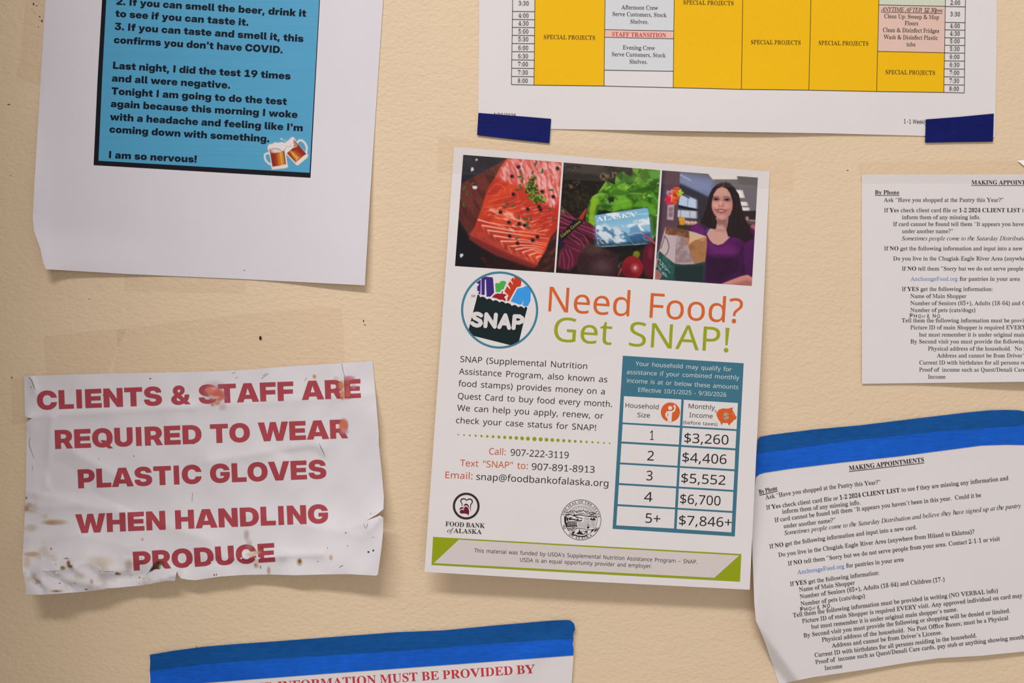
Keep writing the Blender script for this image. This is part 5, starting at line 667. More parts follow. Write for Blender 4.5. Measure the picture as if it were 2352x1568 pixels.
def text(mb, s, font, cap, p0, p1=None, mid=None, kx=1.0, fine=None, anchor='l', up=None):
    """set one line on the baseline p0-p1 (optionally bent through mid); the line is stretched to fit"""
    rs = runs_of(s, font)
    k = cap / CAP[font]
    w = sum(FONT[f][c][1] for f, c in rs) * k
    p0 = np.array(p0, float)
    if p1 is None:
        p1 = p0 + (w * kx, 0)
    p1 = np.array(p1, float)
    L = np.hypot(*(p1 - p0))
    if anchor == 'fitspace' and w < L:
        ns = sum(1 for f, c in rs if c == ' ')
        gap = (L - w * kx) / max(ns, 1)
        sx = kx
    else:
        gap = 0
        sx = L / w
    if mid is not None:
        mid = np.array(mid, float)
        tm = np.dot(mid - p0, p1 - p0) / L ** 2

    def base(t):
        t = np.asarray(t, float)[..., None]
        if mid is None:
            P = p0 + (p1 - p0) * t
            T = np.broadcast_to(p1 - p0, P.shape)
        else:
            a = (t - tm) * (t - 1) / tm
            b = t * (t - 1) / (tm * (tm - 1))
            c = t * (t - tm) / (1 - tm)
            P = p0 * a + mid * b + p1 * c
            T = p0 * (2 * t - tm - 1) / tm + mid * (2 * t - 1) / (tm * (tm - 1)) + p1 * (2 * t - tm) / (1 - tm)
        U = np.stack([T[..., 1], -T[..., 0]], -1)
        U = U / np.linalg.norm(U, axis=-1)[..., None]
        if up is not None:
            U = np.broadcast_to(np.array(up, float), U.shape)
        return P, U

    x = 0.0
    for f, c in rs:
        cs, adv, tri = FONT[f][c]
        if cs:
            if fine:
                def place(Q):
                    Q = np.asarray(Q, float)
                    P, U = base((x + Q[:, 0] * k * sx) / L)
                    return P + U * (Q[:, 1] * k)[:, None]
                V, F = cdt([[tuple(q) for q in place(Q)] for Q in cs], fine, 'nz')
                mb.add(V, F)
            else:
                if tri is None:
                    tri = FONT[f][c][2] = cdt(cs, None, 'nz')
                V, F = tri
                P, U = base((x + V[:, 0] * k * sx) / L)
                Q = P + U * (V[:, 1] * k)[:, None]
                mb.add(Q, orient(Q, F))
        x += adv * k * sx + (gap if c == ' ' else 0)
    return mb


def rule_line(mb, p0, p1, w, mid=None):
    P = [p0, p1] if mid is None else [p0, mid, p1]
    mb.stroke(P, w)


# ---------------------------------------------------------------- printing a photograph
class Print:
    """pigment laid down on a fine grid of dots over a quadrilateral of the page"""
    def __init__(self, quad, size, zoom, soak=False):
        nx, ny = size
        u, v = np.meshgrid(np.linspace(0, 1, nx), np.linspace(0, 1, ny))
        q = np.array(quad, float)
        P = (q[0] * ((1 - u) * (1 - v))[..., None] + q[1] * (u * (1 - v))[..., None]
             + q[2] * (u * v)[..., None] + q[3] * ((1 - u) * v)[..., None])
        self.P = P.reshape(-1, 2)
        x0, y0, s = zoom
        self.Q = (self.P - (x0, y0)) / s
        self.c = np.zeros((nx * ny, 3))
        self.nx, self.ny = nx, ny
        self.alpha = np.zeros(nx * ny) if soak else None     # a soak-in stain leaves the paper bare elsewhere
        self.rng = np.random.default_rng(7)

    def sd(self, poly):
        Q = np.asarray(poly, float)
        R = np.roll(Q, -1, 0)
        d = np.full(len(self.Q), 1e9)
        for a, b in zip(Q, R):
            ab = b - a
            t = np.clip(((self.Q - a) @ ab) / (ab @ ab + 1e-9), 0, 1)
            d = np.minimum(d, np.hypot(*(self.Q - a - t[:, None] * ab).T))
        ins = winding([Q], self.Q) != 0
        return np.where(ins, -d, d)

    def mix(self, a, col):
        a = np.clip(a, 0, 1)[:, None]
        if self.alpha is not None:
            A = self.alpha[:, None]
            o = a + A * (1 - a)
            self.c = (np.asarray(col, float) * a + self.c * A * (1 - a)) / np.maximum(o, 1e-6)
            self.alpha = o[:, 0]
            return
        c = np.asarray(col, float)
        self.c = self.c * (1 - a) + c * a

    def poly(self, pts, col, soft=6, op=1.0):
        pts = [(pts[i], pts[i + 1]) for i in range(0, len(pts), 2)] if np.isscalar(pts[0]) else pts
        d = self.sd(pts)
        self.mix(op * np.clip(0.5 - d / soft, 0, 1), col)
        return self

    def ell(self, cx, cy, rx, ry, col, soft=0.25, op=1.0, ang=0):
        c, s = math.cos(ang), math.sin(ang)
        x, y = self.Q[:, 0] - cx, self.Q[:, 1] - cy
        r = np.hypot((x * c + y * s) / rx, (-x * s + y * c) / ry)
        self.mix(op * np.clip((1 - r) / soft + 0.5, 0, 1), col)
        return self

    def line(self, pts, w, col, soft=4, op=1.0, w2=None):
        pts = [(pts[i], pts[i + 1]) for i in range(0, len(pts), 2)]
        d = np.full(len(self.Q), 1e9)
        n = len(pts) - 1
        for i in range(n):
            a, b = np.array(pts[i], float), np.array(pts[i + 1], float)
            ab = b - a
            t = np.clip(((self.Q - a) @ ab) / (ab @ ab + 1e-9), 0, 1)
            ww = w if w2 is None else w + (w2 - w) * (i + t) / n
            d = np.minimum(d, np.hypot(*(self.Q - a - t[:, None] * ab).T) - ww / 2)
        self.mix(op * np.clip(0.5 - d / soft, 0, 1), col)
        return self

    def noise(self, scale, seed=0, stretch=1.0, ang=0.0):
        r = np.random.default_rng(seed)
        c, s = math.cos(ang), math.sin(ang)
        x = (self.Q[:, 0] * c + self.Q[:, 1] * s) / scale / stretch
        y = (-self.Q[:, 0] * s + self.Q[:, 1] * c) / scale
        out = np.zeros(len(x))
        G = r.random((64, 64))
        for o, a in ((1, 0.6), (2.1, 0.3), (4.3, 0.15)):
            X, Y = x * o + 7 * o, y * o + 3 * o
            i, j = np.floor(X).astype(int), np.floor(Y).astype(int)
            fx, fy = X - i, Y - j
            fx, fy = fx * fx * (3 - 2 * fx), fy * fy * (3 - 2 * fy)
            g = lambda m, n: G[m % 64, n % 64]
            out += a * ((g(i, j) * (1 - fx) + g(i + 1, j) * fx) * (1 - fy) + (g(i, j + 1) * (1 - fx) + g(i + 1, j + 1) * fx) * fy)
        return out / 1.05

    def mottle(self, pts, col, scale, lo, hi, seed=0, op=1.0, soft=8, stretch=1.0, ang=0.0):
        """patches of pigment inside an outline where the grain exceeds a level"""
        pts = [(pts[i], pts[i + 1]) for i in range(0, len(pts), 2)]
        d = self.sd(pts)
        n = self.noise(scale, seed, stretch, ang)
        self.mix(op * np.clip(0.5 - d / soft, 0, 1) * sstep(lo, hi, n), col)
        return self

    def build(self, name, parent, zf, lift, rough=0.45):
        nx, ny = self.nx, self.ny
        F = []
        for j in range(ny - 1):
            for i in range(nx - 1):
                a = j * nx + i
                F.append((a, a + nx, a + nx + 1, a + 1))
        if self.alpha is None:
            g = np.pad(self.c.reshape(ny, nx, 3), ((1, 1), (1, 1), (0, 0)), 'edge')
            k = (0.22, 0.56, 0.22)
            g = sum(k[i] * g[i:i + ny] for i in range(3))
            self.c = sum(k[i] * g[:, i:i + nx] for i in range(3)).reshape(-1, 3)
        h = zf(self.P[:, 0], self.P[:, 1]) + lift
        c = np.clip((lin(np.clip(self.c, 0, 255)) * 1.12) ** 1.07, 0.002, 0.95)
        if self.alpha is not None:
            keep = self.alpha > 0.004
            F = [f for f in F if keep[list(f)].any()]
        return link(name, wp(self.P[:, 0], self.P[:, 1], h), F, vcol_mat(name + '_ink', rough, self.alpha is not None), parent, True, c, self.alpha)

# ---------------------------------------------------------------- the wall
def wall_material():
    m, nt, b = principled('wall_paint', (0.8, 0.62, 0.42), 0.55, 0.3)
    tc = nt.nodes.new('ShaderNodeTexCoord')
    mp = nt.nodes.new('ShaderNodeMapping')
    mp.inputs['Rotation'].default_value = (0, math.radians(-18), 0)
    mp.inputs['Scale'].default_value = (0.75, 1, 1.15)
    nt.links.new(tc.outputs['Object'], mp.inputs['Vector'])
    n1 = nt.nodes.new('ShaderNodeTexNoise')
    n1.inputs['Scale'].default_value = 430
    n1.inputs['Detail'].default_value = 3
    n1.inputs['Roughness'].default_value = 0.55
    nt.links.new(mp.outputs['Vector'], n1.inputs['Vector'])
    n2 = nt.nodes.new('ShaderNodeTexNoise')
    n2.inputs['Scale'].default_value = 90
    n2.inputs['Detail'].default_value = 2
    nt.links.new(mp.outputs['Vector'], n2.inputs['Vector'])
    add = nt.nodes.new('ShaderNodeMath')
    add.operation = 'MULTIPLY_ADD'
    add.inputs[1].default_value = 0.6
    nt.links.new(n2.outputs['Fac'], add.inputs[0])
    nt.links.new(n1.outputs['Fac'], add.inputs[2])
    bp = nt.nodes.new('ShaderNodeBump')
    bp.inputs['Strength'].default_value = 0.7
    bp.inputs['Distance'].default_value = 0.0008
    nt.links.new(add.outputs[0], bp.inputs['Height'])
    nt.links.new(bp.outputs['Normal'], b.inputs['Normal'])
    # slight unevenness of the roller coat
    n3 = nt.nodes.new('ShaderNodeTexNoise')
    n3.inputs['Scale'].default_value = 14
    n3.inputs['Detail'].default_value = 3
    nt.links.new(tc.outputs['Object'], n3.inputs['Vector'])
    mx = nt.nodes.new('ShaderNodeMix')
    mx.data_type = 'RGBA'
    c = np.array(ink((219, 195, 165)))
    mx.inputs[6].default_value = (*(c * 0.965), 1)
    mx.inputs[7].default_value = (*np.clip(c * 1.035, 0, 1), 1)
    nt.links.new(n3.outputs['Fac'], mx.inputs[0])
    nt.links.new(mx.outputs[2], b.inputs['Base Color'])
    return m


wv = [(-1.5, 0, 0), (1.5, 0, 0), (1.5, 0, 2.7), (-1.5, 0, 2.7), (-1.5, 0.1, 0), (1.5, 0.1, 0), (1.5, 0.1, 2.7), (-1.5, 0.1, 2.7)]
wall = link('wall_back', np.array(wv, float), [(0, 1, 2, 3), (5, 4, 7, 6), (4, 0, 3, 7), (1, 5, 6, 2), (3, 2, 6, 7), (4, 5, 1, 0)], wall_material(), None, False)
wall['kind'] = 'structure'
wall['label'] = 'cream painted wall with orange-peel texture behind all the notices'
wall['category'] = 'wall'

# unseen dark panel added just left of the board to shade the left edge
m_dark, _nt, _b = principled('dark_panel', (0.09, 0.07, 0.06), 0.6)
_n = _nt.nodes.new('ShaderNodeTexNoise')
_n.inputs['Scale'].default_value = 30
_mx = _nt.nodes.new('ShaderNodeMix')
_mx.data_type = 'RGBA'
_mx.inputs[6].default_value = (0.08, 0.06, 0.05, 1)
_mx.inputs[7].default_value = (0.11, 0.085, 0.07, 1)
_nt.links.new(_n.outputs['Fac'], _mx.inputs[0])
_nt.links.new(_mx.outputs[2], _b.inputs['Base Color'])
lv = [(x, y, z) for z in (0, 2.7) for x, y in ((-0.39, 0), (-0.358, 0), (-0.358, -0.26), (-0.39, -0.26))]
shade_panel_left = link('shade_panel_left', np.array(lv, float), [(3, 2, 1, 0), (4, 5, 6, 7), (0, 1, 5, 4), (1, 2, 6, 5), (2, 3, 7, 6), (3, 0, 4, 7)], m_dark, None, False)
shade_panel_left['kind'] = 'structure'
shade_panel_left['label'] = 'added dark panel out of view that shades the left of the notices'
shade_panel_left['category'] = 'wall'

flat = lambda x, y: 0.0 * x


def zconst(h):
    return lambda x, y: np.full(np.shape(x), h, float)


sp = MB()
_r = np.random.default_rng(3)
for x, y, rx, ry in [(77, 9, 2.2, 3), (84, 13, 1.5, 1.5), (91, 38, 2, 1.6), (96, 48, 2, 3.2), (88, 62, 1.2, 1.2), (79, 28, 1, 1), (24, 403, 1.2, 1.2),
                     (20, 240, 4, 1.2), (835, 737, 1.6, 3), (838, 746, 2, 1.2), (1947, 391, 2.5, 1.2), (205, 687, 1.2, 1.2), (452, 1485, 2, 1), (27, 867, 1.5, 2.5)]:
    sp.disc(x, y, rx, ry, 9)
sp.build('scuff_specks', mat((96, 74, 60)), wall, zconst(0.00006), 0)


# ---------------------------------------------------------------- materials
def paper_material(name, rgb, rough=0.6, tint=0.02, wear=0.0, spec=0.2):
    m, nt, b = principled(name, ink(rgb), rough, spec)
    tc = nt.nodes.new('ShaderNodeTexCoord')
    n = nt.nodes.new('ShaderNodeTexNoise')
    n.inputs['Scale'].default_value = 45
    n.inputs['Detail'].default_value = 5
    nt.links.new(tc.outputs['Object'], n.inputs['Vector'])
    mx = nt.nodes.new('ShaderNodeMix')
    mx.data_type = 'RGBA'
    c = np.array(ink(rgb))
    mx.inputs[6].default_value = (*(c * (1 - tint)), 1)
    mx.inputs[7].default_value = (*np.clip(c * (1 + tint), 0, 1), 1)
    nt.links.new(n.outputs['Fac'], mx.inputs[0])
    nt.links.new(mx.outputs[2], b.inputs['Base Color'])
    n2 = nt.nodes.new('ShaderNodeTexNoise')
    n2.inputs['Scale'].default_value = 120 if wear else 1400
    n2.inputs['Detail'].default_value = 4
    nt.links.new(tc.outputs['Object'], n2.inputs['Vector'])
    bp = nt.nodes.new('ShaderNodeBump')
    bp.inputs['Strength'].default_value = 0.25 if wear else 0.08
    bp.inputs['Distance'].default_value = 0.0006 * wear if wear else 0.0001
    nt.links.new(n2.outputs['Fac'], bp.inputs['Height'])
    nt.links.new(bp.outputs['Normal'], b.inputs['Normal'])
    return m


PAPER = paper_material('copy_paper', (217, 211, 213))
PAPER_COOL = paper_material('cool_copy_paper', (212, 207, 214))
WORN = paper_material('worn_paper', (212, 207, 212), 0.5, 0.035, 1.0)


def clear_tape_material():
    m = bpy.data.materials.new('packing_tape')
    m.use_nodes = True
    nt = m.node_tree
    nt.nodes.clear()
    out = nt.nodes.new('ShaderNodeOutputMaterial')
    tr = nt.nodes.new('ShaderNodeBsdfTransparent')
    tr.inputs['Color'].default_value = (0.992, 0.987, 0.982, 1)
    gl = nt.nodes.new('ShaderNodeBsdfGlossy')
    gl.inputs['Roughness'].default_value = 0.22
    gl.inputs['Color'].default_value = (1, 1, 1, 1)
    df = nt.nodes.new('ShaderNodeBsdfDiffuse')
    df.inputs['Color'].default_value = (0.62, 0.50, 0.40, 1)
    m1 = nt.nodes.new('ShaderNodeMixShader')
    m1.inputs[0].default_value = 0.009
    nt.links.new(tr.outputs[0], m1.inputs[1])
    nt.links.new(df.outputs[0], m1.inputs[2])
    m2 = nt.nodes.new('ShaderNodeMixShader')
    m2.inputs[0].default_value = 0.005
    tc = nt.nodes.new('ShaderNodeTexCoord')
    n = nt.nodes.new('ShaderNodeTexNoise')
    n.inputs['Scale'].default_value = 300
    nt.links.new(tc.outputs['Object'], n.inputs['Vector'])
    bp = nt.nodes.new('ShaderNodeBump')
    bp.inputs['Strength'].default_value = 0.3
    bp.inputs['Distance'].default_value = 0.0004
    nt.links.new(n.outputs['Fac'], bp.inputs['Height'])
    nt.links.new(bp.outputs['Normal'], gl.inputs['Normal'])
    nt.links.new(m1.outputs[0], m2.inputs[1])
    nt.links.new(gl.outputs[0], m2.inputs[2])
    nt.links.new(m2.outputs[0], out.inputs['Surface'])
    return m


def blue_tape_material(name, diffuse, through, amount):
    """crepe painter's tape: pigmented but thin enough that what lies beneath shows"""
    m = bpy.data.materials.new(name)
    m.use_nodes = True
    nt = m.node_tree
    nt.nodes.clear()
    out = nt.nodes.new('ShaderNodeOutputMaterial')
    tr = nt.nodes.new('ShaderNodeBsdfTransparent')
    tr.inputs['Color'].default_value = (*through, 1)
    df = nt.nodes.new('ShaderNodeBsdfPrincipled')
    df.inputs['Roughness'].default_value = 0.6
    df.inputs['Specular IOR Level'].default_value = 0.12
    tc = nt.nodes.new('ShaderNodeTexCoord')
    mp = nt.nodes.new('ShaderNodeMapping')
    mp.inputs['Rotation'].default_value = (0, math.radians(-5), 0)
    mp.inputs['Scale'].default_value = (0.35, 1, 1.6)
    nt.links.new(tc.outputs['Object'], mp.inputs['Vector'])
    n = nt.nodes.new('ShaderNodeTexNoise')
    n.inputs['Scale'].default_value = 380
    n.inputs['Detail'].default_value = 4
    nt.links.new(mp.outputs['Vector'], n.inputs['Vector'])
    n2 = nt.nodes.new('ShaderNodeTexNoise')
    n2.inputs['Scale'].default_value = 40
    n2.inputs['Detail'].default_value = 4
    nt.links.new(mp.outputs['Vector'], n2.inputs['Vector'])
    ad = nt.nodes.new('ShaderNodeMath')
    ad.operation = 'ADD'
    nt.links.new(n.outputs['Fac'], ad.inputs[0])
    nt.links.new(n2.outputs['Fac'], ad.inputs[1])
    mr = nt.nodes.new('ShaderNodeMapRange')
    mr.inputs['From Min'].default_value = 0.6
    mr.inputs['From Max'].default_value = 1.4
    nt.links.new(ad.outputs[0], mr.inputs['Value'])
    mx = nt.nodes.new('ShaderNodeMix')
    mx.data_type = 'RGBA'
    d = np.array(diffuse)
    mx.inputs[6].default_value = (*(d * 0.78), 1)
    mx.inputs[7].default_value = (*(d * 1.28), 1)
    nt.links.new(mr.outputs['Result'], mx.inputs[0])
    nt.links.new(mx.outputs[2], df.inputs['Base Color'])
    bp = nt.nodes.new('ShaderNodeBump')
    bp.inputs['Strength'].default_value = 0.35
    bp.inputs['Distance'].default_value = 0.0003
    nt.links.new(n.outputs['Fac'], bp.inputs['Height'])
    nt.links.new(bp.outputs['Normal'], df.inputs['Normal'])
    ms = nt.nodes.new('ShaderNodeMixShader')
    ms.inputs[0].default_value = amount
    nt.links.new(tr.outputs[0], ms.inputs[1])
    nt.links.new(df.outputs[0], ms.inputs[2])
    nt.links.new(ms.outputs[0], out.inputs['Surface'])
    return m


CLEAR = clear_tape_material()
BLUE = blue_tape_material('painters_tape', ink((24, 95, 203)), (0.0, 0.3, 0.8), 0.85)
BLUE_WET = blue_tape_material('painters_tape_on_wall', ink((17, 80, 148)), (0.0, 0.3, 0.8), 0.95)
NAVY = blue_tape_material('dark_painters_tape', ink((13, 22, 92)), (0.0, 0.01, 0.06), 0.95)
BLACK = (34, 32, 36)

# ================================================================ need-food poster
def z_poster(x, y):
    v = np.clip((y - (337 + (x - 1043) * 57 / 725)) / 975, 0, 1)
    return 0.0006 + 0.0165 * v ** 1.25


poster = empty('benefit_poster', 1380, 840, 'letter-size Need Food poster with three food photos, green headline and income table', 'poster')
sheet('paper_sheet', [(1043, 337), (1768, 394), (1745, 880), (1722, 1354), (1350, 1335), (975, 1313), (1009, 830)], z_poster, 12, PAPER, poster)
L1, L2, L3 = 0.00012, 0.00024, 0.00036

# --- photograph of the salmon
p = Print([(1064, 355.3), (1290.6, 372.5), (1272.8, 625.7), (1045, 610.5)], (236, 262), (1000, 320, 0.21683))
allq = (150, 100, 1400, 150, 1400, 1500, 150, 1500)
p.c[:] = (33, 32, 43)
p.mottle(allq, (58, 58, 70), 60, .45, .9, 1, .6, 8, 3, .07)
p.poly((200, 830, 420, 1100, 900, 1450, 150, 1450), (24, 22, 27), 60)
p.poly((775, 195, 740, 320, 560, 680, 420, 940, 370, 1035, 246, 840, 255, 480), (110, 52, 45), 6)
p.mottle((775, 195, 740, 320, 560, 680, 420, 940, 370, 1035, 246, 840, 255, 480), (76, 36, 33), 34, .35, .75, 2, .8, 8, 4, 1.05)
p.line((330, 720, 520, 640), 3, (140, 80, 68), 4, .7)
p.poly((370, 1035, 246, 840, 300, 830, 520, 760), (86, 40, 36), 40, .5)
p.poly((470, 1240, 760, 1290, 1060, 1330, 1290, 955, 1310, 1450, 600, 1430), (92, 46, 38), 10)
p.mottle((470, 1240, 1060, 1330, 1290, 955, 1310, 1450, 600, 1430), (52, 26, 24), 40, .3, .7, 5, .9, 8, 3, -.6)
p.poly((470, 1180, 700, 1260, 1050, 1360, 1000, 1430, 560, 1420), (38, 20, 20), 70, .9)
p.poly((372, 1000, 352, 1055, 480, 1140, 640, 1230, 900, 1320, 1050, 1365, 1078, 1330, 1000, 1250), (120, 42, 40), 14)
sal = (765, 200, 1345, 238, 1330, 640, 1292, 942, 1225, 1030, 1170, 1170, 1110, 1270, 1072, 1328, 1000, 1300, 820, 1225, 600, 1120, 440, 1040, 366, 1010, 420, 930, 452, 830, 500, 700, 530, 590, 570, 500, 640, 390, 690, 290)
p.poly(sal, (206, 72, 42), 8)
p.mottle(sal, (176, 52, 38), 120, .4, .75, 11, .9, 20, 2, -.5)
p.poly((860, 640, 1290, 640, 1290, 940, 1150, 1000, 860, 880), (178, 50, 40), 120, .75)
p.poly((366, 1010, 440, 930, 700, 1060, 1080, 1290, 1072, 1328, 820, 1230, 600, 1120), (176, 68, 56), 60, .8)
p.poly((765, 200, 1345, 238, 1325, 660, 1220, 720, 1120, 640, 1000, 520, 860, 470, 720, 440, 650, 390), (208, 104, 100), 60, .85)
p.mottle((765, 200, 1345, 238, 1325, 660, 1220, 720, 1000, 520, 720, 440, 650, 380), (228, 160, 160), 26, .45, .75, 21, .9, 20, 3.5, 1.25)
for k, (a, b, c, d, e, f) in enumerate([(800, 220, 850, 300, 900, 400), (870, 215, 930, 320, 975, 450), (940, 220, 1000, 330, 1060, 470), (1010, 225, 1090, 400, 1130, 560), (1080, 235, 1150, 400, 1190, 640), (1170, 240, 1210, 450, 1260, 720), (1250, 245, 1280, 420, 1310, 600), (720, 330, 760, 400, 800, 470)]):
    p.line((a, b, c, d, e, f), 9, (236, 176, 172), 10, .8)
    p.line((a + 26, b, c + 26, d, e + 20, f - 20), 14, (196, 70, 66), 14, .55)
for pts in [(540, 600, 660, 590, 700, 530), (560, 660, 720, 620, 800, 600, 800, 520), (520, 720, 700, 690, 880, 630, 870, 560), (640, 770, 900, 700, 960, 650), (720, 800, 960, 730, 1180, 690, 1190, 610), (860, 820, 1060, 770, 1200, 740), (900, 880, 1100, 820, 1250, 770), (960, 960, 1120, 900, 1280, 830), (560, 560, 640, 470, 700, 480), (700, 490, 740, 520, 730, 560)]:
    p.line(pts, 4, (232, 148, 124), 6, .8)
p.mottle((460, 760, 620, 700, 860, 800, 1080, 1000, 900, 1010, 640, 900), (236, 170, 150), 22, .5, .72, 31, .9, 30, 4, .45)
for pts in [(455, 850, 560, 880, 700, 905, 860, 925), (495, 910, 640, 935, 800, 965, 1000, 985, 1170, 1010), (555, 962, 720, 985, 900, 1010, 1100, 1040, 1200, 1050), (620, 1018, 780, 1045, 960, 1065, 1180, 1105), (695, 1078, 850, 1080, 1000, 1090, 1170, 1125), (770, 1135, 900, 1120, 1040, 1125, 1150, 1150), (850, 1165, 960, 1145, 1060, 1150, 1140, 1175), (925, 1195, 1020, 1165, 1140, 1190), (995, 1225, 1080, 1195, 1130, 1205), (1070, 1250, 1110, 1232, 1125, 1240)]:
    p.line(pts, 15, (240, 190, 172), 9, .95, 4)
for pts in [(495, 910, 520, 960), (555, 962, 580, 1030), (620, 1018, 650, 1090), (695, 1078, 725, 1150), (770, 1135, 810, 1210), (850, 1165, 900, 1260), (925, 1195, 980, 1280), (995, 1225, 1040, 1300), (1070, 1250, 1090, 1290)]:
    p.line(pts, 9, (232, 160, 142), 7, .9, 3)
upr = (775, 205, 1335, 245, 1320, 640, 1230, 700, 1120, 620, 1000, 510, 860, 460, 740, 430, 670, 390)
p.mottle(upr, (238, 196, 194), 11, .52, .72, 71, .8, 16, 4, 1.2)
p.mottle((470, 760, 900, 640, 1150, 760, 1280, 800, 1200, 1000, 800, 960), (238, 150, 124), 12, .56, .76, 72, .7, 30, 5, -.25)
p.mottle((370, 1010, 440, 930, 700, 1060, 1080, 1290, 1072, 1328, 820, 1230, 600, 1120), (140, 46, 38), 20, .45, .7, 73, .6, 20, 3, .5)
for x, y, a, l in [(397, 472, -.5, 34), (305, 525, -.8, 48), (337, 582, -.9, 30), (300, 697, 1.2, 40), (265, 627, 0, 16), (1062, 255, -1.1, 36), (905, 345, 1.3, 36), (898, 392, -.3, 34), (1030, 350, -.9, 22), (1131, 335, -1.4, 36), (920, 430, -1.3, 40), (902, 498, 1.2, 40), (865, 532, 0, 26), (1227, 535, .1, 28), (757, 678, .7, 32), (727, 716, .2, 24), (820, 705, -.8, 24), (882, 825, 1.4, 26), (1009, 828, 1.4, 36), (953, 842, .15, 40), (1258, 847, .3, 18), (975, 905, 1.4, 56), (1210, 732, 0, 14), (865, 1045, -.3, 22), (985, 938, .2, 18)]:
    dx, dy = math.cos(a) * l / 2, math.sin(a) * l / 2
    p.line((x - dx, y - dy, x + dx, y + dy), 19, (50, 72, 42), 6)
    p.line((x - dx - 3, y - dy - 4, x + dx - 3, y + dy - 4), 7, (120, 146, 84), 6, .8)
for x, y in [(878, 290), (1293, 305), (809, 388), (824, 580), (1130, 552), (1248, 604), (1097, 710), (1112, 743), (978, 738), (688, 768), (777, 875), (887, 893), (945, 908), (786, 1022), (1079, 1030), (1030, 1066), (869, 1097)]:
    p.ell(x + 6, y + 8, 21, 19, (130, 34, 30), .5, .7)
    p.ell(x, y, 19, 18, (36, 26, 30), .25)
    p.ell(x - 4, y - 7, 6, 4, (96, 82, 88), .8, .8)
for pts in [(425, 205, 450, 205, 448, 222, 425, 230), (385, 292, 405, 300, 408, 328, 378, 342, 374, 318), (390, 492, 440, 492, 446, 515, 425, 530, 395, 520), (262, 1212, 290, 1208, 298, 1228, 270, 1256, 258, 1236)]:
    p.poly(pts, (206, 206, 222), 7)
rr = np.random.default_rng(5)
for x, y, R in [(1030, 430, 40), (1000, 500, 48), (1055, 510, 42), (1030, 560, 40), (985, 540, 30), (1075, 600, 42), (1120, 620, 42), (1060, 640, 38), (1130, 640, 30), (1015, 610, 26)]:
    for q in range(14):
        a, r_ = rr.random() * 6.28, R * rr.random() ** .5
        c_ = [(60, 84, 30), (100, 128, 42), (140, 162, 62), (44, 58, 26)][rr.integers(4)]
        p.ell(x + r_ * math.cos(a), y + r_ * math.sin(a), 17, 10, c_, .4, .95, rr.random() * 3)
ph1 = p.build('photo_panel', poster, z_poster, L1)
ph1['label'] = 'printed photo of a salmon fillet with peppercorns'

# --- photograph of beets, lettuce and a card
p = Print([(1294.9, 373), (1516.4, 390.6), (1500, 641.2), (1276.7, 625.9)], (236, 266), (1270, 360, 0.19128))
allq = (0, 0, 1400, 0, 1400, 1600, 0, 1600)
p.c[:] = (30, 25, 20)
p.mottle(allq, (54, 48, 32), 45, .5, .8, 3, .7)
p.mottle((100, 300, 480, 480, 420, 760, 90, 640), (62, 60, 30), 30, .5, .8, 4, .8, 40)
p.poly((125, 60, 970, 125, 980, 240, 560, 215, 115, 190), (66, 58, 55), 16)
p.mottle((125, 60, 970, 125, 980, 240, 560, 215, 115, 190), (40, 34, 30), 40, .4, .7, 6, .9, 8, 2.5)
p.mottle((550, 200, 760, 150, 780, 240, 620, 290, 560, 270), (140, 108, 84), 24, .42, .7, 8, .9, 20)
p.poly((190, 330, 225, 335, 250, 370, 205, 385), (126, 92, 76), 14, .8)
p.mottle((200, 100, 280, 110, 270, 190, 210, 180), (104, 88, 60), 18, .5, .7, 9, .9, 14)
p.mottle((250, 280, 330, 290, 300, 350, 230, 330), (110, 84, 74), 14, .5, .7, 10, .9, 14)
let = (955, 125, 1295, 155, 1270, 900, 1190, 1010, 1160, 640, 1130, 600, 720, 665, 610, 640, 520, 700, 500, 840, 390, 805, 400, 700, 430, 560, 470, 480, 545, 430, 560, 400, 640, 290, 740, 330, 760, 200, 850, 180, 880, 215, 955, 240)
p.poly(let, (74, 124, 32), 8)
p.mottle(let, (46, 86, 22), 90, .42, .62, 12, .95, 14)
p.mottle(let, (112, 164, 50), 70, .5, .68, 13, .95, 14, 1.6, .6)
p.mottle(let, (150, 190, 84), 34, .62, .78, 14, .9, 14, 2, -.5)
for pts, c_ in [((725, 650, 740, 540, 820, 490, 930, 520, 960, 590, 880, 620), (104, 168, 44)), ((960, 600, 1000, 540, 1120, 530, 1220, 600, 1240, 720, 1160, 700, 1130, 605), (88, 152, 40)), ((430, 790, 440, 620, 470, 500, 520, 480, 540, 560, 500, 660, 500, 830), (142, 178, 40)), ((580, 600, 600, 560, 720, 580, 700, 620, 620, 630), (40, 84, 26)), ((640, 460, 760, 380, 900, 420, 880, 460, 700, 470), (60, 112, 30)), ((930, 420, 1100, 360, 1240, 330, 1230, 400, 1050, 430), (48, 92, 24)), ((1150, 170, 1290, 165, 1280, 260, 1180, 270), (96, 162, 58)), ((1020, 200, 1130, 170, 1140, 300, 1060, 330), (70, 116, 34)), ((780, 330, 870, 200, 940, 250, 860, 320), (58, 116, 30)), ((650, 480, 680, 560, 740, 520, 720, 480), (24, 36, 14)), ((540, 640, 640, 640, 680, 660, 520, 700), (20, 28, 12)), ((870, 290, 1010, 300, 940, 360), (52, 96, 26)), ((1170, 420, 1250, 470, 1250, 560, 1190, 520), (62, 132, 36))]:
    p.poly([(pts[i], pts[i + 1]) for i in range(0, len(pts), 2)], c_, 22, .85)
for pts in [(870, 380, 960, 330, 1040, 215), (1040, 250, 1090, 330, 1080, 350), (480, 480, 580, 440, 640, 440, 665, 490), (900, 440, 1060, 440), (760, 560, 900, 520), (1190, 440, 1240, 520), (560, 415, 640, 300)]:
    p.line(pts, 7, (158, 190, 96), 7, .8)
p.poly((1170, 690, 1250, 720, 1235, 900, 1190, 960), (50, 92, 28), 20, .9)
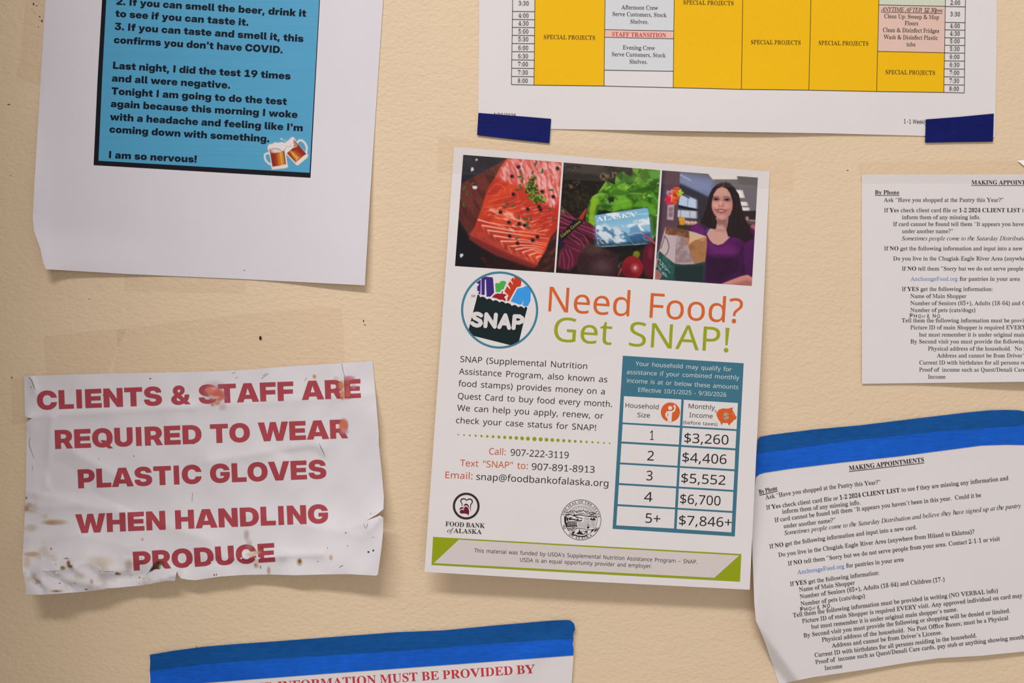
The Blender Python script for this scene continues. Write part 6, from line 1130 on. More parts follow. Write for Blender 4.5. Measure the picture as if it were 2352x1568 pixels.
st = (88, 590, 250, 720, 410, 780, 530, 850, 545, 960, 430, 1060, 340, 1160, 130, 1060, 70, 900, 75, 680)
p.poly(st, (96, 30, 54), 10)
p.mottle(st, (52, 16, 30), 34, .42, .65, 15, .9, 10, 6, .5)
for pts in [(80, 680, 250, 745, 380, 800), (76, 720, 220, 790), (78, 770, 200, 820), (95, 595, 250, 745), (78, 840, 180, 860), (300, 850, 430, 900, 520, 940), (260, 890, 380, 950, 430, 1050), (330, 820, 520, 890), (230, 930, 340, 1010, 380, 1090), (180, 960, 330, 1060)]:
    p.line(pts, 9, (184, 100, 130), 8, .75)
p.poly((95, 625, 130, 640, 150, 690, 100, 665), (90, 120, 40), 8)
p.poly((400, 610, 418, 630, 360, 755, 300, 770, 310, 725), (150, 44, 34), 10)
p.line((390, 640, 335, 735), 8, (196, 100, 84), 8, .8)
p.poly((255, 760, 330, 755, 365, 790, 240, 880, 110, 1015, 68, 975, 150, 870), (24, 20, 22), 6)
p.poly((68, 980, 110, 1000, 100, 1080, 60, 1080), (26, 28, 60), 14)
p.poly((90, 1110, 160, 1060, 330, 1150, 280, 1300, 200, 1370, 50, 1330), (92, 26, 50), 12)
for pts in [(110, 1130, 130, 1220, 140, 1340), (150, 1110, 200, 1230, 180, 1340), (200, 1110, 240, 1230, 230, 1310), (150, 1050, 320, 1140), (90, 1160, 80, 1300)]:
    p.line(pts, 10, (168, 84, 116), 9, .7)
p.ell(545, 1290, 250, 245, (54, 30, 36), .06)
p.mottle((300, 1050, 800, 1050, 800, 1500, 300, 1500), (78, 54, 52), 30, .5, .8, 17, .5, 30)
p.ell(500, 1110, 130, 60, (88, 66, 58), 1.2, .7)
p.ell(590, 1310, 110, 80, (98, 70, 82), 1.4, .7)
p.poly((560, 1080, 1180, 1045, 1190, 1090, 760, 1150), (20, 18, 24), 30, .9)
card = (500, 716, 512, 700, 1112, 611, 1138, 620, 1148, 640, 1188, 1020, 1180, 1040, 1165, 1046, 590, 1082, 548, 1074, 536, 1050)
p.poly(card, (124, 176, 206), 5)
p.poly((505, 820, 1165, 740, 1185, 1000, 530, 1050), (150, 188, 212), 90, .7)
p.mottle(card, (222, 226, 232), 70, .52, .66, 23, .9, 8, 2.2, -.1)
p.poly((520, 880, 620, 800, 700, 850, 760, 840, 880, 930, 820, 1000, 540, 1000), (206, 212, 220), 40, .9)
p.mottle((520, 860, 700, 820, 900, 920, 1180, 880, 1188, 1040, 540, 1070), (70, 120, 156), 40, .48, .64, 25, .9, 10, 1.8, .6)
p.poly((930, 850, 1010, 810, 1060, 850, 1180, 910, 1190, 960, 920, 940), (92, 142, 184), 24, .8)
p.poly((900, 960, 1000, 930, 1178, 905, 1190, 1000, 920, 1020), (46, 88, 130), 26, .85)
p.poly((530, 985, 620, 1000, 740, 1030, 900, 1020, 1188, 985, 1186, 1036, 560, 1080), (42, 72, 92), 22, .9)
p.mottle((560, 940, 860, 940, 860, 1040, 560, 1040), (196, 210, 218), 24, .52, .66, 28, .9, 20, 2, .7)
p.line((985, 692, 1150, 680), 10, (196, 216, 226), 12, .8)
p.poly((1030, 800, 1060, 840, 1110, 890, 1060, 890, 1020, 830), (222, 222, 226), 10)
p.line((920, 935, 990, 912, 1060, 915, 1110, 945), 9, (196, 170, 150), 7)
p.line((1100, 940, 1170, 985, 1225, 1040), 24, (176, 70, 82), 9)
p.line((1080, 955, 1110, 995, 1170, 1003), 4, (214, 206, 200), 4)
p.line((915, 950, 930, 1010, 990, 1060), 4, (190, 196, 200), 4)
p.ell(1160, 1240, 90, 210, (92, 22, 42), .15)
p.ell(1170, 1150, 30, 70, (134, 44, 64), 1.0, .7)
p.ell(955, 1330, 128, 142, (140, 28, 38), .08)
p.ell(900, 1400, 90, 90, (92, 16, 28), 1.3, .7)
p.ell(985, 1335, 40, 42, (196, 112, 112), 1.5, .8)
p.ell(988, 1332, 14, 18, (226, 176, 172), 1.2, .8)
p.ell(1005, 1168, 42, 36, (112, 118, 28), .5)
p.mottle((960, 1130, 1050, 1130, 1050, 1210, 960, 1210), (160, 160, 40), 20, .5, .7, 29, .9)
p.line((830, 1262, 790, 1300, 790, 1330, 815, 1330), 5, (150, 140, 130), 5)
p.line((820, 1350, 780, 1430), 22, (170, 66, 74), 9, 1, 8)
ph2 = p.build('photo_panel', poster, z_poster, L1)
ph2['label'] = 'printed photo of beets, lettuce and a blue benefit card'
zz = Z(1270, 360, 0.19128)
mb = MB()
text(mb, 'ALASKA', 'B', 10.5, zz(527, 778)[0], zz(992, 716)[0])
text(mb, 'QUEST', 'B', 7.5, zz(965, 797)[0], zz(1112, 782)[0])
mb.build('card_lettering', mat((226, 226, 230)), ph2, z_poster, L2 - L1 + L1)
mb = MB()
text(mb, 'Alaska Grown', 'R', 7.5, zz(100, 978)[0], zz(340, 783)[0])
mb.build('band_lettering', mat((158, 158, 76)), ph2, z_poster, L2)

# --- photograph of a person holding a paper bag
p = Print([(1520.9, 391), (1740.8, 407.7), (1726.9, 656.3), (1504.2, 641.3)], (240, 272), (1490, 380, 0.18494))
p.c[:] = (104, 98, 104)
p.poly((380, 60, 1400, 120, 1400, 760, 1150, 700, 900, 600, 380, 300), (112, 106, 112), 60)
p.poly((370, 80, 820, 160, 800, 420, 600, 340, 370, 230), (112, 122, 156), 50)
p.poly((400, 130, 760, 200, 780, 330, 560, 290, 380, 210), (132, 140, 176), 70, .8)
p.line((395, 115, 520, 185), 18, (164, 172, 200), 14)
p.poly((375, 215, 620, 330, 800, 420, 780, 700, 620, 760, 620, 420, 375, 340), (52, 54, 68), 30)
p.poly((340, 340, 640, 420, 640, 780, 340, 780), (70, 66, 78), 30)
p.poly((390, 345, 500, 385, 610, 430, 615, 540, 480, 520, 370, 490), (180, 196, 220), 16)
p.line((490, 390, 480, 520), 8, (116, 128, 152), 8)
p.line((400, 350, 500, 400), 16, (56, 62, 76), 12)
p.poly((360, 488, 620, 545, 620, 575, 360, 520), (28, 28, 36), 12)
p.poly((355, 550, 610, 565, 615, 660, 350, 640), (186, 192, 208), 16)
p.line((395, 560, 395, 640), 8, (120, 120, 140), 8)
p.line((510, 570, 510, 655), 8, (130, 130, 150), 8)
p.ell(640, 480, 14, 22, (80, 120, 190), .8)
p.poly((600, 380, 760, 400, 740, 760, 600, 760), (58, 52, 58), 40)
p.poly((340, 690, 640, 700, 640, 790, 340, 790), (84, 66, 66), 20)
for x, y in [(470, 705), (500, 712), (540, 712), (580, 715), (430, 700)]:
    p.ell(x, y, 26, 26, (196, 150, 134), .6, .9)
    p.ell(x, y - 8, 12, 10, (226, 206, 198), .8, .8)
p.poly((370, 640, 452, 648, 440, 740, 385, 735), (204, 142, 36), 10)
p.line((372, 668, 450, 674), 8, (232, 180, 70), 8, .8)
p.poly((350, 740, 640, 752, 640, 800, 350, 800), (50, 52, 42), 14)
p.poly((100, 40, 390, 60, 350, 770, 250, 800, 60, 1450, 0, 1450), (92, 68, 80), 10)
p.poly((100, 40, 200, 50, 150, 800, 100, 1100, 40, 1450, 0, 1450), (56, 42, 54), 50, .9)
p.poly((235, 490, 318, 480, 308, 678, 226, 672), (176, 156, 164), 8)
p.poly((250, 520, 306, 515, 298, 640, 245, 636), (138, 112, 124), 8)
p.line((240, 575, 304, 572), 5, (190, 170, 178), 5)
rr = np.random.default_rng(9)
for x, y, R, cs in [(245, 390, 55, [(214, 50, 110), (226, 80, 130), (190, 34, 80)]), (250, 440, 40, [(214, 40, 100), (200, 40, 60)]), (325, 375, 55, [(226, 92, 40), (232, 120, 60), (210, 70, 30)]), (320, 440, 40, [(220, 80, 30)]), (345, 295, 35, [(226, 70, 60), (230, 100, 50)]), (385, 340, 40, [(200, 206, 60), (170, 190, 60)]), (240, 335, 26, [(110, 130, 170), (220, 160, 170)]), (285, 320, 24, [(232, 180, 170), (224, 110, 100)])]:
    for q in range(16):
        a, r_ = rr.random() * 6.28, R * rr.random() ** .5
        p.ell(x + r_ * math.cos(a), y + r_ * math.sin(a), R * .36, R * .3, cs[rr.integers(len(cs))], .6, .9, a)
p.line((288, 360, 282, 440), 8, (230, 210, 200), 8, .8)
# ceiling lights
p.poly((735, 60, 1360, 110, 1098, 135, 1105, 172, 795, 172, 738, 104), (222, 214, 210), 6)
p.poly((1098, 131, 1370, 148, 1370, 260, 1120, 230), (100, 94, 98), 14)
p.poly((1080, 300, 1165, 306, 1196, 402, 1090, 400), (224, 218, 216), 8)
p.poly((1130, 448, 1222, 452, 1236, 500, 1130, 502), (222, 216, 214), 8)
p.poly((1140, 516, 1250, 520, 1258, 560, 1140, 562), (218, 210, 208), 8)
p.line((1120, 240, 1250, 560), 5, (132, 126, 128), 6, .7)
p.line((820, 230, 1370, 255), 5, (128, 122, 126), 6, .7)
p.poly((1100, 566, 1370, 560, 1370, 800, 1150, 780), (48, 40, 44), 14)
p.poly((1190, 690, 1330, 695, 1330, 740, 1190, 720), (84, 88, 70), 12, .9)
for x, y in [(1222, 660), (1270, 682), (1305, 684)]:
    p.ell(x, y, 24, 30 if x < 1250 else 12, (170, 120, 124), .6)
p.ell(1300, 770, 40, 40, (176, 90, 110), .5)
# hair behind
hair = (900, 214, 950, 205, 1010, 222, 1070, 280, 1115, 360, 1140, 470, 1160, 560, 1185, 650, 1230, 740, 1310, 800, 1310, 1000, 1180, 960, 1020, 900, 860, 800, 760, 780, 640, 715, 660, 660, 700, 560, 735, 450, 750, 370, 790, 290, 840, 240)
p.poly(hair, (44, 32, 36), 14)
# purple top
p.poly((600, 720, 480, 790, 420, 1100, 650, 1450, 720, 1490, 900, 1490, 1290, 1400, 1320, 1080, 1325, 830, 1250, 770, 1100, 860, 800, 900, 700, 760), (88, 28, 90), 12)
p.mottle((600, 720, 480, 790, 650, 1450, 900, 1490, 1290, 1400, 1320, 830, 1100, 860), (58, 20, 62), 110, .4, .7, 41, .8, 20)
p.poly((720, 900, 860, 1010, 1000, 960, 1120, 1060, 1100, 1120, 760, 1110), (112, 40, 112), 60, .7)
p.poly((500, 780, 600, 725, 680, 770, 700, 860, 560, 830), (112, 40, 112), 30, .8)
p.poly((690, 1130, 1130, 1130, 1170, 1300, 900, 1480, 690, 1450), (44, 18, 48), 90, .75)
p.poly((1150, 1000, 1180, 1020, 1190, 1340, 1160, 1320), (48, 20, 54), 40, .7)
p.poly((1200, 980, 1310, 1000, 1290, 1380, 1200, 1330), (76, 28, 86), 40, .7)
# neck and chest
p.poly((835, 640, 990, 640, 975, 840, 1015, 870, 1000, 900, 920, 975, 860, 992, 790, 965, 740, 900, 720, 850, 760, 780, 840, 770), (198, 152, 142), 10)
p.poly((840, 650, 985, 650, 970, 800, 920, 740, 850, 740), (138, 94, 92), 40, .85)
p.poly((800, 780, 960, 800, 950, 830, 820, 810), (168, 118, 112), 40, .7)
p.line((722, 860, 760, 940, 800, 975, 860, 994, 930, 975, 1000, 905), 7, (70, 22, 72), 6)
p.poly((712, 780, 735, 785, 722, 835, 708, 830), (50, 76, 140), 8)
# face
face = (905, 262, 960, 272, 1010, 330, 1035, 400, 1045, 470, 1035, 545, 1010, 610, 960, 660, 905, 678, 860, 655, 815, 605, 788, 545, 778, 480, 785, 400, 805, 330, 850, 280)
p.poly(face, (192, 142, 132), 9)
p.poly((830, 300, 960, 290, 1000, 370, 810, 370), (204, 156, 146), 60, .7)
p.poly((1010, 380, 1045, 480, 1010, 610, 950, 665, 960, 560), (176, 120, 112), 50, .75)
p.poly((780, 470, 800, 560, 830, 620, 850, 600, 810, 500), (176, 122, 114), 30, .7)
p.ell(835, 495, 40, 32, (220, 160, 148), 1.2, .8)
p.ell(975, 500, 45, 34, (214, 150, 140), 1.2, .8)
p.ell(903, 490, 30, 20, (188, 120, 110), 1.0, .8)
p.line((880, 400, 872, 470, 865, 490), 8, (180, 124, 114), 12, .6)
p.line((935, 440, 945, 490), 8, (170, 110, 102), 12, .6)
p.ell(890, 470, 14, 26, (224, 172, 158), 1.2, .8)
p.ell(878, 503, 8, 5, (110, 58, 56), .8, .9)
p.ell(922, 503, 8, 5, (110, 58, 56), .8, .9)
# eyes and brows
for x, y in [(838, 420), (973, 426)]:
    p.ell(x, y - 4, 46, 24, (132, 90, 84), 1.1, .85)
    p.ell(x, y, 30, 12, (88, 58, 58), .6, .9)
    p.ell(x - 20, y + 2, 8, 5, (170, 134, 130), .8, .7)
    p.ell(x + 20, y + 2, 8, 5, (170, 134, 130), .8, .7)
    p.ell(x, y, 13, 12, (32, 22, 24), .5)
    p.line((x - 34, y + 2, x - 12, y - 12, x + 14, y - 12, x + 34, y + 2), 8, (40, 26, 28), 6)
p.line((797, 396, 830, 384, 870, 390), 9, (84, 56, 54), 10, .9, 6)
p.line((927, 392, 972, 384, 1013, 402), 9, (84, 56, 54), 10, .9, 6)
# smile
p.poly((828, 548, 900, 542, 972, 556, 945, 590, 895, 592, 850, 578), (152, 84, 82), 8)
p.poly((854, 558, 900, 555, 946, 563, 925, 571, 885, 571), (196, 176, 170), 7)
p.line((822, 545, 900, 540, 978, 556), 5, (116, 54, 58), 5, .8)
p.line((860, 590, 900, 600, 940, 594), 9, (196, 104, 108), 8, .9)
p.line((812, 520, 822, 560, 830, 580), 6, (160, 104, 98), 9, .6)
p.line((985, 530, 986, 570, 970, 595), 6, (150, 94, 90), 9, .6)
p.ell(905, 640, 40, 20, (208, 152, 140), 1.2, .6)
# front hair
p.poly((905, 215, 905, 262, 850, 290, 808, 350, 788, 430, 778, 520, 790, 580, 830, 650, 850, 700, 830, 790, 760, 780, 700, 740, 690, 640, 735, 470, 770, 330, 850, 235), (40, 29, 32), 8)
p.poly((905, 215, 915, 262, 975, 290, 1015, 350, 1040, 440, 1048, 520, 1030, 600, 990, 690, 965, 800, 985, 880, 1120, 900, 1200, 960, 1300, 900, 1240, 740, 1190, 640, 1150, 500, 1120, 360, 1040, 250), (42, 30, 33), 8)
for pts in [(870, 235, 800, 330, 770, 450, 735, 620), (1060, 320, 1100, 460, 1090, 640, 1060, 800), (1110, 420, 1140, 560, 1160, 700, 1200, 800), (780, 560, 800, 660, 800, 760), (1030, 640, 1010, 760, 1030, 860)]:
    p.line(pts, 12, (78, 56, 56), 20, .3)
p.line((915, 214, 935, 212, 930, 240, 918, 258), 6, (150, 112, 106), 8, .7)
# bag
bag = (205, 770, 240, 762, 350, 775, 500, 810, 520, 815, 580, 830, 720, 880, 722, 1000, 700, 1200, 690, 1460, 130, 1420, 95, 1350, 105, 1100, 135, 1040, 180, 860)
p.poly(bag, (186, 168, 172), 6)
p.poly((205, 845, 205, 800, 215, 768, 245, 760, 420, 785, 500, 815, 505, 905, 440, 890, 350, 862, 250, 862), (112, 72, 52), 7)
p.mottle((205, 845, 215, 768, 420, 785, 505, 815, 505, 905, 250, 862), (146, 100, 76), 40, .45, .7, 51, .8, 8)
p.poly((340, 865, 460, 895, 510, 1000, 560, 1200, 320, 1212, 330, 1000), (148, 124, 126), 16)
p.mottle((340, 865, 460, 895, 510, 1000, 560, 1200, 320, 1212), (174, 156, 160), 60, .45, .7, 52, .8, 14)
p.poly((515, 815, 600, 850, 720, 880, 640, 905, 520, 965, 490, 985, 480, 930, 505, 905), (202, 172, 142), 6)
p.poly((455, 890, 510, 905, 495, 985, 470, 960), (178, 122, 84), 7)
p.poly((490, 985, 560, 935, 720, 880, 722, 1000, 704, 1190, 570, 1220, 520, 1090), (164, 116, 78), 8)
p.mottle((490, 985, 560, 935, 720, 880, 722, 1000, 704, 1190, 570, 1220), (136, 92, 62), 60, .45, .75, 53, .8, 14)
p.poly((640, 905, 715, 885, 690, 940, 630, 945), (186, 138, 98), 10, .9)
p.poly((200, 860, 240, 930, 258, 1020, 210, 1110, 140, 1060, 170, 930), (190, 172, 172), 10)
p.line((195, 870, 235, 930, 252, 1010, 235, 1080, 205, 1115), 7, (52, 42, 46), 5)
p.line((200, 880, 175, 960, 150, 1030), 7, (60, 50, 54), 6)
p.line((345, 870, 330, 1000, 318, 1210), 6, (206, 190, 194), 8, .8)
p.poly((135, 1060, 220, 1140, 320, 1215, 420, 1232, 560, 1226, 702, 1190, 690, 1470, 120, 1430, 90, 1350, 105, 1120), (38, 78, 76), 7)
p.poly((300, 1240, 690, 1230, 690, 1470, 330, 1450), (34, 44, 46), 50, .85)
p.mottle((130, 1070, 320, 1215, 330, 1440, 110, 1400), (58, 106, 102), 50, .45, .75, 54, .7, 14)
for pts in [(120, 1115, 112, 1150, 135, 1180, 145, 1160), (150, 1180, 135, 1225, 165, 1240, 170, 1200), (180, 1210, 170, 1270, 195, 1250, 200, 1230), (210, 1250, 200, 1290, 225, 1300, 225, 1270), (235, 1290, 262, 1335), (120, 1240, 135, 1290), (150, 1270, 145, 1310), (165, 1330, 200, 1365, 230, 1385), (175, 1320, 185, 1350), (195, 1330, 220, 1362)]:
    p.line(pts, 7, (206, 216, 214), 5, .9)
# hand and forearm
p.poly((85, 1290, 120, 1300, 165, 1360, 150, 1400, 110, 1430, 60, 1430), (170, 112, 106), 9)
p.line((100, 1320, 140, 1370), 7, (120, 70, 68), 8, .8)
p.line((92, 1350, 125, 1395), 7, (120, 70, 68), 8, .8)
p.poly((90, 1160, 112, 1150, 104, 1260, 86, 1270), (196, 140, 130), 8)
p.poly((900, 1470, 1010, 1425, 1150, 1372, 1230, 1355, 1300, 1395, 1290, 1520, 900, 1500), (196, 134, 124), 9)
p.poly((1060, 1470, 1220, 1420, 1300, 1440, 1290, 1520, 1000, 1500), (158, 98, 94), 40, .8)
ph3 = p.build('photo_panel', poster, z_poster, L1)
ph3['label'] = 'printed photo of a long-haired person holding a grocery bag'

# --- headline
mb = MB()
text(mb, 'Need Food?', 'V', 56.5, (1251.5, 714.0), (1706, 742.6))
mb.build('headline', mat((205, 98, 48)), poster, z_poster, L1)['label'] = 'orange headline reading Need Food'
mb = MB()
text(mb, 'Get SNAP!', 'V', 55.5, (1266, 782.8), (1679, 808.8))
mb.build('headline', mat((150, 156, 36)), poster, z_poster, L1)['label'] = 'olive green headline line'

# --- round logo
zz = Z(1020, 600, 0.14031)
logo = bpy.data.objects.new('round_logo', None)
logo.empty_display_size = 0.01
logo.location = Vector(wp(1147.5, 711.7, 0)) - poster.location
logo.parent = poster
COL.objects.link(logo)
mb = MB()
mb.ring(1147.5, 711.7, 83.6, 88.6, 96)
mb.build('logo_ring', mat((66, 124, 148)), logo, z_poster, L1)
scal = [545, 553]
top = [(545, 553)]
bumps = [(545, 553), (590, 588), (700, 622), (800, 650), (905, 672), (1005, 690), (1110, 728), (1215, 752), (1310, 772), (1362, 762)]
for (xa, ya), (xb, yb) in zip(bumps[:-1], bumps[1:]):
    for t in (0.25, 0.5, 0.75):
        top.append((xa + (xb - xa) * t, ya + (yb - ya) * t - 26 * math.sin(math.pi * t)))
    top.append((xb, yb))
bagp = top + [(1320, 920), (1228, 1302), (1190, 1330), (1100, 1368), (1085, 1370), (480, 1218), (440, 1170), (402, 1115), (475, 830), (520, 660)]
mb = MB()
mb.poly([zz(*q)[0] for q in bagp], spacing=14)
mb.build('bag_shape', mat((26, 38, 40)), logo, z_poster, L1)
W = 66 * 0.14031
caps = []


def capsule(a, b, w):
    a, b = np.array(a, float), np.array(b, float)
    t = math.atan2(b[1] - a[1], b[0] - a[0])
    return ([tuple(b + w / 2 * np.array([math.cos(t - math.pi / 2 + math.pi * i / 9), math.sin(t - math.pi / 2 + math.pi * i / 9)])) for i in range(10)]
            + [tuple(a + w / 2 * np.array([math.cos(t + math.pi / 2 + math.pi * i / 9), math.sin(t + math.pi / 2 + math.pi * i / 9)])) for i in range(10)])


for q in [[(606, 885), (580, 866), (540, 856), (500, 862), (478, 892), (498, 926), (545, 950), (590, 975), (604, 1012), (580, 1042), (535, 1052), (490, 1036), (460, 1012)],
          [(676, 1060), (692, 866)], [(692, 866), (828, 1070)], [(828, 1070), (848, 872)], [(904, 1076), (1003, 882)], [(1003, 882), (1064, 1088)], [(950, 1012), (1036, 1020)],
          [(1138, 1090), (1154, 898)], [(1154, 898), (1235, 900), (1280, 932), (1276, 982), (1225, 1004), (1146, 1000)]]:
    for a_, b_ in zip(q[:-1], q[1:]):
        caps.append(capsule(zz(*a_)[0], zz(*b_)[0], W))
mb = MB()
mb.poly(*caps, rule='nz')
mb.build('logo_lettering', mat((212, 206, 207)), logo, z_poster, L2)


def logo_part(nm, rgb, *polys):
    m_ = MB()
    for q in polys:
        m_.poly(zz(*q))
    o = m_.build(nm, mat(rgb), logo, z_poster, L1)
    return o


logo_part('milk_carton', (64, 40, 122), (582, 310, 600, 300, 594, 545, 550, 520, 585, 500, 545, 480, 540, 420, 575, 375, 528, 348), (618, 275, 680, 250, 795, 262, 803, 300, 818, 510, 775, 560, 760, 575, 695, 578, 685, 300, 668, 295, 664, 548, 640, 550, 612, 545, 610, 300))
logo_part('carton_marks', (212, 206, 207), (735, 315, 765, 330, 776, 355, 765, 385, 738, 395, 755, 375, 758, 345), (750, 450, 780, 465, 790, 490, 780, 520, 750, 530, 768, 510, 770, 480))
logo_part('lettuce_leaf', (74, 166, 74), (835, 375, 850, 358, 880, 352, 903, 365, 915, 335, 945, 320, 985, 320, 1020, 340, 970, 455, 935, 462, 918, 500, 848, 502))
logo_part('bread_loaf', (190, 58, 32), (1130, 262, 1155, 300, 1150, 250, 1175, 250, 1235, 282, 1265, 320, 1255, 405, 1185, 425, 1060, 650, 1030, 645, 1035, 600, 1055, 560, 990, 490, 1030, 405, 1090, 468, 1075, 420, 1045, 375, 1080, 325, 1130, 385, 1118, 340, 1090, 305))
logo_part('apple', (150, 32, 42), (785, 590, 820, 545, 870, 525, 925, 530, 940, 525, 948, 488, 965, 488, 955, 532, 1000, 535, 1025, 555, 990, 572, 985, 590, 1005, 615, 1008, 655, 960, 628, 900, 625, 860, 605))
logo_part('milk_jug', (58, 148, 222), (1195, 455, 1215, 442, 1300, 425, 1330, 402, 1385, 415, 1410, 455, 1422, 490, 1412, 650, 1370, 730, 1320, 735, 1285, 715, 1305, 615, 1270, 705, 1225, 705, 1185, 685, 1090, 655))
logo_part('jug_handle_gap', (212, 206, 207), (1200, 462, 1215, 450, 1300, 443, 1350, 510, 1345, 548))
mb = MB()
text(mb, 'SM', 'V', 5.6, zz(440, 583)[0], zz(512, 588)[0])
mb.build('service_mark', mat(BLACK), logo, z_poster, L1)

# --- paragraph and contact lines
mb = MB()
for s, a, b in [('SNAP (Supplemental Nutrition', (1056.0, 830.8), (1350, 847.3)), ('Assistance Program, also known as', (1054.0, 859), (1395.5, 878)),
                ('food stamps) provides money on a', (1052.3, 886.7), (1390.5, 905.8)), ('Quest Card to buy food every month.', (1050.3, 915.4), (1407, 934.4)),
                ('We can help you apply, renew, or', (1049.5, 942.7), (1386, 961.5)), ('check your case status for SNAP!', (1046.2, 971.3), (1370, 989))]:
    text(mb, s, 'V', 13.6, a, b)
mb.build('body_text', mat(BLACK), poster, z_poster, L1)['label'] = 'paragraph of black sans-serif text'
mb = MB()
xs = [150 + 61.5 * i for i in range(13)] + [957, 1023] + [1085 + 60.8 * i for i in range(12)]
for i, x in enumerate(xs):
    y = 913 + (x - 150) * 90 / 1604
    r = (22 - 14 * abs(i - 13) / 13) * 0.21683
    q = Z(1020, 800, 0.21683)(x, y)[0]
    mb.disc(*q, r, n=20)
mb.build('dotted_divider', mat((142, 152, 30)), poster, z_poster, L1)
mb = MB()
text(mb, 'Call:', 'V', 15, (1122, 1043.3), (1162.5, 1045.2))
text(mb, 'Text "SNAP" to:', 'V', 15, (1056.5, 1070), (1213.5, 1077.1))
text(mb, 'Email:', 'V', 15, (1020.5, 1097.5), (1086.5, 1100.3))
mb.build('contact_label', mat((192, 84, 44)), poster, z_poster, L1)['label'] = 'orange contact captions'
mb = MB()
text(mb, '907-222-3119', 'V', 15.2, (1171.5, 1045.9), (1307, 1052.6))
text(mb, '907-891-8913', 'V', 15.2, (1220, 1078.4), (1366.7, 1085.6))
text(mb, 'snap@foodbankofalaska.org', 'V', 15.2, (1092.5, 1101.4), (1399, 1117.2))
mb.build('contact_text', mat(BLACK), poster, z_poster, L1)['label'] = 'black phone numbers and email address'

# --- income table
mb = MB()
mb.poly([(1430.6, 816.6), (1708.2, 834), (1687.8, 1231.6), (1407, 1214)], spacing=12)
table = mb.build('income_table', mat((62, 112, 132)), poster, z_poster, L1)
mb = MB()
for s, a, b in [('Your household may qualify for', (1459.6, 839.3), (1680.7, 852.8)), ('assistance if your combined monthly', (1438.7, 858.5), (1698, 871.8)),
                ('income is at or below these amounts', (1438.7, 878), (1696.3, 893.7)), ('Effective 10/1/2025 - 9/30/2026', (1464.6, 899.3), (1668.6, 911))]:
    text(mb, s, 'V', 9.6, a, b)
mb.build('table_heading', mat((206, 208, 212)), table, z_poster, L2)
for q in [[(1433.2, 909.4), (1565, 917), (1562, 977.4), (1430, 969.9)], [(1570.6, 917.8), (1694.9, 925.2), (1692, 985.5), (1567.4, 978)],
          [(1430.1, 973.9), (1561.5, 981.8), (1559.3, 1021), (1427.6, 1013.6)], [(1567.6, 982.2), (1691.5, 989.6), (1689.3, 1029.4), (1564.8, 1021.6)],
          [(1427.4, 1018.3), (1558.7, 1025.7), (1556, 1069.5), (1424.6, 1061.7)], [(1564.4, 1026), (1689, 1034), (1687.3, 1077.5), (1562, 1070)],
          [(1424.2, 1066), (1556, 1073.8), (1553.7, 1116.9), (1421.8, 1109)], [(1561.7, 1074), (1687, 1082), (1684.7, 1125), (1559.3, 1117.2)],
          [(1421.4, 1113.5), (1553, 1121.3), (1550.6, 1165.3), (1418.7, 1157.4)], [(1559, 1121.5), (1684.3, 1129.3), (1682.3, 1173.3), (1556.9, 1165.9)],
          [(1418.3, 1162), (1550.4, 1169.4), (1548.2, 1213.4), (1415.5, 1206)], [(1556.5, 1170), (1682, 1177.7), (1679.9, 1222.3), (1554, 1214.4)]]:
    mb = MB()
    mb.poly(q, spacing=12)
    mb.build('table_cell', mat((216, 210, 212)), table, z_poster, L2)
mb = MB()
for s, a, b, c in [('1', (1490.5, 1009.7), (1503, 1010.3), 21.8), ('2', (1485, 1056.6), (1503, 1057.6), 21.8), ('3', (1483, 1102.3), (1500, 1103.2), 21.8), ('4', (1478.5, 1150.9), (1499, 1152), 21.8), ('5+', (1480, 1199.8), (1518, 1202), 21.8),
                   ('$3,260', (1569.5, 1015.8), (1674.5, 1020.8), 21.5), ('$4,406', (1565, 1060.3), (1670, 1065.5), 21.5), ('$5,552', (1562.5, 1107.8), (1667.6, 1113.3), 21.5), ('$6,700', (1560, 1155.8), (1656, 1160.8), 21.5), ('$7,846+', (1557.3, 1204.8), (1682, 1210.4), 21.5)]:
    text(mb, s, 'V', c, a, b)
mb.build('table_figures', mat(BLACK), table, z_poster, L3)
mb = MB()
for s, a, b, c in [('Household', (1435, 935.2), (1513.8, 939.8), 10.4), ('Size', (1463, 957.6), (1493.6, 958.9), 10.4), ('Monthly', (1580, 937), (1642, 941), 10.4), ('Income', (1582.3, 957.6), (1637.4, 960.6), 10.4), ('(before taxes)', (1568.5, 973.3), (1648, 977.7), 7.6)]:
    text(mb, s, 'V', c, a, b)
mb.build('column_caption', mat((44, 44, 50)), table, z_poster, L3)
zz = Z(1400, 800, 0.14456)
mb = MB()
mb.disc(1539.9, 946.2, 22, 22.2, 48)
ic = mb.build('household_icon', mat((205, 92, 40)), table, z_poster, L3)
mb = MB()
mb.disc(*zz(963, 945)[0], 32 * .14456)
mb.poly(zz(900, 1010, 925, 995, 1000, 990, 1025, 970, 1030, 935, 1012, 925, 1015, 905, 1032, 900, 1040, 908, 1052, 915, 1054, 945, 1046, 975, 1030, 1005, 998, 1016, 990, 1080, 985, 1168, 922, 1168, 922, 1112, 895, 1088, 884, 1045))
mb.stroke(zz(1030, 905, 1042, 890), 1.2)
mb.build('figure_cutout', mat((216, 210, 212)), table, z_poster, L3 + 0.0001)
mb = MB()
mb.poly(zz(920, 1040, 932, 1022, 930, 1082, 918, 1068))
mb.build('icon_detail', mat((205, 92, 40)), table, z_poster, L3 + 0.0002)
mb = MB()
mb.poly(zz(1700, 1055, 1705, 1020, 1740, 970, 1800, 952, 1880, 956, 1960, 936, 1955, 985, 1985, 1025, 1995, 1060, 2020, 1085, 2008, 1125, 1975, 1135, 1960, 1160, 1925, 1190, 1900, 1225, 1878, 1185, 1800, 1182, 1778, 1220, 1762, 1170, 1725, 1120))
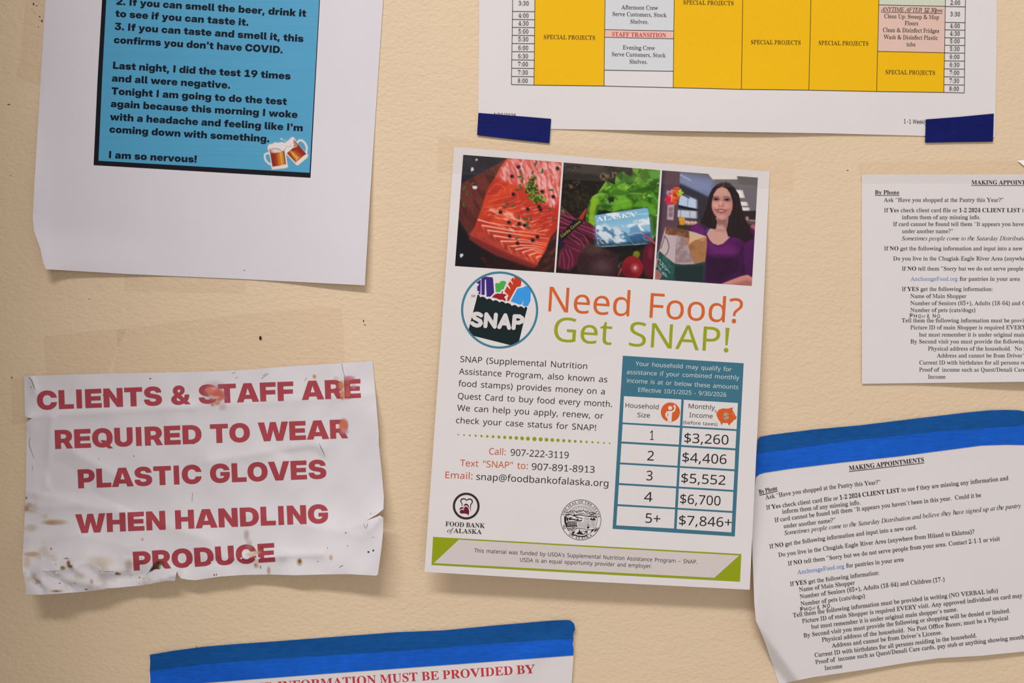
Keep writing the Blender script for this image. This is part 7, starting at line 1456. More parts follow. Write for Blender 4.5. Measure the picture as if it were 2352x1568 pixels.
mb.stroke(zz(1706, 1030, 1685, 1012, 1678, 990, 1690, 980, 1700, 992, 1690, 1005, 1672, 990), 1.1)
mb.build('piggy_icon', mat((205, 92, 40)), table, z_poster, L3)
mb = MB()
text(mb, '$', 'V', 15, zz(1800, 1124)[0], zz(1892, 1130)[0])
for ox, oy in ((.8, 0), (.4, .5), (-.4, -.3), (1.2, .2)):
    text(mb, '$', 'V', 15, (zz(1800, 1124)[0][0] + ox, zz(1800, 1124)[0][1] + oy), (zz(1892, 1130)[0][0] + ox, zz(1892, 1130)[0][1] + oy))
mb.disc(*zz(1960, 1036)[0], 1.0)
mb.build('dollar_sign', mat((216, 210, 212)), table, z_poster, L3 + 0.0001)

# --- footer strip
mb = MB()
outer = [(994.8, 1232.6), (1350, 1252.5), (1702.8, 1272), (1699.7, 1335.5), (1345, 1316.5), (991, 1297.2)]
mb.poly(outer, spacing=10)
foot = mb.build('footer_banner', mat((142, 154, 24)), poster, z_poster, L1)
mb = MB()
mb.poly([(1053.9, 1239), (1375, 1257.2), (1698.2, 1275.3), (1641, 1326.6), (1320, 1310), (996.2, 1292.9)], spacing=10)
mb.build('banner_field', mat((204, 194, 193)), foot, z_poster, L2)
mb = MB()
text(mb, "This material was funded by USDA's Supplemental Nutrition Assistance Program – SNAP.", 'V', 8.9, (1089, 1268), (1602, 1294.6))
text(mb, 'USDA is an equal opportunity provider and employer.', 'V', 8.9, (1193.3, 1289.5), (1498, 1304.4))
mb.build('banner_text', mat((52, 50, 54)), foot, z_poster, L3)

# --- food bank emblem
zz = Z(1010, 1120, 0.07653)
fb = bpy.data.objects.new('food_bank_emblem', None)
fb.empty_display_size = 0.01
fb.location = Vector(wp(1070.8, 1161.9, 0)) - poster.location
fb.parent = poster
COL.objects.link(fb)
mb = MB()
mb.ring(1070.8, 1161.9, 25.7, 30.8)
br = [(668, 545), (675, 490), (640, 430), (628, 400), (650, 350), (700, 325), (760, 335), (805, 375), (850, 345), (910, 335), (965, 365), (982, 420), (950, 480), (925, 510), (922, 600), (920, 700)]
mb.stroke([zz(*q)[0] for q in br], [1.2, 1.8, 2.2, 2.6, 2.9, 2.9, 2.7, 2.4, 2.7, 2.9, 2.9, 2.6, 2.2, 2.2, 1.6, .6])
mb.build('emblem_ring', mat((58, 42, 46)), fb, z_poster, L1)
mb = MB()
mb.poly(zz(590, 665, 600, 615, 640, 580, 705, 578, 712, 625, 660, 630, 620, 645))
mb.poly(zz(712, 560, 735, 500, 785, 470, 840, 490, 880, 560, 890, 640, 850, 560, 800, 525, 760, 530))
mb.poly(zz(600, 710, 620, 670, 665, 655, 722, 668, 730, 600, 770, 560, 820, 570, 860, 620, 882, 690, 880, 760, 855, 830, 820, 785, 740, 768, 640, 772, 605, 750))
mb.build('emblem_hand', mat((106, 28, 52)), fb, z_poster, L1)
mb = MB()
text(mb, 'FOOD BANK', 'B', 10.5, (1022.6, 1207.7), (1113.3, 1212.4))
text(mb, 'of', 'I', 10.5, (1027, 1222.4), (1039.5, 1223.1))
text(mb, 'ALASKA', 'B', 10.3, (1042, 1223.2), (1106, 1226.4))
mb.build('emblem_lettering', mat((52, 40, 44)), fb, z_poster, L1)

# --- state seal
zz = Z(1280, 1140, 110 / 1568)
q1 = lambda x, y: zz(x, y)[0]
mb = MB()
cx, cy = q1(772, 765)
mb.ring(cx, cy, 45.6, 46.7, 90)
mb.ring(cx, cy, 36.8, 37.6, 80)
for i in range(29):
    a = math.radians(-166 + i * 152 / 28)
    r0, r1 = (25.5, 36) if i % 2 == 0 else (30.5, 36)
    x0, y0 = cx + .8, cy + 3
    dx, dy = math.cos(a), math.sin(a)
    if i % 2 == 0 and abs(math.degrees(a) + 90) > 60:
        r0 = 29
    mb.stroke([(x0 + dx * r0, y0 + dy * r0), (x0 + dx * (r1 + .4), y0 + dy * (r1 + .4))], [.5, 1.0])
for pts, w in [((290, 530, 380, 510, 450, 465, 520, 480, 570, 468, 630, 500, 720, 450, 780, 470, 860, 455, 930, 500, 990, 475, 1060, 540, 1130, 520, 1250, 550), 1.4), ((600, 520, 700, 510, 800, 470, 850, 450, 960, 530, 1090, 590), 1.3), ((430, 500, 470, 540, 550, 530, 570, 600), 1.3), ((1090, 600, 1180, 570, 1270, 545), 1.6), ((260, 600, 400, 575, 500, 620, 560, 640, 700, 690, 830, 720), 1.4), ((570, 610, 680, 570, 850, 560, 1000, 590), 1.0), ((560, 620, 760, 600, 950, 640, 1290, 670), 1.7), ((950, 640, 1100, 625, 1190, 600, 1200, 640), 1.0), ((280, 640, 330, 600, 420, 590), 1.2), ((780, 520, 760, 560), .9), ((840, 510, 820, 560), .9), ((600, 690, 720, 690, 820, 730), 1.2), ((380, 755, 500, 740, 620, 770, 700, 740), 2.6), ((640, 785, 720, 800, 810, 780), 2.6), ((380, 720, 430, 690, 480, 680, 400, 740), 1.8), ((300, 990, 420, 975, 540, 965, 650, 965), 2.4), ((300, 850, 300, 980), 3.0), ((255, 650, 250, 760, 270, 900), 3.4), ((320, 690, 320, 780), 2.4), ((360, 690, 340, 800), 1.8), ((320, 1050, 420, 1040, 540, 1010, 640, 1050), 1.6), ((340, 1090, 440, 1090, 560, 1040), 1.6), ((450, 1120, 540, 1100, 620, 1085), 1.2), ((640, 970, 650, 1050, 760, 1050, 900, 1060, 1060, 1090, 1180, 1090), 1.2), ((470, 1240, 560, 1260, 700, 1300, 850, 1310, 980, 1270), 2.6), ((600, 1215, 760, 1230, 900, 1225), 1.3), ((770, 1130, 900, 1140, 1010, 1110), 1.0), ((880, 1240, 900, 1180, 930, 1240), 1.4), ((960, 1240, 970, 1160, 1000, 1220), 1.4), ((1010, 880, 1000, 1000), 1.6), ((1045, 900, 1060, 960, 1050, 1020), .8), ((200, 1040, 210, 930, 250, 940, 230, 1000, 270, 1000, 265, 1050, 215, 1060, 205, 1020), 1.2), ((1210, 1160, 1240, 1080, 1290, 1030, 1350, 1020, 1330, 1080, 1270, 1120, 1210, 1160), 1.2), ((1240, 1120, 1310, 1050), 1.6)]:
    mb.stroke(zz(*pts), w)
for pts in [(510, 610, 545, 585, 590, 605, 580, 640, 530, 645), (1060, 760, 1100, 710, 1125, 690, 1140, 740, 1190, 705, 1220, 710, 1270, 775, 1160, 780), (700, 1150, 730, 1060, 760, 1150), (650, 1230, 660, 1170, 720, 1145, 790, 1160, 830, 1200, 850, 1250), (890, 1160, 940, 1120, 1000, 1150, 980, 1180), (500, 1230, 480, 1150, 585, 1135, 550, 1210), (970, 1000, 1010, 960, 1045, 1000, 1040, 1040, 985, 1045), (1130, 1080, 1230, 1050, 1190, 1110, 1120, 1150, 1090, 1180), (240, 640, 300, 660, 290, 840, 250, 830)]:
    mb.poly(zz(*pts))
for i in range(5):
    x = 330 + i * 64
    mb.stroke(zz(x, 960, x + 10, 880, x - 5, 820, x + 40, 815, x + 42, 870, x + 35, 960), 1.5)
rs = np.random.default_rng(2)
for r in range(13):
    y = 690 + r * 27
    for c in range(11):
        x = 660 + c * 58 + (r % 2) * 28 + rs.random() * 14
        if x > 1245 - abs(y - 800) * .18 or (y < 830 and x < 850) or (1040 < x < 1270 and 690 < y < 790) or (960 < x < 1070 and y > 870):
            continue
        mb.stroke(zz(x, y, x + 22 + rs.random() * 14, y + 1), .75)


def arc_text(mb, s, r, a0, a1, cap, inside=False):
    rs_ = runs_of(s, 'B')
    k = cap / CAP['B']
    tot = sum(FONT[f][c][1] for f, c in rs_)
    x = 0
    for f, c in rs_:
        cs, adv, tri = FONT[f][c]
        if cs:
            if tri is None:
                tri = FONT[f][c][2] = cdt(cs, None, 'nz')
            V, F = tri
            am = math.radians(a0 + (a1 - a0) * (x + adv / 2) / tot)
            lx, ly = (V[:, 0] - adv / 2) * k * 1.05, V[:, 1] * k
            o = np.array([math.cos(am), math.sin(am)])
            t = np.array([-o[1], o[0]])
            if inside:
                P = np.array([cx, cy]) + o * (r + cap - ly)[:, None] * 1.0 - t * lx[:, None]
            else:
                P = np.array([cx, cy]) + o * (r + ly)[:, None] + t * lx[:, None]
            mb.add(P, orient(P, F))
        x += adv


arc_text(mb, 'THE SEAL OF THE STATE', 39.2, -167, -6, 5)
arc_text(mb, 'OF ALASKA', 39.2, 131, 53, 5, True)
seal = mb.build('state_seal', mat((36, 34, 38)), poster, z_poster, L1)

# ================================================================ joke poster
def x_left(y):
    return np.interp(y, [-380, 0, 270, 420, 500, 530, 570, 605, 618], [125, 104, 88, 79, 75, 78, 92, 100, 105])


def z_joke(x, y):
    d = x - x_left(y)
    return (0.0007 + 0.0065 * np.exp(-np.clip(d, 0, None) / 34) * sstep(180, 480, y)
            + 0.0045 * sstep(560, 860, x) * sstep(250, 655, y) + 0.0035 * sstep(520, 620, y) * sstep(420, 150, x))


joke = empty('joke_poster', 460, 180, 'white sheet with blue beer-test joke panel, its bottom left corner curling', 'poster')
yl = [-380, -100, 0, 150, 270, 420, 470, 500, 530, 550, 570, 590, 605, 613, 618]
sheet('paper_sheet', [(float(x_left(y)), y) for y in yl] + [(290, 629), (565, 641), (838, 655), (850, 450), (864, 240), (880, 0), (905, -380)], z_joke, 11, PAPER_COOL, joke)
mb = MB()
mb.poly([(251, -250), (750, -250), (734.8, 0), (724, 200), (713, 408), (460, 393.5), (214.8, 379), (224, 180), (234.3, 0)], spacing=12)
frame = mb.build('panel_border', mat((27, 26, 33)), joke, z_joke, L1)
mb = MB()
mb.poly([(260, -241), (748, -241), (733.2, 0), (722, 200), (711, 396.7), (470, 383), (226, 369), (234.5, 180), (244, 0)], spacing=12)
m_blue, nt, b_ = principled('blue_panel_ink', ink((72, 150, 190)), 0.5)
tc = nt.nodes.new('ShaderNodeTexCoord')
mp = nt.nodes.new('ShaderNodeMapping')
mp.inputs['Rotation'].default_value = (0, math.radians(3.3), 0)
mp.inputs['Scale'].default_value = (6, 1, 900)
n_ = nt.nodes.new('ShaderNodeTexNoise')
n_.inputs['Scale'].default_value = 1.0
n_.inputs['Detail'].default_value = 3
gr_ = nt.nodes.new('ShaderNodeTexNoise')
gr_.inputs['Scale'].default_value = 9
mx = nt.nodes.new('ShaderNodeMix')
mx.data_type = 'RGBA'
mx.inputs[6].default_value = (*ink((70, 146, 188)), 1)
mx.inputs[7].default_value = (*ink((82, 160, 196)), 1)
nt.links.new(tc.outputs['Object'], mp.inputs['Vector'])
nt.links.new(mp.outputs['Vector'], n_.inputs['Vector'])
nt.links.new(n_.outputs['Fac'], mx.inputs[0])
nt.links.new(mx.outputs[2], b_.inputs['Base Color'])
panel = mb.build('joke_panel', m_blue, joke, z_joke, L2)
mb = MB()
for s, a, b in [('2. If you can smell the beer, drink it', (265.5, 10.5), (703, 38.5)), ('to see if you can taste it.', (264, 38.3), (571, 59.3)), ('3. If you can taste and smell it, this', (262.3, 68), (697, 96.5)),
                ("confirms you don't have COVID.", (260.5, 98.7), (649.5, 122.5)), ('Last night, I did the test 19 times', (258, 157.6), (667.5, 182.5)), ('and all were negative.', (255.8, 186.7), (529, 203.5)),
                ('Tonight I am going to do the test', (255, 216.5), (658.5, 241)), ('again because this morning I woke', (253.3, 245.3), (683.5, 271)), ("with a headache and feeling like I'm", (252, 275.5), (696, 301.5)),
                ('coming down with something.', (250.2, 304), (619, 326.5)), ('I am so nervous!', (248, 362.8), (452, 373.5))]:
    text(mb, s, 'K', 16.5, a, b)
mb.build('joke_text', mat((24, 27, 38)), joke, z_joke, L3)
# beer mugs
zz = Z(590, 300, 140 / 2195)
W_ = (222, 212, 212)
p = Print([zz(200, 200)[0], zz(1900, 200)[0], zz(1900, 1430)[0], zz(200, 1430)[0]], (170, 124), (590, 300, 140 / 2195), True)
for q in [(385, 640, 390, 540, 440, 490, 560, 470, 640, 420, 760, 430, 900, 410, 1010, 440, 1060, 400, 1150, 330, 1230, 250, 1300, 225, 1370, 290, 1440, 450, 1760, 800, 1850, 860, 1830, 960, 1480, 1250, 1420, 1240, 1090, 880, 1050, 860, 1080, 1080, 1120, 1310, 1040, 1350, 560, 1400, 520, 1330, 480, 1000, 430, 760)]:
    p.poly(q, (150, 200, 210), 130, .75)
    p.poly(q, W_, 36)
for q, w in [((480, 830, 370, 810, 290, 850, 280, 960, 320, 1080, 420, 1180, 530, 1230), 62), ((1440, 440, 1520, 350, 1620, 350, 1730, 440, 1800, 600, 1780, 800), 66)]:
    p.line(q, w + 40, (150, 200, 210), 60, .6)
    p.line(q, w, W_, 30)
p.ell(880, 300, 50, 42, (190, 214, 220), 1.0, .8)
p.ell(1000, 350, 70, 45, (160, 204, 216), 1.2, .7)
m1 = (490, 800, 640, 810, 800, 780, 900, 770, 985, 740, 1015, 980, 1042, 1205, 800, 1250, 578, 1290, 530, 1000)
p.poly(m1, (150, 54, 38), 16)
p.poly((500, 800, 640, 810, 640, 1280, 575, 1285, 520, 1000), (140, 46, 40), 60, .7)
p.poly((660, 800, 780, 790, 820, 1250, 700, 1270), (176, 76, 38), 70, .9)
p.poly((740, 790, 830, 780, 860, 1240, 780, 1250), (206, 130, 36), 50, .9)
p.poly((815, 780, 895, 772, 945, 1220, 870, 1240), (212, 172, 88), 40, .95)
p.poly((895, 780, 955, 760, 1010, 1200, 950, 1210), (210, 150, 44), 40, .9)
p.poly((950, 760, 990, 740, 1042, 1205, 1010, 1210), (128, 66, 36), 30, .8)
p.poly((490, 700, 560, 690, 600, 760, 800, 770, 640, 812, 510, 812), (190, 110, 90), 30, .7)
p.poly((545, 715, 620, 668, 760, 668, 850, 720, 850, 760, 700, 790, 580, 780), (212, 202, 196), 24)
m2 = (1235, 680, 1300, 620, 1420, 590, 1480, 520, 1620, 690, 1765, 845, 1600, 960, 1400, 1140, 1240, 980, 1085, 810)
p.poly(m2, (150, 48, 36), 16)
p.poly((1240, 760, 1400, 700, 1640, 920, 1480, 1060, 1330, 900), (186, 90, 38), 80, .8)
p.poly((1200, 720, 1290, 740, 1560, 980, 1440, 1010, 1300, 870), (208, 146, 44), 50, .9)
p.poly((1190, 740, 1250, 750, 1500, 1000, 1440, 1050, 1290, 900), (212, 172, 84), 36, .9)
p.poly((1180, 760, 1210, 760, 1430, 1020, 1440, 1090, 1390, 1110), (206, 140, 46), 40, .8)
p.poly((1085, 810, 1160, 750, 1410, 1080, 1400, 1140), (158, 72, 36), 40, .8)
p.poly((1420, 960, 1500, 1000, 1440, 1140, 1400, 1130), (210, 170, 110), 50, .7)
p.poly((1330, 390, 1440, 480, 1475, 545, 1400, 590, 1310, 580, 1340, 470, 1290, 430), (188, 120, 100), 24, .9)
p.line((1330, 345, 1480, 510, 1755, 835), 26, (112, 40, 40), 18, .9)
p.line((462, 680, 500, 830, 575, 1280), 24, (90, 34, 36), 18, .85)
p.line((460, 672, 560, 655, 680, 645, 780, 660, 850, 700, 900, 750, 950, 745, 985, 690), 18, (120, 70, 64), 14, .9)
p.line((985, 690, 1060, 600), 14, (160, 120, 116), 20, .7)
p.line((1075, 560, 1200, 572, 1230, 510), 14, (168, 130, 134), 14, .8)
p.build('beer_mugs', joke, z_joke, L3)['label'] = 'two clinking beer mugs printed on the panel'
mb = MB()
mb.disc(561, 620.5, 1.2)
mb.build('ink_speck', mat((70, 66, 70)), joke, z_joke, L1)

# ================================================================ weekly schedule
def z_sched(x, y):
    t = np.clip((x - 1250) / 890, 0, 1)
    return 0.0006 + sstep(90, 305, y) * (0.0030 * np.sin(math.pi * t) ** 1.2 * (0.45 + 0.55 * np.exp(-((x - 1500) / 130.0) ** 2) + 0.45 * np.exp(-((x - 1730) / 160.0) ** 2)))


sched = empty('schedule_sheet', 1690, 60, 'weekly work schedule sheet with yellow columns, fixed by dark blue tape', 'schedule')
sheet('paper_sheet', [(1103, -430), (2303, -430), (2290, 0), (2289, 130), (2285, 316), (2125, 312), (1900, 306), (1650, 302), (1420, 298.5), (1265, 296), (1098, 292), (1101, 0)], z_sched, 12, PAPER, sched)
ytop = -330.0


def colx(x0, xb, yb):
    return lambda y: x0 + (xb - x0) * y / yb


C1, C2, C3, C4 = colx(1177.4, 1174.7, 194), colx(1228.6, 1226.5, 195), colx(1389.6, 1387.5, 197.3), colx(1548.5, 1546.4, 201)
C5, C6, C7, C8, C9 = colx(1706, 1703, 204.8), colx(1862.8, 1858, 206.8), colx(2019, 2013.5, 209.8), colx(2171.7, 2168, 212), colx(2217.7, 2215, 213)
bot = {0: 194, 1: 195, 2: 197.3, 3: 201, 4: 204.8, 5: 206.8, 6: 209.8, 7: 212, 8: 213}
YEL = (232, 180, 22)


def cell(a, b, ya0, yb0, ya1, yb1, rgb, nm='schedule_cell'):
    m_ = MB()
    m_.poly([(a(ya0), ya0), (b(yb0), yb0), (b(yb1), yb1), (a(ya1), ya1)], spacing=12)
    return m_.build(nm, mat(rgb), sched, z_sched, L1)


cell(C2, C3, ytop, ytop, 195, 197.3, YEL)
cell(C4, C5, ytop, ytop, 201, 204.8, YEL)
cell(C5, C6, ytop, ytop, 204.8, 206.8, YEL)
cell(C6, C7, ytop, ytop, 206.8, 209.8, YEL)
cell(C7, C8, 117.9, 120.9, 209.8, 212, YEL)
cell(C3, C4, ytop, ytop, 67.9, 71, (206, 208, 213))
cell(C3, C4, 67.9, 71, 85.4, 89, (226, 184, 174))
cell(C3, C4, 85.4, 89, 160.7, 163.4, (206, 208, 213))
cell(C7, C8, ytop, ytop, 11, 14.3, (200, 206, 186))
cell(C7, C8, 11, 14.3, 117.9, 120.9, (216, 184, 172))
mb = MB()
LW = 1.25
for c, k in [(C1, 0), (C2, 1), (C3, 2), (C4, 3), (C5, 4), (C6, 5), (C7, 6), (C8, 7), (C9, 8)]:
    mb.stroke([(c(y), y) for y in np.linspace(ytop, bot[k], 12)], LW)
cs_ = [C1, C2, C3, C4, C5, C6, C7, C8, C9]
for i in range(8):
    n_seg = 10
    a_, b_ = (cs_[i](bot[i]), bot[i]), (cs_[i + 1](bot[i + 1]), bot[i + 1])
    mb.stroke([(a_[0] + (b_[0] - a_[0]) * t, a_[1] + (b_[1] - a_[1]) * t) for t in np.linspace(0, 1, n_seg)], LW)
for y in [26.2, 44.6, 62.8, 81, 99.7, 118.5, 137.5, 156.5, 175.6]:
    mb.stroke([(C1(y), y - .2), (C2(y), y + .3)], LW)
for y in [14.9, 51.3, 68.6, 86.6, 103.9, 121.5, 139.7, 158.2, 176.4, 194.6]:
    mb.stroke([(C8(y), y - .3), (C9(y), y + .4)], LW)
for y0, y1 in [(67.9, 71), (85.4, 89), (160.7, 163.4)]:
    mb.stroke([(C3(y0), y0), ((C3(y0) + C4(y1)) / 2, (y0 + y1) / 2), (C4(y1), y1)], LW)
for y0, y1 in [(11, 14.3), (117.9, 120.9)]:
    mb.stroke([(C7(y0), y0), ((C7(y0) + C8(y1)) / 2, (y0 + y1) / 2), (C8(y1), y1)], LW)
mb.build('table_rule', mat((52, 48, 50)), sched, z_sched, L2)
mb = MB()
for s, y in [('3:30', 12.2), ('4:00', 40.2), ('4:30', 58.3), ('5:00', 76.8), ('5:30', 94.6), ('6:00', 114.6), ('6:30', 133.6), ('7:00', 152), ('7:30', 171), ('8:00', 190)]:
    x = 1202.9 - y * .012
    text(mb, s, 'R', 9.6, (x - 12, y - .2), (x + 12, y + .3))
mb.build('hour_column', mat((48, 44, 46)), sched, z_sched, L2)
mb = MB()
for s, y in [('2:00', 10.7), ('3:30', 37), ('4:00', 63.9), ('4:30', 81.5), ('5:00', 99), ('5:30', 116.7), ('6:00', 135), ('6:30', 153.4), ('7:00', 171.6), ('7:30', 190), ('8:00', 208.3)]:
    x = 2194.6 - y * .014
    text(mb, s, 'R', 9.6, (x - 11.6, y - .2), (x + 11.6, y + .4))
mb.build('hour_column', mat((48, 44, 46)), sched, z_sched, L2)
TASKC = mat((50, 44, 36))
for rows in [[('SPECIAL PROJECTS', (1248.2, 89.3), (1367.5, 91.4))], [('SPECIAL PROJECTS', (1568.7, 9.8), (1685.6, 12.2))], [('SPECIAL PROJECTS', (1724, 101.2), (1839.6, 102.6))], [('SPECIAL PROJECTS', (1879.7, 103), (1995.2, 104.7))], [('SPECIAL PROJECTS', (2033.2, 170), (2148.3, 171.8))],
             [('Afternoon Crew', (1427, 21.1), (1511.4, 22.8)), ('Serve Customers, Stock', (1406, 36.3), (1530.8, 39.3)), ('Shelves.', (1447, 53.9), (1490, 54.9))],
             [('Evening Crew', (1430, 113.4), (1504.3, 115)), ('Serve Customers, Stock', (1404.5, 128.8), (1528.6, 131.6)), ('Shelves.', (1445, 145.8), (1488, 146.9))],
             [('ANYTIME AFTER 12 30pm', (2024.6, 25.7), (2164.4, 28.7)), ('Clean Up: Sweep & Mop', (2030.5, 41.5), (2157.2, 44.1)), ('Floors', (2077.7, 57.6), (2109.4, 58.3)),
              ('Clean & Disinfect Fridges', (2027.3, 73.1), (2157.8, 75.4)), ('Wash & Disinfect Plastic', (2030, 89.4), (2154.5, 91.5)), ('tubs', (2082, 106), (2102.8, 106.6))]]:
    mb = MB()
    for s, a, b in rows:
        text(mb, s, 'I' if s.startswith('ANYTIME') else 'R', 9.7, a, b)
        if s.startswith('ANYTIME'):
            mb.disc(2128.4, 27.6, 1.0, n=8).disc(2129.4, 23.2, 1.0, n=8)
            mb.stroke([(2024.6, 27.8), (2094, 29.4), (2164.2, 30.9)], 1.0)
    mb.build('task_text', TASKC, sched, z_sched, L2)
mb = MB()
text(mb, 'STAFF TRANSITION', 'B', 9.8, (1405, 82.9), (1530.2, 85.9))
mb.build('shift_heading', mat((196, 66, 74)), sched, z_sched, L2)['label'] = 'red bold shift heading'
mb = MB()
text(mb, '1/29/2025', 'A', 9.6, (1133, 268.4), (1185.4, 270.4))
mb.build('footer_text', mat((54, 52, 56)), sched, z_sched, L2)
mb = MB()
text(mb, '1-1 Weekly', 'A', 9.4, (2075.3, 282.6), (2129.5, 284.6))
mb.build('footer_text', mat((54, 52, 56)), sched, z_sched, L2)

t = sheet('painters_tape', [(1098.8, 259), (1180, 265.5), (1265.8, 272.6), (1264, 300), (1262, 328.6), (1180, 320), (1130, 314), (1095.8, 310)], lambda x, y: z_sched(x, y) + .0008, 14, NAVY, None, 0.00015)
tag(t, 'dark blue tape strip at the bottom left corner of the weekly schedule', 'tape', 'dark blue tape on the schedule')
t = sheet('painters_tape', [(2126.6, 274), (2205, 268), (2282.8, 260.6), (2282, 292), (2281, 325), (2200, 326), (2125.2, 327.4), (2126, 300)], lambda x, y: z_sched(x, y) + .0008, 14, NAVY, None, 0.00015)
tag(t, 'dark blue tape strip at the bottom right corner of the weekly schedule', 'tape', 'dark blue tape on the schedule')

# ================================================================ instruction sheets
ROWS = ['MAKING APPOINTMENTS', 'By Phone', 'Ask “Have you shopped at the Pantry this Year?”', 'If **Yes** check client card file or **1-2 2024 CLIENT LIST** to see f they are missing any information and',
        'inform them of any missing info.', 'If card cannot be found tell them “It appears you haven’t been in this year.  Could it be', 'under another name?”',
        'Sometimes people come to the Saturday Distribution and believe they have signed up at the pantry', 'If **NO** get the following information and input into a new card.',
        'Do you live in the Chugiak-Eagle River Area (anywhere from Hiland to Eklutna)?', 'If **NO** tell them ”Sorry but we do not serve people from your area. Contact 2-1-1 or visit',
        'AnchorageFood.org', 'for pantries in your area', 'If **YES** get the following information:', 'Name of Main Shopper', 'Number of Seniors (65+), Adults (18-64) and Children (17-)', 'Number of pets (cats/dogs)',
        'Tell them the following information must be provided in writing (NO VERBAL info)', 'Picture ID of main Shopper is required EVERY visit. Any approved individual on card may',
        'but must remember it is under original main shopper’s name.', 'By Second visit you must provide the following or shopping will be denied or limited.',
        'Physical address of the household.  No Post Office Boxes; must be a Physical', 'Address and cannot be from Driver’s License.', 'Current ID with birthdates for all persons residing in the household.',
        'Proof of  income such as Quest/Denali Care cards, pay stub or anything showing month', 'Income']


def handwriting(P, U):
    """PHONE NO. in ballpoint capitals; P(t) along the line, U up"""
    m_ = MB()
    L = {'P': [[(0, 0), (.1, 1)], [(-.15, .95), (.5, 1.05), (.75, .75), (.5, .5), (.1, .45)], [(-.1, .5), (.4, .8)]], 'H': [[(0, 0), (0, .9)], [(.6, 0), (.6, .95)], [(0, .45), (.6, .5)]],
         'O': [[(.3, 0), (0, .3), (.1, .7), (.45, .8), (.7, .45), (.5, .05), (.25, 0)]], 'N': [[(.05, .0), (.0, .65), (.45, .1), (.6, .75)]], 'E': [[(.6, .85), (.2, .9), (.5, .5), (.1, .2), (.3, 0), (.75, .15)], [(.1, .5), (.6, .5)]],
         'M': [[(0, 0), (.05, 1)], [(.05, .9), (.6, .1)], [(.55, .1), (.65, .95)]], '.': [[(0, .08), (.1, .08)]]}
    x = 0
    for c in 'PHONE MO.':
        for st_ in L.get(c, []):
            m_.stroke([P(x + q[0]) + U * q[1] for q in st_], 1.25)
        x += 1.02 if c != ' ' else .55
    return m_


# --- upper sheet
def z_upper(x, y):
    v = np.clip((y - 400) / 480, 0, 1)
    return 0.0006 + 0.0055 * v ** 2 * sstep(2050, 2420, x) + 0.0010 * v ** 2


upper = empty('instruction_sheet', 2310, 640, 'white Making Appointments sheet at the right edge with no blue tape on it', 'notice')
sheet('paper_sheet', [(1979.6, 400.9), (2352, 400), (2656, 399.5), (2656, 873), (2352, 876.5), (2237, 877.9), (2065, 880), (1979.7, 881)], z_upper, 12, PAPER, upper)
UP = [((2231.4, 423.4), (2405, 423.4)), ((2009.5, 446.2), (2066, 446.2)), ((2030.2, 463.4), (2306, 463.4)), ((2030.6, 487), None), ((2071.5, 503.2), (2252.5, 503.2)), ((2051.2, 518.8), None), ((2071.6, 535.1), (2190, 535.1)),
      ((2071.4, 551.7), None), ((2030.7, 574.8), None), ((2051.2, 597.9), None), ((2071.4, 621.1), None), ((2091.8, 644.6), (2200, 644.6)), ((2204, 644.6), (2343, 644.6)), ((2071.4, 668), (2281.3, 668)), ((2090.9, 684.2), (2220, 684.2)),
      ((2090.9, 700.5), None), ((2090.9, 716.3), (2241, 716.3)), ((2071.4, 740.2), None), ((2090.9, 756.2), None), ((2111.2, 772.7), None), ((2090.9, 788.5), None), ((2131.3, 804.8), None), ((2152, 820.7), None), ((2111, 836.9), None), ((2111, 853.2), None), ((2131.3, 869.4), (2172.3, 869.4))]
SC = {'R': 275.8 / (natural(ROWS[2], 'R') * 9.3), 'B': 174 / (natural(ROWS[0], 'B') * 9.5)}
mb, mh, mt, ml = MB(), MB(), MB(), MB()
for i, (s, (a, b)) in enumerate(zip(ROWS, UP)):
    if i < 2:
        m_ = mt if i == 0 else mh
        text(m_, s, 'B', 9.5, a, b)
        m_.stroke([(a[0], a[1] + 2.4), (b[0], b[1] + 2.4)], 1.2)
        continue
    f = 'I' if i == 7 else 'R'
    kx = SC['R'] * (1.0 if f == 'R' else 0.985)
    if i == 3:
        kx *= 313.6 / (natural('If **Yes** check client card file or **1-2 2024 CLIENT LIST**', 'R') * 9.3 * SC['R'])
    if i == 7:
        kx = 279.5 / (natural('Sometimes people come to the Saturday Distributi', 'I') * 9.3)
    text(ml if i == 11 else mb, s, f, 9.3, a, b, kx=kx)
mt.build('heading', mat((36, 34, 36)), upper, z_upper, L1)['label'] = 'bold underlined capitals heading'
mh.build('subheading', mat((36, 34, 36)), upper, z_upper, L1)['label'] = 'bold underlined By Phone'
mb.build('body_text', mat((42, 40, 42)), upper, z_upper, L1)
ml.build('web_link', mat((106, 138, 190)), upper, z_upper, L1)['label'] = 'blue web address'
handwriting(lambda t: np.array([2090.6 + t * 9.3, 729.8]), np.array([0, -9.4])).build('handwritten_note', mat((50, 48, 54)), upper, z_upper, L1)['label'] = 'pen-written capitals between two lines'

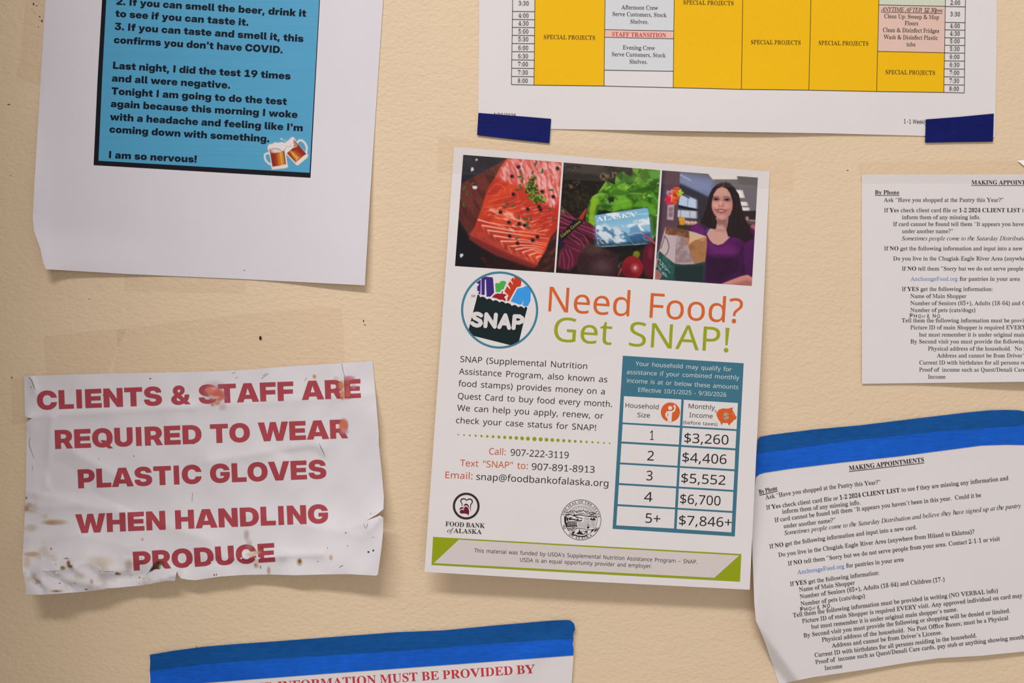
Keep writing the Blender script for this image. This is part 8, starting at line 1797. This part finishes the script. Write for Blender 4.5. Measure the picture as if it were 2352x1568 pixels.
# --- lower sheet, lifting and turned back at its lower left corner
def z_lower(x, y):
    # fold: from (1738,1425) to (1806,1567); right of it the sheet bulges, left of it the corner falls back to the wall
    fx, fy = 1735.0, 1425.0
    dx, dy = 94.0, 131.0
    ln = math.hypot(dx, dy)
    s = ((x - fx) * dy - (y - fy) * dx) / ln        # signed distance right of the fold
    rise = 0.0115 * sstep(1090, 1440, y) * np.exp(-np.clip(x - 1735, 0, None) / 200.0)
    ripple = 0.0012 * np.exp(-((x - 2120 - (1100 - y) * -0.2) / 90.0) ** 2) * sstep(1040, 1250, y) + 0.0026 * sstep(1360, 1540, y) * np.exp(-((x - 2330) / 160.0) ** 2)
    base = 0.0010 + 0.0012 * np.exp(-((x - 1735) / 30.0) ** 2) * sstep(1000, 1090, y)
    h = base + rise + ripple
    fall = np.clip(-s, 0, None) / PPM * 1.15
    return np.maximum(h - fall * sstep(1395, 1425, y), 0.0006)


lower = empty('instruction_sheet', 2060, 1280, 'Making Appointments sheet tilted under bright blue tape, bottom left corner bent back', 'notice')
sheet('paper_sheet', [(1737.5, 1043), (1949.5, 1011.5), (2150, 991), (2346, 976.8), (2440, 966), (2452, 1100), (2492, 1478), (2352, 1495.8), (2254, 1505.5), (2157, 1511), (2088, 1520.8), (1977, 1538.8), (1866, 1555), (1802.6, 1568), (1791, 1573), (1783, 1552), (1770, 1513), (1757, 1474), (1748, 1452), (1736.5, 1425), (1732.7, 1386.3), (1728.6, 1283.8), (1727.7, 1220), (1730, 1150), (1736, 1100)], z_lower, 7, PAPER, lower)
LO = [((1950.6, 1080), (2123.3, 1060.2), None), ((1744.4, 1134.8), (1786.5, 1124.6), None), ((1758.8, 1146.8), (2023.8, 1111.3), (1880, 1127)), ((1760.4, 1170), (2316.8, 1102), (2063, 1130.4)), ((1797, 1179.5), (1977.2, 1157.8), None),
      ((1779.8, 1199), (2254.4, 1141), (2030, 1166)), ((1800.3, 1212.7), (1920.4, 1198), None), ((1802, 1228.5), (2346.4, 1165.3), (2089.5, 1193.2)), ((1767.9, 1259.4), (2107, 1214.7), (1938, 1234.8)), ((1788.2, 1278.8), (2239.2, 1225), (2010, 1249.6)),
      ((1810.3, 1298.5), (2297.4, 1241.3), (2050, 1267.6)), ((1832.2, 1318.4), (1939.8, 1304.2), None), ((1944, 1303.6), (2076.5, 1288.5), None), ((1815, 1345.6), (2020.7, 1319), None), ((1835.8, 1358.6), (1963.9, 1342), None),
      ((1837.8, 1374.7), (2170.7, 1334.5), (2000, 1353.3)), ((1839.4, 1391), (1987.7, 1372.5), None), ((1822, 1417.7), (2293.2, 1360.5), (2050, 1387.3)), ((1842.8, 1430.7), (2349.2, 1371.6), (2090, 1399.6)), ((1864, 1444), (2201.2, 1403), None),
      ((1846, 1464), (2321.8, 1406.3), (2080, 1433.3)), ((1888, 1473.6), (2316.8, 1423), None), ((1911.2, 1487), (2164.9, 1456.2), None), ((1871, 1508.9), (2244.7, 1463.1), None), ((1873.3, 1525), (2354, 1466.7), (2110, 1494.3)), ((1894.6, 1538.8), (1935.6, 1533.5), None)]
mb, mh, mt, ml = MB(), MB(), MB(), MB()
for i, (s, (a, b, c)) in enumerate(zip(ROWS, LO)):
    if i < 2:
        m_ = mt if i == 0 else mh
        text(m_, s, 'B', 10.2, a, b, c)
        m_.stroke([(a[0], a[1] + 2.6), (b[0], b[1] + 2.6)], 1.3)
        continue
    text(ml if i == 11 else mb, s, 'I' if i == 7 else 'R', 9.8, a, b, c)
mt.build('heading', mat((36, 34, 36)), lower, z_lower, L2)['label'] = 'bold underlined capitals heading'
mh.build('subheading', mat((36, 34, 36)), lower, z_lower, L2)['label'] = 'bold underlined By Phone'
mb.build('body_text', mat((42, 40, 42)), lower, z_lower, L2)
ml.build('web_link', mat((90, 136, 196)), lower, z_lower, L2)['label'] = 'blue web address'
handwriting(lambda t: np.array([1839.5 + t * 9.1, 1404.5 - t * 1.35]), np.array([-.9, -9.6])).build('handwritten_note', mat((50, 48, 54)), lower, z_lower, L2)['label'] = 'pen-written capitals between two lines'
t = sheet('painters_tape', [(1741, 1009.3), (1746, 1003), (1769.3, 998.5), (1870, 986), (1977, 976.3), (2120, 959), (2230, 946), (2273.8, 942), (2310, 941), (2340, 941.8), (2352, 944), (2358, 962), (2366, 985), (2372, 1023), (2352, 1021.5), (2310, 1020.8), (2254.4, 1022.6), (2160, 1035), (2060.4, 1048), (1930, 1062), (1810.9, 1076.6), (1755.4, 1085.3), (1744, 1089), (1736.6, 1096), (1737.5, 1050)],
          lambda x, y: z_lower(x, y) + .0005, 7, BLUE, None, 0.00013)
mb = MB()
mb.poly([(1741.5, 1009.6), (1746.4, 1003.4), (1769.3, 999), (1870, 986.5), (1977, 976.8), (2120, 959.5), (2230, 946.5), (2273.8, 942.5), (2310, 941.5), (2340, 942.3), (2351.5, 944.5), (2357.5, 962), (2361, 974), (2346, 976.8), (2150, 991), (1949.5, 1011.5), (1738.5, 1042)], spacing=7)
mb.build('wall_stuck_band', BLUE_WET, t, lambda x, y: z_lower(x, y) + .0005, 0.00008)['label'] = 'darker band stuck to the bare wall'
tag(t, 'bright blue tape strip across the top of the tilted appointments sheet', 'tape', 'bright blue tape strips')

# ================================================================ notice at the bottom
zn = lambda x, y: 0.0008 + 0.0016 * np.exp(-((x - 1225 - (1500 - y) * 1.2) / 40.0) ** 2) * sstep(1440, 1500, y) + 0.0015 * sstep(1280, 1318, x)
notice = empty('notice_sheet', 830, 1800, 'white sheet with red capitals at the bottom edge, under blue tape', 'notice')
sheet('paper_sheet', [(342.5, 1541), (480, 1523), (690, 1508.5), (900, 1496), (1142, 1476.5), (1317, 1466), (1317.5, 1505), (1313, 1568), (1309, 2200), (352, 2265), (343, 1600)], zn, 14, PAPER, notice)
mb = MB()
text(mb, 'REQUIRED INFORMATION MUST BE PROVIDED BY', 'B', 19.6, (466, 1596.5), (1229, 1545.2))
mb.build('red_heading', mat((190, 58, 68)), notice, zn, L1)
t = sheet('painters_tape', [(343.9, 1503.6), (400, 1494), (468, 1485), (540, 1479), (616, 1474), (760, 1463), (900, 1452.5), (920, 1451.3), (1018.4, 1447.5), (1142.3, 1435.6), (1271, 1424.6), (1300, 1423.6), (1310, 1424.4), (1318.8, 1432), (1321, 1446), (1317.5, 1452), (1316, 1461), (1317.5, 1466), (1315.5, 1478), (1317.5, 1490), (1317, 1504.6), (1107, 1520.5), (900, 1535.8), (764, 1545.5), (480.3, 1567), (400, 1573), (344.7, 1578), (345.5, 1560), (344, 1540), (345.2, 1520)],
          lambda x, y: zn(x, y) + .0005, 14, BLUE, None, 0.00013)
mb = MB()
mb.poly([(344.2, 1504), (400, 1494.5), (468, 1485.5), (540, 1479.5), (616, 1474.5), (760, 1463.5), (900, 1453), (920, 1451.8), (1018.4, 1448), (1142.3, 1436), (1271, 1425), (1300, 1424), (1310, 1424.8), (1318.4, 1432), (1320.5, 1446), (1317, 1452), (1315.6, 1461), (1316.5, 1466), (1142, 1476.5), (900, 1496), (690, 1508.5), (480, 1523), (344.7, 1541), (345.4, 1520)], spacing=12)
mb.build('wall_stuck_band', BLUE_WET, t, lambda x, y: zn(x, y) + .0005, 0.00008)['label'] = 'darker band stuck to the bare wall'
tag(t, 'bright blue tape strip across the top of the red-lettered sheet', 'tape', 'bright blue tape strips')

# ================================================================ glove sign
CREASE = [(64, 1318, 96, 1350, -.0050, 12), (150, 1330, 230, 1345, .0022, 12), (120, 1300, 220, 1290, .0022, 14), (250, 1330, 330, 1322, -.0020, 12), (70, 1240, 180, 1225, .0016, 18), (60, 1130, 330, 1190, .0011, 20), (56, 957, 440, 934, .0009, 9), (440, 934, 870, 905, .0005, 10), (170, 1040, 300, 1110, .0012, 22), (110, 1080, 330, 1185, -.0012, 24), (60, 1165, 190, 1160, .0009, 12), (270, 1170, 480, 1240, .0012, 26), (480, 1060, 720, 1020, .0012, 20), (640, 1036, 740, 1055, -.0014, 20),
          (120, 960, 105, 1110, .001, 9), (95, 1313, 130, 1312, .0018, 7), (130, 1312, 165, 1301, .0018, 7), (165, 1301, 200, 1322, .0016, 9), (115, 1322, 160, 1348, -.003, 9), (55, 1313, 100, 1345, .0045, 18), (215, 1300, 235, 1313, .002, 7), (235, 1313, 290, 1309, .002, 7), (290, 1290, 330, 1286, .0015, 8), (330, 1340, 405, 1316, .0028, 9), (420, 1300, 520, 1286, -.0016, 14), (520, 1284, 650, 1276, .0022, 6), (650, 1276, 740, 1272, .0016, 8), (735, 1022, 745, 1045, .0012, 6), (790, 834, 795, 880, .0009, 6), (845, 1196, 800, 1215, .001, 14), (70, 865, 82, 900, .0012, 6), (200, 1230, 300, 1260, .001, 30), (560, 1180, 830, 1230, .001, 30), (66, 961, 62, 975, .003, 14), (875, 1185, 850, 1215, .002, 18)]


def z_sign(x, y):
    x, y = np.asarray(x, float), np.asarray(y, float)
    h = 0.0010 + 0.0100 * sstep(1130, 1370, y) + 0.0090 * sstep(1180, 1370, y) * sstep(330, 60, x) + 0.0040 * sstep(760, 880, x) * sstep(860, 960, y) + 0.0045 * sstep(1040, 1340, y) * sstep(560, 880, x)
    for x0, y0, x1, y1, a, w in CREASE:
        dx, dy = x1 - x0, y1 - y0
        t = np.clip(((x - x0) * dx + (y - y0) * dy) / (dx * dx + dy * dy), 0, 1)
        d = np.hypot(x - x0 - t * dx, y - y0 - t * dy)
        h = h + 1.5 * a * np.exp(-d / w)
    h = h + (0.0005 + .0007 * sstep(1200, 1330, y)) * (np.sin(x * .021 + y * .013) + .6 * np.sin(x * .043 - y * .031 + 1.3) + .35 * np.sin(x * .085 + y * .062) + .5)
    return np.maximum(h, 0.0007)


sign = empty('glove_sign', 470, 1090, 'worn torn sheet with large red capitals about plastic gloves', 'sign')
so = [(55.7, 862.8), (150, 860), (248.7, 857.5), (400, 854.5), (500, 851.8), (556.3, 849.4), (683.9, 839.4), (785.9, 833.5), (855.6, 828.8), (862.4, 903.2), (869.9, 994.6), (870, 1020), (875.8, 1073.7), (881.7, 1140.7), (880.6, 1168.8), (866, 1181), (841, 1195.6), (858, 1189), (873.1, 1183.5), (880.6, 1188.9), (879.8, 1221), (875.8, 1261.2), (867.8, 1318.8), (863.8, 1321.5), (798, 1318), (740, 1319), (677.6, 1320.7), (620, 1319), (557, 1320), (503.6, 1324), (450, 1332), (432, 1331), (416, 1328.2), (409, 1320), (407.1, 1311), (404.5, 1318), (401.8, 1333), (380.4, 1333.6), (334.8, 1343), (267.9, 1349.6), (187.5, 1359), (93.8, 1365.7), (57.6, 1364.4), (60.3, 1352.3), (52.2, 1312), (52.2, 1274.6), (54.9, 1221), (58.9, 1140.7), (60.3, 1060.4), (60.6, 998.9), (60, 971.2), (66, 965), (73.3, 960.5), (64, 958.5), (57.8, 957.4), (55.7, 900)]
sheet('paper_sheet', so, z_sign, 6.5, WORN, sign)
REDS = [(164, 68, 78), (166, 69, 78), (162, 67, 76), (164, 68, 77), (158, 64, 74)]
for s, a, b, rgb in [('CLIENTS & STAFF ARE', (84, 941.2), (831, 913), REDS[0]), ('REQUIRED TO WEAR', (124, 1030.8), (800.5, 1005.8), REDS[1]), ('PLASTIC GLOVES', (177, 1121.3), (752, 1098.3), REDS[2]), ('WHEN HANDLING', (174, 1224.3), (756, 1200.6), REDS[3]), ('PRODUCE', (304.5, 1310.3), (634, 1289.6), REDS[4])]:
    mb = MB()
    text(mb, s, 'K', 43.2, a, b, fine=6.5)
    mb.build('red_lettering', mat(rgb), sign, z_sign, 0.0002)
# washed-out patches, stains, pen marks and dark lines along creases
def blob(x, y, rx, ry, seed, n=18, rough=.3):
    r = np.random.default_rng(seed)
    k = 1 + rough * (r.random(n) - .5) * 2
    return [(x + rx * k[i] * math.cos(i * 2 * math.pi / n), y + ry * k[i] * math.sin(i * 2 * math.pi / n)) for i in range(n)]


def soak(x0, y0, x1, y1, step=1.0):
    return Print([(x0, y0), (x1, y0), (x1, y1), (x0, y1)], (int((x1 - x0) / step) + 1, int((y1 - y0) / step) + 1), (0, 0, 1), True)


SAL, PALE, MAU = (204, 114, 98), (224, 200, 192), (196, 130, 150)
p = soak(462, 872, 540, 942)
p.ell(492, 902, 24, 22, MAU, 1.0, .3)
p.poly((470, 899, 476, 889, 485, 885, 492, 888, 499, 891, 504, 894, 512, 900, 516, 910, 510, 916, 503, 921, 496, 914, 486, 908, 474, 906), SAL, 8, .9)
p.ell(484, 895, 10, 7, (212, 134, 116), .9, .7)
p.ell(500, 905, 9, 6, (194, 100, 88), 1.0, .7)
p.poly((480, 906, 492, 910, 503, 911, 499, 915, 489, 916, 481, 912), PALE, 6, .75)
p.ell(492, 892, 6, 3, (224, 184, 174), 1.2, .6)
p.ell(498, 925, 6, 4, (206, 150, 90), .9, .8)
p.ell(488, 929, 4, 3, (180, 120, 70), .9, .5)
p.ell(511, 934, 7, 9, (214, 184, 184), 1.2, .4)
p.ell(517, 914, 5, 3, (190, 120, 160), 1.0, .5)
p.build('faded_ink', sign, z_sign, 0.00034)
p = soak(766, 862, 822, 922)
p.ell(783, 885, 6, 10, (214, 138, 104), .8, .8)
p.ell(786, 906, 5, 10, (214, 140, 110), .8, .8)
p.ell(771, 868, 6, 4, (224, 200, 196), 1.0, .6)
p.poly((792, 866, 802, 866, 805, 914, 793, 915), (198, 106, 96), 5, .75)
p.ell(803, 868, 10, 5, (204, 140, 160), 1.0, .7)
p.ell(812, 888, 5, 5, (206, 150, 168), 1.2, .5)
p.build('faded_ink', sign, z_sign, 0.00034)
p = soak(770, 958, 806, 1012)
p.ell(789, 976, 10, 14, (212, 124, 96), .5, .85)
p.ell(790, 990, 8, 6, (206, 150, 170), 1.2, .6)
p.build('faded_ink', sign, z_sign, 0.00034)
p = soak(54, 1120, 345, 1366, 1.15)
allp = (54, 1120, 345, 1120, 345, 1366, 54, 1366)
p.mottle((54, 1120, 120, 1130, 110, 1240, 150, 1290, 345, 1290, 345, 1366, 54, 1366), (198, 178, 140), 26, .55, .95, 61, .35, 30)
for x, y, rx, ry, c, o in [(125, 1199, 24, 6, (188, 160, 112), .75), (118, 1200, 12, 4, (176, 142, 88), .6), (66, 1160, 8, 6, (188, 160, 120), .7), (60, 1168, 6, 6, (170, 124, 86), .6), (70, 1212, 14, 8, (206, 180, 140), .5), (72, 1272, 16, 5, (190, 156, 104), .7), (62, 1290, 8, 14, (206, 184, 146), .5), (86, 1336, 8, 6, (180, 130, 96), .6), (144, 1304, 6, 5, (150, 108, 52), .8), (295, 1298, 8, 14, (188, 150, 124), .5), (130, 1357, 12, 3, (160, 108, 52), .7), (210, 1335, 4, 6, (184, 140, 100), .6), (327, 1238, 3, 3, (200, 160, 100), .7), (157, 1293, 4, 7, (160, 102, 40), .85), (161, 1300, 6, 4, (120, 84, 36), .85), (269, 1317, 5, 3.5, (158, 98, 34), .9), (275, 1318, 3, 2, (90, 56, 26), .8), (60, 1143, 2, 3, (150, 100, 50), .9), (117, 1260, 1.5, 3, (150, 88, 40), .8), (152, 1282, 6, 1.6, (176, 122, 66), .7), (198, 1353, 4, 2, (150, 106, 56), .7), (230, 1290, 26, 14, (206, 186, 150), .35)]:
    p.ell(x, y, rx, ry * .95, c, .9, o * .68)
p.build('food_stain', sign, z_sign, 0.00028)
p = soak(550, 1215, 780, 1318, 1.15)
for x, y, rx, ry, c, o in [(588, 1298, 5, 6, (190, 160, 110), .8), (617, 1310, 4, 9, (188, 152, 120), .7), (578, 1273, 12, 5, (214, 190, 150), .8), (590, 1268, 8, 4, (206, 176, 130), .7), (688, 1290, 6, 8, (180, 140, 84), .7), (688, 1288, 3.4, 4, (120, 84, 40), .9), (760, 1280, 4, 6, (200, 150, 120), .6), (566, 1228, 6, 12, (178, 150, 144), .5), (572, 1250, 7, 12, (190, 166, 156), .4), (598, 1302, 2, 4, (140, 110, 90), .7)]:
    p.ell(x, y, rx * .95, ry * .95, c, .9, o * .75)
p.build('food_stain', sign, z_sign, 0.00034)
p = soak(335, 1280, 400, 1325)
for x, y, rx, ry, c, o in [(360, 1297, 9, 6, (92, 68, 40), .8), (353, 1303, 7, 4, (70, 50, 34), .75), (371, 1293, 5, 5, (110, 82, 44), .7), (363, 1292, 4, 3, (60, 44, 34), .8), (349, 1308, 5, 2.5, (60, 46, 38), .7), (345, 1311, 2, 2, (70, 60, 50), .6), (376, 1300, 3, 3, (120, 92, 56), .6), (366, 1304, 4, 2, (110, 96, 50), .6)]:
    p.ell(x, y, rx, ry, c, .8, o, -.6)
p.build('food_stain', sign, z_sign, 0.0004)
p = soak(712, 858, 732, 872)
p.ell(722, 864, 3.5, 4, (206, 156, 80), .8, .9)
p.build('food_stain', sign, z_sign, 0.00028)
mb = MB()
for i, (x, y, rx, ry) in enumerate([(157, 1293, 3, 6), (161, 1300, 5, 3), (143, 1303, 3, 3), (269, 1317, 4, 2.5), (60, 1143, 1.4, 2), (117, 1260, 1, 2.5), (152, 1282, 4, 1), (137, 1339, 3, 1.2), (198, 1353, 2.5, 1.6), (172, 1339, 1, 2), (688, 1289, 4.5, 5), (492, 1320, 2, 3), (497, 1319, 1.4, 3), (128, 1296, 1.2, 1.2), (129, 1357, 5, 1.2), (320, 1325, 3, 2)]):
    mb.poly(blob(x, y, rx * .72, ry * .72, 120 + i))
mb.build('rust_stain', mat((134, 92, 44)), sign, z_sign, 0.00034)['kind'] = 'stuff'
mb = MB()
for i, (x, y, rx, ry) in enumerate([(846, 1267, 3.4, 2.4), (857, 1264, 2.2, 3), (794, 1223, 1.8, 1.6), (601, 1257, 2, 1.8), (620, 1270, 1.6, 1.6), (307, 1047, 1.2, 1.2), (227, 1054, 1, 1), (237, 907, 1.3, 1.3), (71, 889, 1.3, 1.3), (285, 1184, 1.6, 1), (444, 1018, 1.6, 1.6), (345, 869, 3, 1.2), (798, 1253, 1.4, 1.4), (857, 1234, 1, 1), (752, 1258, 1, 1), (586, 1297, 1.6, 1.6), (325, 1282, 1, 1), (730, 1289, 1, 1.6)]):
    mb.poly(blob(x, y, rx * .8, ry * .8, 160 + i, 12, .4))
mb.build('dark_speck', mat((58, 46, 40)), sign, z_sign, 0.00036)['kind'] = 'stuff'
mb = MB()  # pen strokes, plus dark lines drawn along the modelled creases
for pts, w in [([(69, 1004), (67, 1014), (67, 1022), (72, 1036), (78, 1053)], [.8, 1, 1.2, 1, .6]), ([(74, 1068), (75, 1080)], .6), ([(442, 1131), (441, 1141), (441, 1152)], .7), ([(67, 866), (73, 875), (78, 890), (80, 893)], [1.6, 2, 1.5, .6]), ([(733, 1018), (738, 1030), (743, 1038), (745, 1048)], [.6, 1.6, 1.2, .5]), ([(785, 835), (787, 848), (791, 862), (791, 880)], [1, .9, .8, .5]), ([(836, 1203), (837, 1210), (840, 1213), (843, 1208), (844, 1202)], .9), ([(852, 1177), (851, 1181)], .9), ([(779, 1302), (788, 1298)], 1.2), ([(345, 1309), (352, 1303)], 1.6), ([(600, 869), (617, 857)], .8), ([(604, 863), (612, 856)], .7), ([(700, 874), (704, 866)], .7), ([(533, 857), (540, 855)], .8), ([(541, 869), (545, 865)], .7), ([(272, 1350), (240, 1352)], .9), ([(320, 1340), (330, 1327)], .9), ([(338, 1318), (348, 1305)], .9), ([(96, 1312), (126, 1311.5), (140, 1308)], [.5, 1, .5]), ([(222, 1303), (232, 1312), (262, 1313)], [.5, 1, .5]), ([(57, 957), (75, 958)], [.8, .4])]:
    mb.stroke(pts, w)
mb.build('pen_and_crease_line', mat((132, 124, 126)), sign, z_sign, 0.0003)['kind'] = 'stuff'

# ================================================================ clear tape strips
def clear(poly, h, label, spacing=16, extra=None):
    zf = h if callable(h) else zconst(h)
    o = sheet('clear_tape', poly, zf, spacing, CLEAR, None, 0.00004)
    return tag(o, label, 'tape', 'clear packing tape strips')


clear([(62, -60), (52, 80), (38.3, 178), (62, 188), (92, 196), (118, 196), (126, -60)], zconst(.0003), 'clear tape strip beside the upper left edge of the joke sheet')
clear([(287.5, 606), (565, 617), (566, 646), (563, 673), (480, 673), (380, 670), (287, 667.5)], zconst(.0003), 'clear tape strip below the bottom edge of the joke sheet')
clear([(101, 772), (180, 763), (290, 754.5), (282, 775), (268, 800), (258, 830), (246, 862), (108, 866), (103, 820)], .0003, 'short clear tape strip above the word CLIENTS')
tb = clear([(268, 757), (400, 740), (556, 722), (660, 712), (762, 704), (784, 710), (790, 760), (791, 837), (640, 847), (500, 855), (256, 861), (270, 800)], .0005, 'long clear tape strip above the word STAFF, with a black hole in it')
mb = MB()
mb.disc(598, 776, 2.8, 4.6, 16)
mb.build('puncture', mat((34, 34, 40)), tb, zconst(.00062), 0)
clear([(25, 870), (70, 867), (92, 866), (90, 966), (27.6, 975.5)], zconst(.0003), 'short clear tape strip at the upper left edge of the glove sign')
clear([(1006, 311), (1100, 319), (1283, 333), (1500, 345), (1660, 357), (1826, 369), (1822, 438), (1760, 433), (1400, 418), (1040, 398), (1003, 396)], lambda x, y: z_poster(x, y) + .0006, 'long clear tape strip across the top of the Need Food poster')
ct = clear([(1972, 372), (2200, 367), (2345, 366), (2420, 364), (2420, 420), (2200, 421), (1975, 421)], lambda x, y: z_upper(x, y) + .0004, 'clear tape strip across the top of the right-edge appointments sheet')
mb = MB()  # glare on the tape, painted as an opaque near-white patch
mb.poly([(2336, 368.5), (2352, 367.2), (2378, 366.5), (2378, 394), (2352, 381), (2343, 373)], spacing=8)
mb.build('glare_patch', mat((250, 246, 238)), ct, z_upper, .0006)['label'] = 'tape glare painted as a white patch'
